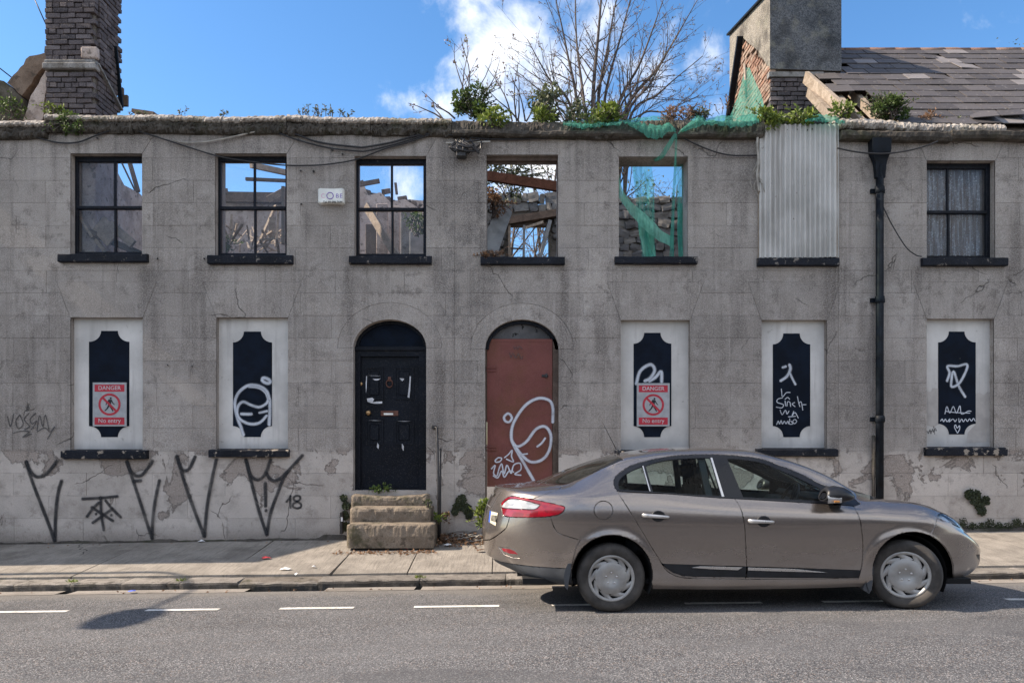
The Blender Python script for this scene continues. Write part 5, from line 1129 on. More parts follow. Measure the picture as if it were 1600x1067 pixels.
# ================================================================== TREES AND PLANTS
def bare(mb, bud, p, d, L, r, depth, rr, up=.25, seglen=.16, leafy=0.0, pend=.0):
    n = max(3, int(L/seglen)); P = [Vector(p)]; d = Vector(d).normalized(); RR = [r]
    for i in range(n):
        d = (d + Vector((rr.gauss(0, .10), rr.gauss(0, .10), rr.gauss(0, .07) + up*.10))).normalized(); P.append(P[-1] + d*L/n); RR.append(max(.0028, r*(1-.75*(i+1)/n)))
    mb.tube(P, RR, 6 if r > .03 else (5 if r > .012 else 3), cap=False)
    if depth > 0:
        k = max(2, int(L*rr.uniform(2.6, 3.8))) if depth > 1 else max(2, int(L*rr.uniform(4, 6.5)))
        for j in range(k):
            t = rr.uniform(.28, 1.0); i = min(n-1, int(t*n)); q = P[i]; dd = (P[i+1]-P[i]).normalized(); ax = dd.orthogonal().normalized(); ax.rotate(Matrix.Rotation(rr.uniform(0, 6.28), 3, dd))
            nd = dd.copy(); nd.rotate(Matrix.Rotation(R(rr.uniform(25, 52)), 3, ax)); bare(mb, bud, q, nd, L*rr.uniform(.28, .52)*(1.1-.4*t), RR[i]*rr.uniform(.45, .65), depth-1, rr, up, seglen*.8, leafy)
    else:
        for e in range(2 if leafy < 1 else 4):
            q = P[-1] if e == 0 else P[rr.randrange(1, n)]
            bud.leaf(q, d + Vector((rr.gauss(0, .5), rr.gauss(0, .5), .3)), .022, .045, rr.random()); bud.leaf(q, d + Vector((rr.gauss(0, .6), rr.gauss(0, .6), .3)), .02, .04, rr.random())
M['buds'] = leafmat('buds', (.14, .08, .065), (.34, .24, .20), (.30, .30, .12))
rr = random.Random(3); YT = 8.4
t1 = thing('bare_tree', (2.3, YT, 0), 'tall bare many-stemmed tree with swelling buds rising behind the wall', 'tree')
tk = MB(); cr = MB(); bd = MB(); base = Vector((2.3, YT, 0))
for (a, b_, c, d, r_) in ((899, 195, 824, 62, .040), (894, 200, 832, 112, .032), (905, 195, 862, -30, .045), (916, 195, 900, -90, .042), (926, 195, 950, -120, .055), (934, 195, 975, -60, .045), (941, 195, 1005, -70, .040), (958, 205, 1040, -10, .046), (968, 205, 1090, 0, .052), (980, 205, 1098, 88, .036), (988, 208, 1092, 150, .028), (974, 208, 1062, 50, .038), (962, 206, 1020, 80, .03)):
    s0 = at(a, b_, YT); s1 = at(c, d, YT + rr.uniform(-1.0, 1.0)); mid = base.lerp(s0, .5) + Vector((rr.uniform(-.2, .2), rr.uniform(-.3, .3), 0))
    P = catmull([base + Vector((rr.uniform(-.2, .2), rr.uniform(-.2, .2), 0)), mid, s0, s0.lerp(s1, .5) + Vector((rr.uniform(-.12, .12), rr.uniform(-.2, .2), .05)), s1], 9); n = len(P)
    RR = [max(.009, r_*(1.35 - 1.25*(i/(n-1))**1.2)) for i in range(n)]; RR = [q*1.2 for q in RR]; tk.tube(P, RR, 7)
    for i in range(int(n*.30), n):
        if rr.random() < .86:
            dd = (P[min(i+1, n-1)]-P[i-1]).normalized(); ax = dd.orthogonal().normalized(); ax.rotate(Matrix.Rotation(rr.uniform(0, 6.28), 3, dd)); nd = dd.copy(); nd.rotate(Matrix.Rotation(R(rr.uniform(25, 50)), 3, ax))
            bare(cr, bd, P[i], nd, rr.uniform(.7, 1.8)*(1.15-.5*i/n), RR[i]*.5, 2, rr, .3)
tk.build('trunk', M['bark'], t1); cro = cr.build('crown', M['bark'], t1); setp(bd.build('buds', M['buds'], cro), kind='stuff')
def tree2(x, y, hts, label, seed, name='bare_tree', group=None, leaf=None, L=(1.0, 2.2)):
    rr = random.Random(seed); t = thing(name, (x, y, 0), label, 'tree', group); tk, cr, bd = MB(), MB(), MB()
    for (dx, dy, h, r_) in hts:
        b0 = Vector((x + rr.uniform(-.15, .15), y + rr.uniform(-.15, .15), 0)); e = Vector((x+dx, y+dy, h)); P = catmull([b0, b0.lerp(e, .4) + Vector((rr.uniform(-.3, .3), rr.uniform(-.2, .2), 0)), b0.lerp(e, .75) + Vector((rr.uniform(-.25, .25), rr.uniform(-.2, .2), 0)), e], 10); n = len(P)
        RR = [max(.010, r_*(1.2-1.1*i/(n-1))) for i in range(n)]; tk.tube(P, RR, 7)
        for i in range(int(n*.42), n):
            dd = (P[min(i+1, n-1)]-P[i-1]).normalized(); ax = dd.orthogonal().normalized(); ax.rotate(Matrix.Rotation(rr.uniform(0, 6.28), 3, dd)); nd = dd.copy(); nd.rotate(Matrix.Rotation(R(rr.uniform(35, 75)), 3, ax))
            bare(cr, bd, P[i], nd, rr.uniform(*L), RR[i]*.55, 2, rr, .12)
            if leaf:
                for q in range(leaf): p = P[i] + Vector((rr.gauss(0, .5), rr.gauss(0, .5), rr.gauss(0, .4))); bd.leaf(p, (rr.gauss(0, 1), rr.gauss(0, 1), rr.gauss(-.3, .6)), .055, .09, rr.random())
    tk.build('trunk', M['bark'], t); c = cr.build('crown', M['bark'], t); setp(bd.build('leaves' if leaf else 'buds', M['grey_leaf'] if leaf else M['buds'], c), kind='stuff')
tree2(.35, 7.4, ((-.25, 0, 7.0, .12), (.9, .3, 7.6, .07), (.15, .4, 6.8, .08), (.5, -.2, 7.3, .06)), 'dark branching tree seen through the open fourth window', 31, L=(.8, 1.5))
tree2(1.0, 9.2, ((-.6, 0, 9.5, .07), (.3, .3, 9.8, .08), (-.1, .4, 9.0, .05), (.8, -.2, 9.2, .06), (-1.2, .2, 8.6, .05)), 'tangled bare tree behind the rubble wall, seen through the fourth window', 38, L=(.8, 1.5))
tree2(3.0, 6.6, ((.75, .2, 7.4, .08), (-.55, .5, 7.6, .07), (.35, .3, 7.2, .05)), 'small leafy tree seen through the netted fifth window', 33, leaf=14, L=(.7, 1.4))
tree2(-2.0, 9.0, ((.9, 0, 8.3, .05), (.4, .4, 7.6, .04)), 'thin budding branch seen through the third window', 35, L=(.5, 1.0))
tree2(18.2, 17, ((0, 0, 15.2, .2), (1.2, .3, 14.8, .12), (-.9, 0, 14.4, .1), (-.5, .2, 15.0, .1)), 'small far treetop over the slate ridge at the right edge', 37, leaf=40, L=(.8, 1.4))

def bush(label, px, py, rx, rz, n, y, mat, ls=.06, name='shrub', cat='shrub', seed=0, stems=6, clumps=10, group=None, droop=.0, dead=0, sub=None):
    """rx, rz in photo pixels; foliage of single leaves gathered in clumps"""
    rr = random.Random(seed + int(px)); s_ = (CAM_D+y)/FPX; c = at(px, py, y); X, Zr = rx*s_, rz*s_; base = c - Vector((0, 0, Zr*.95))
    t = thing(name, base, label, cat, group); f = MB(); st = MB()
    for k in range(clumps):
        a = rr.uniform(0, 6.28); e = rr.uniform(-.9, 1.0); q = math.sqrt(max(0, 1-e*e))*rr.uniform(.35, .95)
        cc = c + Vector((X*q*math.cos(a), min(X, .5)*.8*q*math.sin(a), Zr*e*.85)); cs = rr.uniform(.28, .5)*min(X, Zr)*1.1; tn = rr.uniform(-.25, .25)
        if k < stems: st.tube(catmull([base + Vector((rr.uniform(-.2, .2)*X, 0, 0)), base.lerp(cc, .5) + Vector((rr.uniform(-.04, .04), rr.uniform(-.04, .04), 0)), cc], 4), [.010]*8 + [.006], 4)
        for j in range(n//clumps):
            v = Vector((rr.gauss(0, 1), rr.gauss(0, 1), rr.gauss(0, .9))); v = v.normalized()*cs*rr.uniform(.35, 1.05); d = v.normalized() + Vector((rr.gauss(0, .5), rr.gauss(0, .5), rr.gauss(.15-droop, .4)))
            l = ls*rr.uniform(.6, 1.3); f.leaf(cc + v, d, l*.55, l, max(0, min(1, .5 + tn + rr.gauss(0, .22) + .25*v.z/cs)))
    for k in range(5 + n//90):
        a = rr.uniform(-1.5, 1.5); d0 = Vector((math.sin(a)*1.0, rr.uniform(-.5, .3), math.cos(a)*.9 - droop*.6)).normalized(); L_ = (X*abs(math.sin(a)) + Zr*abs(math.cos(a)))*rr.uniform(.75, 1.2); b1 = c + Vector((rr.uniform(-.3, .3)*X, 0, -.3*Zr)); P = catmull([b1, b1 + d0*L_*.5 + Vector((0, 0, .02)), b1 + d0*L_ + Vector((rr.gauss(0, .04), 0, rr.gauss(0, .04) - droop*.05))], 4); st.tube(P, [.006]*8 + [.003], 3)
        for q in P[3:]:
            for e in range(2): l = ls*rr.uniform(.5, 1.1); f.leaf(q, d0 + Vector((rr.gauss(0, .8), rr.gauss(0, .5), rr.gauss(0, .7))), l*.5, l, max(0, min(1, rr.gauss(.6, .25))))
    fo = f.build('foliage', M[mat], t); 
    if stems: st.build('stem', M['bark'], t)
    return t
yc = .12
bush('dark straggly ivy over the broken gable at the far left', 18, 172, 26, 16, 260, .38, 'ivy', .05, seed=30, clumps=16)
bush('dense dark green bush on the wall head above the fourth window', 741, 162, 30, 22, 1500, .15, 'ivy', .055, seed=1, clumps=16)
bush('pale green leafy shoots hanging over the coping below the dark bush', 772, 187, 24, 17, 420, -.02, 'bright', .07, seed=2, clumps=12)
bush('loose drooping grey green shrub on the wall head, right of the dark bush', 856, 162, 25, 26, 480, .3, 'grey_leaf', .08, seed=3, droop=.6, clumps=16)
bush('light green tuft on the coping below the drooping shrub', 845, 183, 17, 10, 320, .05, 'bright', .06, seed=4)
bush('grey green sprays on the coping left of the bright bush', 905, 178, 18, 18, 220, .2, 'grey_leaf', .07, seed=5, droop=.5)
bush('bright green bush on the coping at the foot of the bare tree', 948, 183, 24, 16, 560, .05, 'bright', .075, seed=6, clumps=14)
bush('dark trailing ivy on the coping left of the net', 925, 192, 34, 10, 420, -.02, 'ivy', .055, seed=7)
bush('bright leafy shrub at the left top corner of the corrugated sheet', 1200, 187, 27, 14, 560, -.02, 'bright', .07, seed=8, clumps=14)
bush('bright leafy shrub over the middle of the corrugated sheet', 1248, 186, 25, 11, 420, -.02, 'bright', .07, seed=9, clumps=12)
bush('small yellow green shoots below the barge board', 1318, 176, 22, 12, 260, .05, 'bright', .06, seed=10)
bush('round dark green bush growing in the gutter under the slates', 1392, 173, 29, 18, 1500, .1, 'ivy', .05, seed=11, clumps=18)
bush('brownish green shoots on the left of the round gutter bush', 1372, 166, 18, 18, 420, .14, 'grey_leaf', .05, seed=12)
bush('trailing dark ivy hanging from the coping above the first window', 112, 194, 26, 15, 520, -.06, 'ivy', .045, seed=13, droop=.5)
bush('low green plant on the coping in front of the brick chimney', 84, 172, 14, 8, 140, .12, 'bright', .05, seed=14, stems=3, clumps=5)
bush('brown withered heather on the coping above the fifth window', 1049, 184, 13, 17, 260, .0, 'dead', .04, seed=15)
bush('second brown withered tuft on the coping, right of the heather', 1074, 178, 12, 14, 220, .05, 'dead', .04, seed=16)
bush('small weed between the two withered tufts and the net', 1096, 182, 12, 9, 130, .05, 'grey_leaf', .05, seed=17)
bush('dry brown shoots on the slate house coping', 1452, 186, 14, 9, 110, .2, 'dead', .05, seed=18, clumps=6)
bush('withered creeper hanging in the left of the open fourth window', 772, 318, 16, 24, 260, .7, 'dead', .06, seed=19, droop=.8)
bush('straggly ivy curtain behind the open fourth window', 796, 268, 48, 42, 900, 2.6, 'grey_leaf', .08, seed=20, droop=.7, clumps=26)
bush('dry roots and twigs on the fourth window sill', 766, 400, 18, 7, 160, .02, 'dead', .06, seed=21, clumps=6)
bush('dark plants behind the glass at the right of the third window', 650, 352, 16, 18, 240, 1.5, 'ivy', .06, seed=22)
bush('dark green plant behind the glass at the left of the second window', 352, 378, 12, 20, 200, 1.6, 'ivy', .06, seed=23)
def weeds(label, px, py, n, h, y, seed, spread=10, mat='grey_leaf'):
    rr = random.Random(seed); b0 = at(px, py, y); t = thing('weed', b0, label, 'weed', 'weeds sprouting on the coping'); st, lf = MB(), MB()
    for i in range(n):
        p = b0 + Vector((rr.uniform(-1, 1)*spread/110, rr.uniform(-.05, .05), 0)); e = p + Vector((rr.gauss(0, .04), 0, h*rr.uniform(.5, 1.1))); st.tube([p, p.lerp(e, .5) + Vector((rr.gauss(0, .015), 0, 0)), e], .005, 4)
        for j in range(7): q = p.lerp(e, rr.uniform(.3, 1)); lf.leaf(q, (rr.gauss(0, 1), rr.gauss(0, .6), .5), .02, .045, rr.random())
    lf.build('leaves', M[mat], t); st.build('stem', M['bark'], t)
weeds('tall clump of weeds sprouting above the alarm box', 495, 184, 14, .17, .05, 41, 26); weeds('lower weeds right of the tall clump above the alarm box', 528, 185, 7, .12, .05, 42, 14)
weeds('two thin weeds on the coping between the first two windows', 290, 181, 3, .09, .05, 43, 14); weeds('tiny weed tuft on the coping over the second window', 350, 182, 4, .06, .05, 44, 6)
weeds('small weeds on the coping beside the splintered board', 220, 180, 4, .06, .1, 45, 20); weeds('weeds on the slate house coping under the slipped slates', 1490, 190, 6, .07, .2, 46, 16)
weeds('dark sprig on the net between the heather and the chimney', 1105, 184, 5, .22, .1, 47, 18, 'dead'); weeds('red budded sprigs on the net left of the chimney', 1135, 180, 6, .25, .1, 48, 12, 'dead')
def bareshrub(label, px, py, y, stems, seed, L=(.5, .9)):
    rr = random.Random(seed); b0 = at(px, py, y); t = thing('bare_shrub', b0, label, 'shrub', 'leafless shrubs on the wall head'); tk, bd = MB(), MB()
    for an, l in stems:
        d = Vector((math.sin(R(an)), rr.gauss(0, .15), math.cos(R(an)))); bare(tk, bd, b0 + Vector((rr.uniform(-.12, .12), 0, 0)), d, l, .014, 2, rr, .2, .12)
    tk.build('branches', M['bark'], t); setp(bd.build('buds', M['buds'], t), kind='stuff')
bareshrub('low leafless shrub leaning left on the coping before the cloud', 700, 186, .3, ((-58, .55), (-48, .6), (-35, .3)), 51)
bareshrub('leafless shrub rising behind the dark green bush', 735, 175, .5, ((-28, 1.05), (-18, .95), (-8, 1.0), (4, 1.05), (14, .9), (26, .9), (34, .7)), 52)
bareshrub('leafless shrub between the dark bush and the drooping shrub', 812, 190, .6, ((-32, .7), (-18, .95), (-4, .8), (9, .8), (24, .7), (-10, .6)), 53)
bareshrub('leafless shoots left of the bare tree', 890, 190, .9, ((-40, 1.3), (-30, 1.1), (-16, .9)), 54)
# climbing stem beside the corrugated sheet
t = thing('climbing_root', at(1184, 300, -.08), 'pale dead climbing root beside the corrugated sheet', 'root'); m = MB()
m.tube(catmull([at(1186, 200, -.09), at(1183, 225, -.10), at(1185, 250, -.09), at(1183, 275, -.09), at(1186, 300, -.08)], 6), .018, 6)
for i in range(7): m.tube(catmull([at(1184, 235+i*7, -.09), at(1184+rnd.uniform(-14, 12), 255+i*6, -.08), at(1184+rnd.uniform(-18, 12), 270+i*6, -.07)], 5), .006, 4)
m.build('stem', M['cable_pale'], t)

# ---------------------------------------------------------------- green netting
def net(label, rows_, yoff=None, fold=.03, mat='net'):
    """rows of photo points (px, py, depth) sewn into a sheet"""
    P = [catmull([at(a, b_, c) for a, b_, c in r_], 8) for r_ in rows_]; n = len(P[0]); G_ = []
    for j in range(n): G_.append(catmull([r_[j] for r_ in P], 6))
    m = MB()
    for i, col in enumerate(G_):
        for k, p in enumerate(col): p += Vector((.0, fold*noise.noise((p.x*9+3, p.z*2, 2)), fold*.4*noise.noise((p.x*7, p.z*7, 5))))
    m.grid(G_); return setp(m.build('debris_net', M[mat], None, G_[0][0]), label, 'net', 'green debris netting on the ruin')
def drape(label, px0, px1, top, bot, seed, mat='net'):
    """ragged net thrown over the coping: top and bottom edges as photo rows along its length"""
    n = int((px1-px0)/1.6); G_ = []
    for i in range(n+1):
        px = px0 + (px1-px0)*i/n; t = lerp_table(top, px) + 3.0*noise.noise((px*.11, seed, 1)) + 1.5*noise.noise((px*.4, seed, 1)); b_ = lerp_table(bot, px) + 4.5*noise.noise((px*.13, seed, 7)) + 2.5*noise.noise((px*.5, seed, 7)); col = []
        for k in range(9):
            u = k/8; y = .10 - .29*min(1, u*1.7) + .018*noise.noise((px*.22, u*3, seed)) + .012*noise.noise((px*.7, u*2, seed+3)); col.append(at(px, t + (b_-t)*u, y))
        G_.append(col)
    m = MB(); m.grid(G_); return setp(m.build('debris_net', M[mat], None, G_[0][0]), label, 'net', 'green debris netting on the ruin')
drape('green net bunched along the coping above the fifth window', 978, 1056, [(978, 188), (1000, 184), (1020, 181), (1045, 183), (1056, 196)], [(978, 194), (1000, 206), (1020, 219), (1035, 214), (1050, 204), (1056, 208)], 2)
drape('green net bunched along the coping right of the heather', 1060, 1186, [(1060, 204), (1072, 190), (1090, 175), (1104, 186), (1130, 180), (1150, 184), (1170, 178), (1186, 182)], [(1060, 209), (1080, 202), (1105, 194), (1130, 197), (1160, 199), (1186, 192)], 5)
net('green net stretched up to a stick on the brick chimney side', [[(1140, 184, .9), (1155, 188, .7), (1175, 190, .5), (1197, 180, .4)], [(1154, 146, 1.5), (1160, 148, 1.3), (1176, 150, 1.2), (1188, 145, 1.1)], [(1164, 106, 1.9), (1166, 107, 1.8), (1168, 107, 1.75), (1170, 105, 1.7)]], fold=.03)
drape('green net scraps over the sheet beside the barge board', 1258, 1320, [(1258, 184), (1285, 178), (1320, 186)], [(1258, 190), (1290, 191), (1320, 193)], 8)
drape('dark green net in the ivy left of the bright bush', 880, 978, [(880, 190), (920, 188), (978, 188)], [(880, 196), (910, 201), (950, 197), (978, 194)], 9)
net('twisted strip of green net crossing the head of the fifth window', [[(1054, 208, -.19), (1044, 222, -.17), (1030, 243, -.10), (1020, 250, .1)], [(1058, 210, -.19), (1050, 226, -.17), (1036, 247, -.09), (1024, 253, .12)]], fold=.01)
net('straight strip of green net hanging down the fifth window', [[(1055, 210, -.19), (1053, 260, -.10), (1049, 330, .12), (1046, 401, .2)], [(1058, 210, -.19), (1057, 260, -.09), (1054, 330, .14), (1053, 401, .22)]], fold=.02)
net('swag of green net looped across the lower fifth window', [[(966, 268, .12), (976, 302, .2), (1010, 336, .3), (1052, 378, .25)], [(966, 286, .10), (980, 314, .16), (1012, 348, .24), (1052, 372, .25)], [(966, 306, .14), (982, 332, .2), (1016, 366, .3), (1052, 388, .25)]], fold=.05, mat='net_sunlit')
net('pale hanging green net at the left of the fifth window', [[(988, 248, .5), (992, 300, .5), (1003, 402, .4)], [(1002, 248, .5), (1008, 300, .56), (1013, 402, .4)], [(1018, 248, .5), (1022, 300, .5), (1024, 402, .4)]], fold=.09, mat='net_thin')
net('pale gathered green net hanging below the swag in the fifth window', [[(994, 330, .42), (999, 362, .40), (1006, 403, .38)], [(1006, 340, .45), (1011, 366, .46), (1015, 403, .42)], [(1020, 348, .42), (1022, 370, .40), (1024, 403, .38)]], fold=.06, mat='net_sunlit')
net('hanging green net down the right edge of the fifth window', [[(1056, 248, .3), (1058, 320, .3), (1060, 402, .3)], [(1066, 248, .33), (1066, 320, .34), (1066, 402, .33)], [(1078, 248, .3), (1077, 320, .3), (1075, 402, .3)]], fold=.08, mat='net_thin')
net('pale strip of green net at the lower right of the fifth window', [[(1060, 318, .34), (1058, 360, .34), (1060, 402, .34)], [(1067, 318, .37), (1066, 360, .36), (1067, 402, .36)], [(1074, 318, .34), (1074, 360, .34), (1073, 402, .34)]], fold=.05, mat='net_sunlit')
m = MB(); m.tube([at(1163, 100, 1.8), at(1166, 152, 1.4)], .02, 5); setp(m.build('stick', M['timber'], None, at(1166, 152, 1.4)), 'upright stick holding the net against the brick chimney', 'stick')

# ---------------------------------------------------------------- plants and litter at the foot of the wall
def flativy(label, pts, n, ls, mat, seed, y=-.02, th=.06, cat='ivy'):
    rr = random.Random(seed); c = at(sum(p[0] for p in pts)/len(pts), max(p[1] for p in pts), y); t = thing('wall_plant', c, label, cat); f = MB()
    for i in range(n):
        k = rr.randrange(len(pts)); a, b_, r_ = pts[k]; an = rr.uniform(0, 6.28); q = r_*math.sqrt(rr.random()); p = at(a+q*math.cos(an), b_+q*math.sin(an), y - rr.uniform(0, th)); l = ls*rr.uniform(.6, 1.3)
        f.leaf(p, (rr.gauss(0, .9), rr.gauss(-.12, .15), rr.gauss(-.2, .9)), l*.8, l, max(0, min(1, rr.gauss(.5, .25))), (rr.gauss(0, .35), -1, rr.gauss(0, .35)))
    f.build('foliage', M[mat], t); return t
flativy('dark moss growth on the wall between the handrail and red door', [(720, 784, 8), (714, 792, 6), (710, 800, 4), (728, 793, 7), (732, 800, 6), (733, 806, 4), (722, 778, 5)], 2200, .026, 'moss', 61, th=.02, cat='moss')
flativy('dark moss streak on the wall right of the car bonnet', [(1515, 772, 7), (1525, 774, 8), (1522, 782, 5), (1530, 790, 6), (1534, 798, 6), (1540, 782, 6)], 2000, .028, 'moss', 62, th=.02, cat='moss')
flativy('dark damp moss band along the wall foot at the right', [(1505+i*14, 823 - 6*(i % 3 == 0), 7) for i in range(18)], 2200, .022, 'moss', 63, th=.02, cat='moss')
flativy('mossy growth in the corner left of the stone steps', [(541, 790, 5), (539, 805, 6), (540, 822, 6), (537, 778, 4)], 900, .03, 'moss', 64, th=.06, cat='moss')
bush('bright green plant half hidden behind the car tail', 757, 806, 12, 24, 460, -.5, 'bright', .055, seed=65, clumps=10)
bush('green weed tuft on the top step before the black door', 596, 764, 17, 4, 240, -.02, 'ivy', .04, seed=66, stems=0, clumps=10)
bush('small weed at the right end of the middle step', 669, 787, 4, 7, 50, -.42, 'grey_leaf', .04, seed=67, stems=2, clumps=3)
bush('small yellow green weed beside the handrail foot', 683, 810, 6, 9, 70, -.34, 'bright', .045, seed=68, stems=3, clumps=4)
bush('little dry weed right of the handrail', 698, 806, 8, 8, 50, -.25, 'dead', .04, seed=69, stems=3, clumps=4)
for px, lb_ in ((109, 'green weed in the kerb joint at the left'), (281, 'green weed in the kerb joint by the lamp shadow'), (656, 'green weed in the kerb joint below the steps')):
    x = (px-800)*9.1/FPX; rr = random.Random(px); f = MB(); b0 = Vector((x, -2.2, pave_z(x, -2.2)))
    for i in range(26): f.leaf(b0 + Vector((rr.uniform(-.05, .05), rr.uniform(-.05, .03), 0)), (rr.gauss(0, .6), rr.gauss(-.2, .5), 1), .012, rr.uniform(.03, .06), rr.random())
    setp(f.build('kerb_weed', M['bright'], None, b0), lb_, 'weed', 'weeds in the kerb joints')
# dead leaves and twigs swept against the wall between the steps and the car
rr = random.Random(91); f = MB()
for i in range(900):
    x = wx(rr.uniform(686, 768)); y = -abs(rr.gauss(0, .22)) - .05; f.leaf((x, y, pave_z(x, y) + abs(rr.gauss(0, .035))), (rr.gauss(0, 1), rr.gauss(0, 1), rr.gauss(.1, .3)), .03, rr.uniform(.03, .07), rr.random())
for i in range(240):
    x = wx(rr.uniform(545, 690)); y = -.83 - abs(rr.gauss(0, .09)); f.leaf((x, y, pave_z(x, y) + abs(rr.gauss(0, .01)) + .003), (rr.gauss(0, 1), rr.gauss(0, 1), rr.gauss(.05, .2)), .025, rr.uniform(.025, .055), rr.random())
for i in range(160):
    x = rr.uniform(-7, 6.5); y = rr.choice((-2.42, -.15)) + rr.gauss(0, .06); z = road_z(x, y) + .008 if y < -2.27 else pave_z(x, y) + .005; f.leaf((x, y, z), (rr.gauss(0, 1), rr.gauss(0, 1), rr.gauss(.05, .15)), .02, rr.uniform(.02, .045), rr.random())
setp(f.build('dead_leaves', M['dead'], None, (wx(720), -.2, .2)), 'dead leaves swept against the wall between steps and car', 'leaf litter', kind='stuff')
m = MB()
for i in range(26):
    x = wx(rr.uniform(692, 762)); y = rr.uniform(-.45, -.05); z = pave_z(x, y) + rr.uniform(.01, .07); an = rr.uniform(-.5, .5); l = rr.uniform(.12, .5); m.tube([(x, y, z), (x+l*.5*math.cos(an), y+l*.5*math.sin(an), z+rr.uniform(-.01, .06)), (x+l*math.cos(an), y+l*math.sin(an), z+rr.uniform(-.03, .06))], rr.uniform(.004, .010), 4)
setp(m.build('dead_twigs', M['cable_pale'], None, (wx(727), -.2, .2)), 'dry broken twigs lying on the leaf litter', 'twigs', kind='stuff')
# crumbled render and soil along the wall foot
m = MB(); n = 420; P = []
for i in range(n+1):
    x = XL + (15.5-XL)*i/n*1.02; h = .02 + .05*max(0, noise.noise((x*1.7, 1, 1))) + .025*max(0, noise.noise((x*9, 1, 4))) + (.05 if wx(500) < x < wx(545) else 0) + (.03 if x > wx(1480) else 0); w = .05 + .07*max(0, noise.noise((x*2.3, 7, 1)))
    P.append([(x, -w-.02, pave_z(x, 0)-.03), (x, -w*.6 + .01*noise.noise((x*22, 1, 1)), pave_z(x, 0) + h*.55), (x, .0, pave_z(x, 0) + h + .012*noise.noise((x*30, 2, 2))), (x, .012, pave_z(x, 0)+h)])
m.grid(P, smooth=False); setp(m.build('wall_foot_soil', M['rot'], None, (0, 0, .2)), 'dark soil and crumbled render along the foot of the wall', 'soil', kind='stuff')
def litter(label, px, py, w, h, mat, y, name='litter'):
    c = at(px, py, y); z = (pave_z(c.x, y) if y > KERB_Y else road_z(c.x, y)) + .006; rr = random.Random(int(px)); m = MB(); n = 7
    I = [m.vert((c.x + w*math.cos(6.28*i/n)*rr.uniform(.7, 1.2), y + h*math.sin(6.28*i/n)*rr.uniform(.7, 1.2), z + rr.uniform(0, .03))) for i in range(n)]; k = m.vert((c.x, y, z+.035))
    for i in range(n): m.face((k, I[i], I[(i+1) % n]))
    setp(m.build(name, M[mat], None, (c.x, y, z)), label, 'litter', 'scraps of litter on the pavement')
def gy(py, x, pv=True):
    """depth at which the pavement (or road) is seen at photo row py"""
    y = -1.0
    for i in range(40):
        z = pave_z(x, y) if pv else road_z(x, y); y = (CAM_Z - z)*FPX/(py-691) - CAM_D
    return y
for lb_, px, py, w, h, mt, pv in (('crumpled white paper against the wall under the third spray tag', 315, 846, .06, .05, 'paper', 1), ('red wrapper on the sunny pavement left of the steps', 415, 873.5, .07, .04, 'redlitter', 1), ('white scrap on the pavement near the kerb, left of the steps', 447, 891, .07, .04, 'paper', 1), ('red scrap in front of the stone steps', 632, 858.5, .06, .02, 'redlitter', 1), ('pale scrap beside the handrail foot', 700, 853, .06, .05, 'paper', 1), ('blue wrapper in the gutter at the left', 206, 928, .05, .03, 'bluelitter', 0), ('brown flattened card on the pavement behind the car tail', 752, 862, .08, .05, 'dead', 1), ('small white scrap on the pavement by the kerb', 463, 900, .03, .02, 'paper', 1), ('white flake on the pavement, right of the white scrap', 490, 888, .025, .02, 'paper', 1)):
    x = (px-800)*10/FPX; litter(lb_, px, py, w, h, mt, gy(py, x, pv))

# ---------------------------------------------------------------- neighbour just out of frame on the left, lamp post, wires
nb = thing('neighbouring_house', (-12.5, 0, 0), 'projecting house front beyond the left edge that shades the pavement', 'house')
m = MB(); m.box((-17, -.98, -.5), (-9.31, 3, 2.6)); m.build('wall', M['dash'], nb); m = MB(); m.box((-17, -1.36, 2.6), (-9.305, 3, 5.15)); m.build('upper_wall', M['dash'], nb)
m = MB()
for q in (((-17, -1.4, 5.15), (-9.25, -1.4, 5.15), (-9.25, 1.2, 6.9), (-17, 1.2, 6.9)), ((-17, 3.0, 5.15), (-9.25, 3.0, 5.15), (-9.25, 1.2, 6.9), (-17, 1.2, 6.9))): m.quad(*q)
m.face([m.vert(p) for p in ((-9.25, -1.4, 5.15), (-9.25, 3.0, 5.15), (-9.25, 1.2, 6.9))]); m.build('roof', M['pipe'], nb)
lx = -11.7; lp = thing('street_lamp', (lx, -1.85, pave_z(lx, -1.8)), 'tall curved grey street lamp standing beyond the left edge', 'street lamp')
m = MB(); P = [(lx, -1.85, -.2), (lx, -1.85, 3), (lx, -1.85, 6.2)] + [(lx, -1.85 - .6*(1-math.cos(t)), 6.2 + .5*math.sin(t)) for t in (.4, .8, 1.2, 1.57)] + [(lx, -3.6, 6.74)]; m.tube(P, [.07, .06, .045, .04, .032, .026, .024, .024], 10); m.build('pole', M['sign_grey'], lp)
m = MB(); m.lathe([(0, -.50), (.15, -.46), (.22, -.22), (.24, .12), (.18, .42), (0, .52)], 14, 'Y', Matrix.Translation((lx, -4.0, 6.74)) @ Matrix.Diagonal((1, 1, .75, 1))); m.build('lantern', M['sign_grey'], lp)
for a, b_, lb_ in (((48, -14, 1.0), (77, 50, 1.0), 'thin overhead wire running up from the brick chimney'), ((-30, 84, .7), (24, 126, .7), 'thin wire running off left from the gable coping')):
    m = MB(); m.tube([at(*a), at(*b_)], .009, 5); setp(m.build('wire', M['cable'], None, at(*b_)), lb_, 'wire')
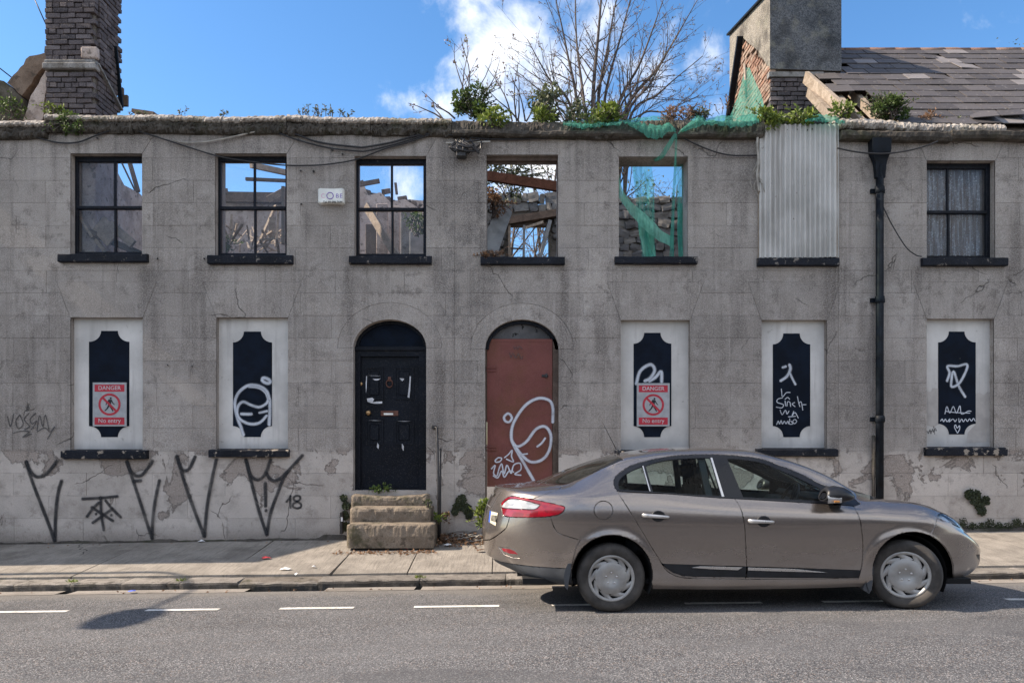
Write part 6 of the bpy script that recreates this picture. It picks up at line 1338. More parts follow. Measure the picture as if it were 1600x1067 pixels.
# a dark bird gliding at the very top edge
bc = at(592, -14, 6); bd_ = thing('bird', bc, 'dark bird gliding at the top edge, left of the clouds', 'bird'); m = MB()
m.lathe([(.005, -.28), (.05, -.18), (.075, 0), (.05, .16), (.03, .22), (0, .27)], 10, 'Z', Matrix.Translation(bc) @ Matrix.Rotation(R(80), 4, 'Y')); m.build('body', M['iron'], bd_)
for sg in (1, -1):
    m = MB(); base_ = [bc + Vector((.10, -.02*sg, .02)), bc + Vector((-.10, -.02*sg, .02))]; tip = bc + Vector((.42 if sg > 0 else -.05, -.45*sg, -.10 if sg > 0 else .2)); mid0 = base_[0].lerp(tip, .5) + Vector((.08, 0, .05)); mid1 = base_[1].lerp(tip, .55)
    I = [m.vert(p) for p in (base_[0], mid0, tip, mid1, base_[1])]; m.face(I)
    for k in range(5): q = mid1.lerp(tip, k/5); m.leaf(q, (tip-mid1).normalized() + Vector((-.4+.15*k, 0, -.3)), .045, .2, .2)
    m.build('wing', M['iron'], bd_)

ot = thing('facing_terrace', (0, -19.6, .1), 'plain low brick terrace on the opposite side of the street', 'house')
m = MB(); polys = [rect(-26, -.6, 26, 3.1)]; wins = [(x, z) for x in range(-24, 25, 3) for z in (1.0,)]
for x, z in wins: polys = minus(polys, rect(x-.5, z, x+.5, z+1.5))
for q in polys: m.prism(q, -19.6, -19.9)
m.build('wall', M['brick_dark'], ot); m = MB(); m.quad((-26, -19.4, 3.1), (26, -19.4, 3.1), (26, -22.5, 4.6), (-26, -22.5, 4.6)); m.build('roof', M['slate'], ot)
for x, z in wins:
    m = MB(); m.box((x-.52, -19.80, z-.02), (x+.52, -19.78, z+1.52)); m.build('window', M['panelblack'], ot)
# ================================================================== THE PARKED CAR
CYC = -CAM_D + 8.255                                  # centre line of the car
car = thing('parked_car', (2.3, CYC, road_z(2.3, CYC)), 'dusty bronze grey four door saloon parked at the kerb before the ruined houses', 'car')
def paint():
    b = NB('dusty_bronze_paint'); p = b.pos(); z = b.xyz(p)[2]; f = b.noise(p, 1.8, 6, .65); g = b.noise(p, 420, 2, .6); h_ = b.noise(b.pos((2.2, 2.2, 9)), 1, 5, .65)
    base = b.mix(b.mr(g, .35, .65), (.20, .175, .158), (.35, .308, .28))
    dust = b.math('MULTIPLY', b.mr(b.math('ADD', z, b.math('MULTIPLY', f, .5)), 1.10, .25, 0.0, .62), b.mr(h_, .3, .7, .55, 1))
    col = b.mix(dust, base, (.30, .262, .235))
    b.inp(b.b.inputs['Metallic'], b.mr(dust, 0, .6, .85, .3)); b.inp(b.b.inputs['Coat Weight'], b.mr(dust, 0, .6, 1.0, .35)); b.b.inputs['Coat Roughness'].default_value = .05
    return b.done(col, b.mr(dust, 0, .6, .24, .5), None)
M['paint'] = paint()
M['trim'] = plain('black_trim_plastic', (.010, .011, .014), .5, .3, 8, .1, 90); M['gloss'] = plain('gloss_black_pillar', (.006, .007, .010), .3, .2, 8, .03)
M['mirrorcase'] = plain('dark_mirror_case', (.012, .013, .016), .4, .2, 8, .03)
M['lower'] = plain('grey_bumper_plastic', (.055, .06, .068), .62, .2, 6, .2, 120)
M['chrome'] = plain('satin_chrome', (.62, .61, .60), .3, .05, 9, 0, 80, .9); M['silver'] = plain('silver_handle', (.55, .54, .53), .32, .15, 9, .05, 80, .7)
M['tyre'] = plain('dusty_tyre_rubber', (.055, .05, .046), .85, .45, 7, .4, 90); M['hub'] = plain('grey_wheel_trim', (.33, .322, .31), .45, .25, 5, .1, 90, .3, .4)
M['dark'] = plain('wheel_well_black', (.008, .008, .009), .9, .2); M['seat'] = plain('dark_seat_cloth', (.03, .032, .036), .85, .3); M['dash_trim'] = plain('car_dash_plastic', (.035, .045, .055), .6, .3)
def lampmat(name, col, e=.25):
    b = NB(name); p = b.pos(); v = b.vor(b.pos((14, 14, 26)), 1, outn='Color'); c = b.mix(b.mr(b.xyz(v)[0], .2, .8), [q*.8 for q in col], [min(1, q*1.2) for q in col])
    return b.done(c, .18, None, .0, .5, 1.0, .03)
M['tail_red'] = lampmat('red_lamp_lens', (.24, .003, .012)); M['tail_white'] = lampmat('white_lamp_lens', (.36, .375, .39)); M['head'] = lampmat('headlamp_bowl', (.62, .68, .72)); M['amber'] = lampmat('amber_lens', (.6, .25, .05))
M['plate'] = plain('number_plate', (.60, .55, .42), .5, .1); M['plate_blue'] = plain('plate_blue_band', (.03, .09, .4), .5, .1)

def herm(tab):
    X = [t[0] for t in tab]; Y = [t[1] for t in tab]; n = len(X); D = []
    for i in range(n):
        if i == 0: D.append((Y[1]-Y[0])/(X[1]-X[0]))
        elif i == n-1: D.append((Y[-1]-Y[-2])/(X[-1]-X[-2]))
        else:
            a, b_ = (Y[i]-Y[i-1])/(X[i]-X[i-1]), (Y[i+1]-Y[i])/(X[i+1]-X[i]); h0, h1 = X[i]-X[i-1], X[i+1]-X[i]; D.append((a*h1+b_*h0)/(h0+h1))
    def f(x):
        if x <= X[0]: return Y[0]
        if x >= X[-1]: return Y[-1]
        k = max(i for i in range(n-1) if X[i] <= x); h = X[k+1]-X[k]; t = (x-X[k])/h
        return (1+2*t)*(1-t)**2*Y[k] + t*(1-t)**2*h*D[k] + t*t*(3-2*t)*Y[k+1] + t*t*(t-1)*h*D[k+1]
    return f
XT, XAr, XN, XAf = -.305, .80, 4.68, 3.70
def Wd(x):
    mid = .905 - .016*((x-2.3)/1.5)**2
    if x < XAr: t = min(1, (XAr-x)/(XAr-XT)); return mid*max(0, 1-t**2.15)**(1/2.15)
    if x > XAf: t = min(1, (x-XAf)/(XN-XAf)); return mid*max(0, 1-t**2.2)**(1/2.2)
    return mid
zb = herm([(-.3, .37), (-.1, .335), (.2, .275), (.45, .245), (.9, .22), (1.3, .212), (3.2, .232), (3.6, .25), (4.1, .285), (4.4, .295), (4.68, .30)])
zc = herm([(-.3, .97), (0, .975), (.5, .985), (.9, .985), (2.05, .94), (2.9, .915), (3.5, .90), (3.9, .86), (4.2, .755), (4.5, .645), (4.68, .60)])
z5 = herm([(-.3, 1.115), (0, 1.09), (.355, 1.075), (.7, 1.10), (.97, 1.125), (1.95, 1.063), (2.97, 1.004), (3.22, .99), (3.42, 1.022), (3.6, 1.016), (3.79, 1.0), (3.96, .955), (4.05, .905), (4.3, .775), (4.5, .69), (4.68, .64)])
o5 = herm([(-.3, .02), (0, .045), (.355, .06), (.7, .07), (.97, .075), (1.95, .075), (2.97, .08), (3.22, .10), (3.42, .15), (3.79, .15), (3.96, .13), (4.1, .07), (4.3, .05), (4.68, .02)])
z6 = herm([(-.3, 1.122), (0, 1.13), (.3, 1.148), (.55, 1.178), (.8, 1.272), (1.0, 1.325), (1.28, 1.397), (1.46, 1.432), (1.64, 1.449), (1.88, 1.454), (2.1, 1.447), (2.36, 1.413), (2.54, 1.352), (2.76, 1.268), (2.93, 1.185), (3.14, 1.095), (3.3, 1.05), (3.45, 1.038), (3.8, 1.005), (4.0, .945), (4.3, .795), (4.5, .705), (4.68, .655)])
w6 = herm([(-.3, .3), (0, .47), (.3, .60), (.55, .64), (1.0, .645), (1.9, .645), (2.36, .65), (2.76, .68), (2.93, .70), (3.14, .735), (3.3, .745), (3.45, .70), (3.8, .62), (4.0, .60), (4.3, .5), (4.5, .35), (4.68, .2)])
z7 = herm([(-.3, 1.128), (0, 1.14), (.3, 1.165), (.55, 1.195), (.8, 1.305), (1.03, 1.406), (1.28, 1.455), (1.64, 1.497), (1.88, 1.503), (2.1, 1.499), (2.32, 1.480), (2.49, 1.440), (2.69, 1.382), (3.0, 1.252), (3.17, 1.155), (3.27, 1.10), (3.45, 1.045), (3.8, .997), (4.0, .94), (4.3, .80), (4.5, .71), (4.68, .66)])
w7 = herm([(-.3, .15), (0, .30), (.3, .45), (.55, .575), (.8, .578), (1.03, .58), (1.88, .57), (2.36, .578), (2.54, .592), (2.76, .615), (2.93, .637), (3.14, .655), (3.3, .62), (3.45, .5), (3.8, .36), (4.0, .33), (4.3, .28), (4.5, .2), (4.68, .1)])
z8 = herm([(-.3, 1.132), (-.17, 1.138), (0, 1.15), (.25, 1.17), (.55, 1.282), (.8, 1.375), (.99, 1.432), (1.31, 1.495), (1.68, 1.521), (1.85, 1.525), (2.11, 1.519), (2.34, 1.495), (2.5, 1.45), (2.69, 1.385), (2.9, 1.295), (3.23, 1.15), (3.41, 1.075), (3.52, 1.035), (3.7, .995), (3.8, .985), (4.0, .935), (4.3, .802), (4.5, .712), (4.68, .662)])
def sst(t): t = max(0, min(1, t)); return t*t*(3-2*t)
RC, FC, RAD = Vector((.92, .314)), Vector((3.633, .332)), .362
def section(x):
    W_ = Wd(x); k = min(1, W_/.5); b_ = sst((.35-x)/.65); e = sst((x-4.1)/.58); zb_ = zb(x)
    rows = [(zb_, W_-.085*k, .12*b_ - .05*e), (zb_+.055, W_-.03*k, .08*b_ - .02*e), (.44 - .05*e, W_-.014*k, .04*b_), (.60 - .15*e, W_-.004*k, .005*b_), (.74 - .22*e, W_, 0), (zc(x), W_-.014*k, .055*b_ - .075*e), ]
    w5 = max(0, W_ - o5(x)*k); rows += [(z5(x), w5, .13*b_ - .17*e), (z6(x), min(w6(x), w5*.86), .13*b_ - .25*e), (z7(x), min(w7(x), w5*.6 if x < .35 or x > 3.3 else 9), .13*b_ - .27*e), (z8(x) - .004, min(w7(x), w5*.6 if x < .35 or x > 3.3 else 9)*.5, .13*b_ - .27*e), (z8(x), 0, .13*b_ - .27*e)]
    return rows
stx = [XAr - (XAr-XT)*math.sin(math.pi/2*i/34) for i in range(34, 0, -1)] + [XAr + (XAf-XAr)*i/88 for i in range(89)] + [XAf + (XN-XAf)*math.sin(math.pi/2*i/32) for i in range(1, 33)]
SUB = 6
def dense(rows):
    P = [Vector((r[2], r[1], r[0])) for r in rows]                     # (dx, w, z)
    Q = [P[0]*2-P[1]] + P + [Vector((P[-1].x, -P[-2].y, P[-2].z))]; o = []
    for i in range(1, len(Q)-2):
        a, b_, c, d = Q[i-1:i+3]
        def tj(p, q): return max(1e-4, (q-p).length)**.5
        t0 = 0; t1 = tj(a, b_); t2 = t1+tj(b_, c); t3 = t2+tj(c, d)
        for j in range(SUB):
            t = t1+(t2-t1)*j/SUB
            A1 = a*((t1-t)/(t1-t0)) + b_*((t-t0)/(t1-t0)); A2 = b_*((t2-t)/(t2-t1)) + c*((t-t1)/(t2-t1)); A3 = c*((t3-t)/(t3-t2)) + d*((t-t2)/(t3-t2))
            B1 = A1*((t2-t)/(t2-t0)) + A2*((t-t0)/(t2-t0)); B2 = A2*((t3-t)/(t3-t1)) + A3*((t-t1)/(t3-t1)); o.append(B1*((t2-t)/(t2-t1)) + B2*((t-t1)/(t2-t1)))
    o.append(P[-1]); return o
NR = 10*SUB + 1
bm = bmesh.new(); tlay = bm.verts.layers.float.new('t'); xlay = bm.verts.layers.float.new('sx'); grid_ = []
for x in stx:
    row = []
    for k, p in enumerate(dense(section(x))):
        w = max(0, p.y) if k < NR-1 else 0; X = x + p.x
        # wheel arch flares
        for c in (RC, FC):
            d = (Vector((X, p.z))-c).length
            if w > .5 and k < 6*SUB: w += .016*sst(1-abs(d-RAD-.035)/.075)*(1 if p.z > .26 else .4)
        v = bm.verts.new((X, CYC - w, p.z)); v[tlay] = k/SUB; v[xlay] = x; row.append(v)
    grid_.append(row)
for i in range(len(stx)-1):
    for k in range(NR-1):
        q = [grid_[i][k], grid_[i+1][k], grid_[i+1][k+1], grid_[i][k+1]]
        if len({tuple(round(c, 6) for c in v.co) for v in q}) == 4: bm.faces.new(q)
        else:
            u = []
            for v in q:
                if not any((v.co-z.co).length < 1e-6 for z in u): u.append(v)
            if len(u) == 3: bm.faces.new(u)
bmesh.ops.remove_doubles(bm, verts=bm.verts[:], dist=1e-5)
bmesh.ops.recalc_face_normals(bm, faces=bm.faces[:])
bm.faces.ensure_lookup_table()
mid_f = min(bm.faces, key=lambda f: (f.calc_center_median()-Vector((2.3, CYC-.9, .7))).length)
if mid_f.normal.y > 0: bmesh.ops.reverse_faces(bm, faces=bm.faces[:])
bm.normal_update()
# smooth reference surface for normals
ref_v = [v.co.copy() for v in bm.verts]; bm.verts.index_update(); ref_n = [v.normal.copy() for v in bm.verts]
for i, v in enumerate(ref_v):
    if abs(v.y-CYC) < 1e-4: ref_n[i].y = 0; ref_n[i].normalize()
ref_f = [[v.index for v in f.verts] for f in bm.faces]
BV = BVHTree.FromPolygons(ref_v, ref_f)
def refnormal(p):
    h = BV.find_nearest(p)
    if h[0] is None: return Vector((0, -1, 0))
    f = ref_f[h[2]]; n = Vector(); 
    for i in f: n += ref_n[i]/((ref_v[i]-h[0]).length + 1e-5)**1.5
    return n.normalized()
camp = Vector((0, -CAM_D, CAM_Z))
def pix(p): D = p.y + CAM_D; return (800 + p.x*FPX/D, 691 - (p.z-CAM_Z)*FPX/D)
def cut(poly, closed=True, lim=None):
    n = len(poly); segs = [(poly[i], poly[(i+1) % n]) for i in range(n if closed else n-1)]
    x0, x1 = min(p[0] for p in poly)-3, max(p[0] for p in poly)+3; y0, y1 = min(p[1] for p in poly)-3, max(p[1] for p in poly)+3
    cand = []
    for f in bm.faces:
        if f.normal.dot(camp - f.verts[0].co) <= 0: continue
        q = [pix(v.co) for v in f.verts]; a0, a1 = min(p[0] for p in q), max(p[0] for p in q); b0, b1 = min(p[1] for p in q), max(p[1] for p in q)
        if a1 < x0 or a0 > x1 or b1 < y0 or b0 > y1: continue
        cand.append(f)
    for (a, b_) in segs:
        if abs(a[0]-b_[0]) + abs(a[1]-b_[1]) < .2: continue
        sx0, sx1, sy0, sy1 = min(a[0], b_[0])-.6, max(a[0], b_[0])+.6, min(a[1], b_[1])-.6, max(a[1], b_[1])+.6; sel = []
        cand = [f for f in cand if f.is_valid]
        for f in cand:
            q = [pix(v.co) for v in f.verts]
            if max(p[0] for p in q) < sx0 or min(p[0] for p in q) > sx1 or max(p[1] for p in q) < sy0 or min(p[1] for p in q) > sy1: continue
            sel.append(f)
        if not sel: continue
        A, B_ = at(a[0], a[1], -4)-camp, at(b_[0], b_[1], -4)-camp; nn = A.cross(B_).normalized()
        geom = list({e for f in sel for e in f.edges} | {v for f in sel for v in f.verts}) + sel
        res = bmesh.ops.bisect_plane(bm, geom=geom, dist=1e-5, plane_co=camp, plane_no=nn)
        newf = [g for g in res['geom'] if isinstance(g, bmesh.types.BMFace)]
        cand = list(set([f for f in cand if f.is_valid] + newf))
def inpoly(poly, p):
    c = False; n = len(poly); j = n-1
    for i in range(n):
        xi, yi = poly[i]; xj, yj = poly[j]
        if (yi > p[1]) != (yj > p[1]) and p[0] < (xj-xi)*(p[1]-yi)/(yj-yi)+xi: c = not c
        j = i
    return c
def sm(pts, k=5, closed=False):
    """rounded photo outline"""
    if closed: pts = [pts[-1]] + pts + [pts[0], pts[1]]
    q = [(p.x, p.y) for p in catmull([Vector((a, b_, 0)) for a, b_ in pts], k)]
    return q[k:-k-1] if closed else q
def arc(cx, cy, rx, ry, a0, a1, n=26): return [(cx+rx*math.cos(R(a0+(a1-a0)*i/n)), cy-ry*math.sin(R(a0+(a1-a0)*i/n))) for i in range(n+1)]
P_ = {}
P_['arch_r'] = [(1019.5, 960)] + [(1019.5, 915)] + arc(956.5, 897.5, 63, 62, -12, 192, 34) + [(893.5, 960)]
P_['arch_f'] = [(1490.5, 960), (1490.5, 905)] + arc(1427, 893, 63.5, 62.5, -9, 189, 34) + [(1364, 960)]
dlo_top = sm([(964, 767), (959, 757), (960, 748), (966, 740), (985, 727.5), (1010.4, 719.5), (1040, 713.6), (1069.5, 710.6), (1110, 709.6), (1150, 711.6), (1187.5, 716.2), (1218.4, 727), (1253.5, 741), (1281.7, 755.5), (1317, 767.5), (1345, 786.5)], 5)
P_['dlo'] = dlo_top + [(1335, 790.5), (1300, 787.5), (1241, 784), (1145, 778.5), (1120, 777.3), (1040, 771)]
gq = sm([(968, 764), (966.5, 756), (970, 747), (985, 736), (1003.5, 728.2)], 4) + [(1014.5, 766.6), (990, 765.6)]
gr = [(1009, 727.6)] + sm([(1020, 723.6), (1040, 719.2), (1069.5, 716.3), (1109.5, 715.0)], 4) + [(1126, 774.3), (1075, 771.2), (1020.5, 767.6)]
gf = [(1136.5, 716.8)] + sm([(1150, 716.6), (1187.5, 722.2), (1216, 733.2), (1251, 748.5), (1280.5, 762.5)], 4) + [(1289, 782.6), (1241, 780), (1161.6, 776)]
P_['glass_q'], P_['glass_r'], P_['glass_f'] = gq, gr, gf
P_['pillar_chrome'] = [(1110, 714.8), (1113, 714.8), (1131.8, 775.6), (1128, 775.4)]
P_['quarter_chrome'] = [(1003.6, 728.0), (1005.4, 727.4), (1016.6, 767), (1014.6, 766.8)]
rear_edge = sm([(965.5, 768.5), (985, 800), (1009, 839), (1031.8, 876), (1040, 889), (1051.5, 897.2), (1065.6, 901.6), (1085, 903)], 4)
bseam = sm([(1146.8, 778), (1149.6, 781), (1155, 790), (1159.4, 800), (1163.7, 823), (1165.2, 850), (1166.8, 884), (1165, 904.3)], 4)
P_['door_r'] = rear_edge + [(1120, 904)] + bseam[::-1] + [(1120, 777.3), (1040, 771)]
fseam = sm([(1334, 790.5), (1343, 809.5), (1346, 826), (1348.2, 850), (1347, 880), (1341, 904.5)], 4)
P_['door_f'] = bseam + [(1250, 905)] + fseam[::-1] + [(1300, 787.5), (1241, 784)]
P_['mould_r'] = [(1033, 879), (1036, 881), (1100, 883), (1166.6, 885), (1165.2, 901.5), (1120, 901), (1085, 900.4), (1066, 899), (1052, 894.5), (1041, 887)]
P_['mould_f'] = [(1168, 885), (1250, 887.5), (1345.2, 891), (1341.6, 902.5), (1250, 902.5), (1166.6, 901.6)]
P_['chrome_r'] = [(1081, 886.3), (1094, 884.2), (1130, 884.6), (1160, 885.6), (1152.5, 890.2), (1110, 888.6)]
P_['chrome_f'] = [(1168.3, 886), (1240, 888.2), (1293, 894.0), (1230, 892.4), (1168.2, 890.6)]
P_['taillight'] = sm([(783.6, 787), (788, 781), (798.5, 775), (820, 778), (850, 783.6), (875, 789.2), (882.4, 792.4), (880, 798.6), (872, 803.6), (858, 806.6), (828.7, 808), (800, 807.6), (787, 804.6), (785, 797)], 3, True)
P_['reverse'] = sm([(785.5, 789), (792, 782), (800, 779.2), (818, 781.4), (841, 787.6), (843, 790), (835, 795.6), (815, 795.2), (787, 793.4)], 3, True)
P_['reflector'] = [(783, 856.3), (796, 857.8), (803, 861), (808.5, 865.8), (796, 864.8), (786.5, 861.4)]
P_['refl_tray'] = [(779, 854.5), (796, 855.5), (806, 860), (814, 872), (800, 871), (787, 866)]
P_['lower_r'] = sm([(740, 860), (759, 868), (774, 874), (792, 879.2), (828.7, 884.4), (860, 886.6), (884, 888)], 3) + [(893.6, 889), (893.6, 950), (740, 950)]
P_['bumper_r'] = sm([(745, 843), (765, 843), (779, 834.5), (790.5, 825), (794.5, 815), (796, 807)], 3) + [(828.7, 807.6), (859, 806.8)] + sm([(860, 807.4), (863, 816), (866.7, 825), (873, 832.5), (888, 838), (907, 843.5)], 3) + [(900, 855), (894, 880), (893.6, 892), (860, 890), (790, 885), (740, 872)]
P_['flap'] = arc(942.9, 796.8, 14.6, 14.4, 0, 360, 28)[:-1]
P_['rearglass'] = [(825, 751), (838, 748), (880, 728), (950, 706), (960, 709), (975, 717.6)] + sm([(969, 719.3), (945, 730), (915, 744), (890.6, 754), (876.5, 757.4), (861, 755.6)], 3) + [(838, 752.6)]
P_['bootlid'] = [(740, 700), (820, 748), (838, 753.0), (861, 756.4), (878, 758.6), (874, 764), (852, 772), (838, 777), (833, 779)] + [(798.5, 774.4), (787, 781), (783, 787), (784.4, 797), (785.4, 805), (795.6, 808), (794.5, 815), (790.5, 825), (779, 834.5), (765, 843), (745, 843)]
P_['headlight'] = sm([(1464.8, 806.7), (1469, 802.6), (1479, 801.6), (1489, 803), (1500, 810), (1509, 820), (1518.5, 831.5), (1508, 828), (1492, 820.4), (1476, 813)], 3, True)
P_['bumper_f'] = [(1464.2, 810), (1463.4, 813), (1460, 824), (1453.5, 836), (1470, 847), (1484, 866), (1490.3, 885), (1490.5, 912), (1570, 912), (1570, 800), (1523, 826), (1518, 833), (1508, 829.4), (1490, 822), (1476, 815)]
P_['lip_f'] = [(1488, 905), (1510, 901.5), (1545, 894.5), (1545, 925), (1488, 925)]
P_['hood'] = [(1350, 771)] + sm([(1360, 773.5), (1367, 777.5), (1376, 782), (1393, 785.4), (1415, 786.2), (1432, 786.6), (1448, 790), (1460, 795.5), (1469, 802)], 3) + [(1479, 801), (1490, 802.6), (1502, 811), (1512, 822), (1522, 826), (1560, 790), (1440, 740)]
P_['intake'] = [(1525, 866), (1531, 866.5), (1541, 871), (1541, 881), (1534, 880.5), (1528, 872)]
for k in ('intake', 'arch_r', 'arch_f', 'dlo', 'glass_q', 'glass_r', 'glass_f', 'pillar_chrome', 'quarter_chrome', 'door_r', 'door_f', 'mould_r', 'mould_f', 'chrome_r', 'chrome_f', 'taillight', 'reverse', 'reflector', 'refl_tray', 'bumper_r', 'lower_r', 'flap', 'rearglass', 'bootlid', 'headlight', 'bumper_f', 'lip_f', 'hood'): cut(P_[k])
ORDER = ['arch_r', 'arch_f', 'pillar_chrome', 'quarter_chrome', 'glass_q', 'glass_r', 'glass_f', 'chrome_r', 'chrome_f', 'mould_r', 'mould_f', 'reverse', 'taillight', 'reflector', 'refl_tray', 'flap', 'dlo', 'intake', 'lip_f', 'lower_r', 'headlight', 'bumper_f', 'bumper_r', 'rearglass', 'bootlid', 'door_r', 'door_f', 'hood']
LAB = {}
for f in bm.faces:
    c = f.calc_center_median(); q = pix(c); t = sum(v[tlay] for v in f.verts)/len(f.verts); x = sum(v[xlay] for v in f.verts)/len(f.verts); lab = None; back = f.normal.dot(camp-c) <= 0
    if not back:
        for k in ORDER:
            if inpoly(P_[k], q): lab = k; break
        if lab in ('rearglass', 'bootlid') and x > 1.2: lab = None
        if lab == 'hood' and (t < 5.6 or x < 3.2): lab = None
        if lab == 'dlo' and t < 5.4: lab = None
    if lab is None:
        if t > (7.3 if back else 7.95) and 2.42 < x < 3.47: lab = 'windshield'
        elif t > 7.9 and x <= .98 and x > .30 and back: lab = 'rearglass'
        elif x > 3.40 and t > 6: lab = 'hood'
        elif x > 4.0: lab = 'bumper_f' if t < 6 else 'hood'
        elif back and x < .05: lab = 'bootlid' if t > 4.4 else 'bumper_r'
        elif t > 7.5 and .98 < x < 2.5: lab = 'roof'
        else: lab = 'body'
    if lab in ('bumper_f', 'hood', 'lip_f') and x < 3.2: lab = 'body'
    LAB.setdefault(lab, []).append(f)
CENTRE = {'roof', 'windshield', 'rearglass', 'bootlid', 'hood', 'bumper_f', 'bumper_r', 'lower_r', 'lip_f', 'body'}
PART = {'roof': ('roof', 'paint'), 'windshield': ('windscreen', 'carglass'), 'rearglass': ('rear_window', 'carglass_dark'), 'bootlid': ('boot_lid', 'paint'), 'hood': ('bonnet', 'paint'), 'bumper_f': ('front_bumper', 'paint'), 'bumper_r': ('rear_bumper', 'paint'), 'lower_r': ('bumper_skirt', 'lower'), 'lip_f': ('bumper_lip', 'trim'), 'intake': ('air_intake', 'trim'),
        'body': ('body', 'paint'), 'door_r': ('door', 'paint'), 'door_f': ('door', 'paint'), 'glass_q': ('quarter_glass', 'carglass'), 'glass_r': ('side_window', 'carglass'), 'glass_f': ('side_window', 'carglass'), 'dlo': ('window_surround', 'gloss'), 'pillar_chrome': ('chrome_strip', 'chrome'), 'quarter_chrome': ('chrome_strip', 'chrome'),
        'mould_r': ('door_moulding', 'trim'), 'mould_f': ('door_moulding', 'trim'), 'chrome_r': ('moulding_strip', 'chrome'), 'chrome_f': ('moulding_strip', 'chrome'), 'taillight': ('taillight', 'tail_red'), 'reverse': ('reversing_lens', 'tail_white'), 'reflector': ('reflector', 'tail_red'), 'refl_tray': ('reflector_tray', 'paint'), 'flap': ('fuel_flap', 'paint'), 'headlight': ('headlight', 'lens')}
PROUD = {'mould_r': .006, 'mould_f': .006, 'chrome_r': .011, 'chrome_f': .011, 'taillight': .004, 'reverse': .0045, 'glass_q': -.006, 'glass_r': -.006, 'glass_f': -.006, 'pillar_chrome': .002, 'quarter_chrome': .002, 'refl_tray': -.006, 'reflector': -.004, 'intake': -.01, 'dlo': -.001, 'windshield': -.003, 'rearglass': -.003, 'headlight': .003}
GAP = {'chrome_r': .0012, 'chrome_f': .0012, 'pillar_chrome': .0012, 'quarter_chrome': .0012, 'refl_tray': .0015, 'reflector': .0015, 'intake': .002, 'glass_q': 0, 'glass_r': 0, 'glass_f': 0, 'dlo': .002}
CPART = {}
def build_panel(lab, faces, side=0, solid=True):
    idx = {}; vs = []; fs = []
    for f in faces:
        I = []
        for v in f.verts:
            if v not in idx: idx[v] = len(vs); vs.append(v.co.copy())
            I.append(idx[v])
        fs.append(I)
    if lab not in CENTRE:
        seen = {}; 
        fe = {}
        for i, I in enumerate(fs):
            for a in I: fe.setdefault(a, []).append(i)
        best = []
        for i in range(len(fs)):
            if i in seen: continue
            st = [i]; seen[i] = 1; comp = []
            while st:
                q = st.pop(); comp.append(q)
                for a in fs[q]:
                    for r_ in fe[a]:
                        if r_ not in seen: seen[r_] = 1; st.append(r_)
            if len(comp) > len(best): best = comp
        fs = [fs[i] for i in best]; used = sorted({a for I in fs for a in I}); mp = {a: k for k, a in enumerate(used)}; vs = [vs[a] for a in used]; fs = [[mp[a] for a in I] for I in fs]
    b2 = bmesh.new(); V = [b2.verts.new(p) for p in vs]
    for I in fs:
        try: b2.faces.new([V[i] for i in I])
        except ValueError: pass
    if side == 1 or lab in CENTRE:
        mir = {}
        for v in list(V):
            if lab in CENTRE and abs(v.co.y-CYC) < 2e-4: v.co.y = CYC; mir[v] = v
            else: mir[v] = b2.verts.new((v.co.x, 2*CYC - v.co.y, v.co.z))
        for f in list(b2.faces):
            try: b2.faces.new([mir[v] for v in f.verts][::-1])
            except ValueError: pass
        if side == 1: bmesh.ops.delete(b2, geom=V, context='VERTS')
    bmesh.ops.remove_doubles(b2, verts=b2.verts[:], dist=2e-5); b2.normal_update()
    off = PROUD.get(lab, 0)
    def rn(p):
        if p.y > CYC: n = refnormal(Vector((p.x, 2*CYC-p.y, p.z))); n.y = -n.y; return n
        return refnormal(p)
    g = GAP.get(lab, .0048)
    inner = set(b2.verts)
    if g:
        bmesh.ops.inset_region(b2, faces=b2.faces[:], thickness=g, depth=0, use_boundary=True, use_even_offset=False)
    b2.normal_update(); rim = {v for v in b2.verts if v.is_boundary}
    nrm = {}
    for v in b2.verts:
        n = rn(v.co); nrm[v] = n
    for v in b2.verts:
        n = nrm[v]
        if v in rim and g:
            o = Vector(); 
            for e in v.link_edges:
                if not e.is_boundary: o += v.co - e.other_vert(v).co
            v.co += n*(off - .014)
            if o.length > 1e-9: nrm[v] = (n*.45 + o.normalized()).normalized()
        else: v.co += n*off
    me = bpy.data.meshes.new(PART[lab][0]); L0 = ORIGIN[car]
    b2.verts.index_update(); NL = [nrm[v] for v in b2.verts]
    for v in b2.verts: v.co -= L0
    b2.to_mesh(me); b2.free(); me.polygons.foreach_set('use_smooth', [True]*len(me.polygons)); me.normals_split_custom_set_from_vertices([tuple(n) for n in NL]); me.materials.append(M[PART[lab][1]])
    return me
PARENT = {'glass_r': 'door_r', 'glass_f': 'door_f', 'mould_r': 'door_r', 'mould_f': 'door_f', 'chrome_r': 'door_r', 'chrome_f': 'door_f', 'reverse': 'taillight', 'intake': 'bumper_f', 'refl_tray': 'bumper_r', 'reflector': 'bumper_r', 'lower_r': 'bumper_r', 'lip_f': 'bumper_f', 'pillar_chrome': 'dlo', 'quarter_chrome': 'dlo'}
for lab in ['roof', 'body', 'door_r', 'door_f', 'dlo', 'taillight', 'bumper_r', 'bumper_f'] + [k for k in LAB if k not in ('roof', 'body', 'door_r', 'door_f', 'dlo', 'taillight', 'bumper_r', 'bumper_f')]:
    if lab in ('arch_r', 'arch_f') or lab not in LAB: continue
    for side in ((0,) if lab in CENTRE else (0, 1)):
        par = car if lab not in PARENT else CPART[(PARENT[lab], 0 if PARENT[lab] in CENTRE else side)]
        o = bpy.data.objects.new(PART[lab][0], build_panel(lab, LAB[lab], side)); C.objects.link(o); o.parent = par; ORIGIN[o] = ORIGIN[car].copy(); CPART[(lab, side)] = o
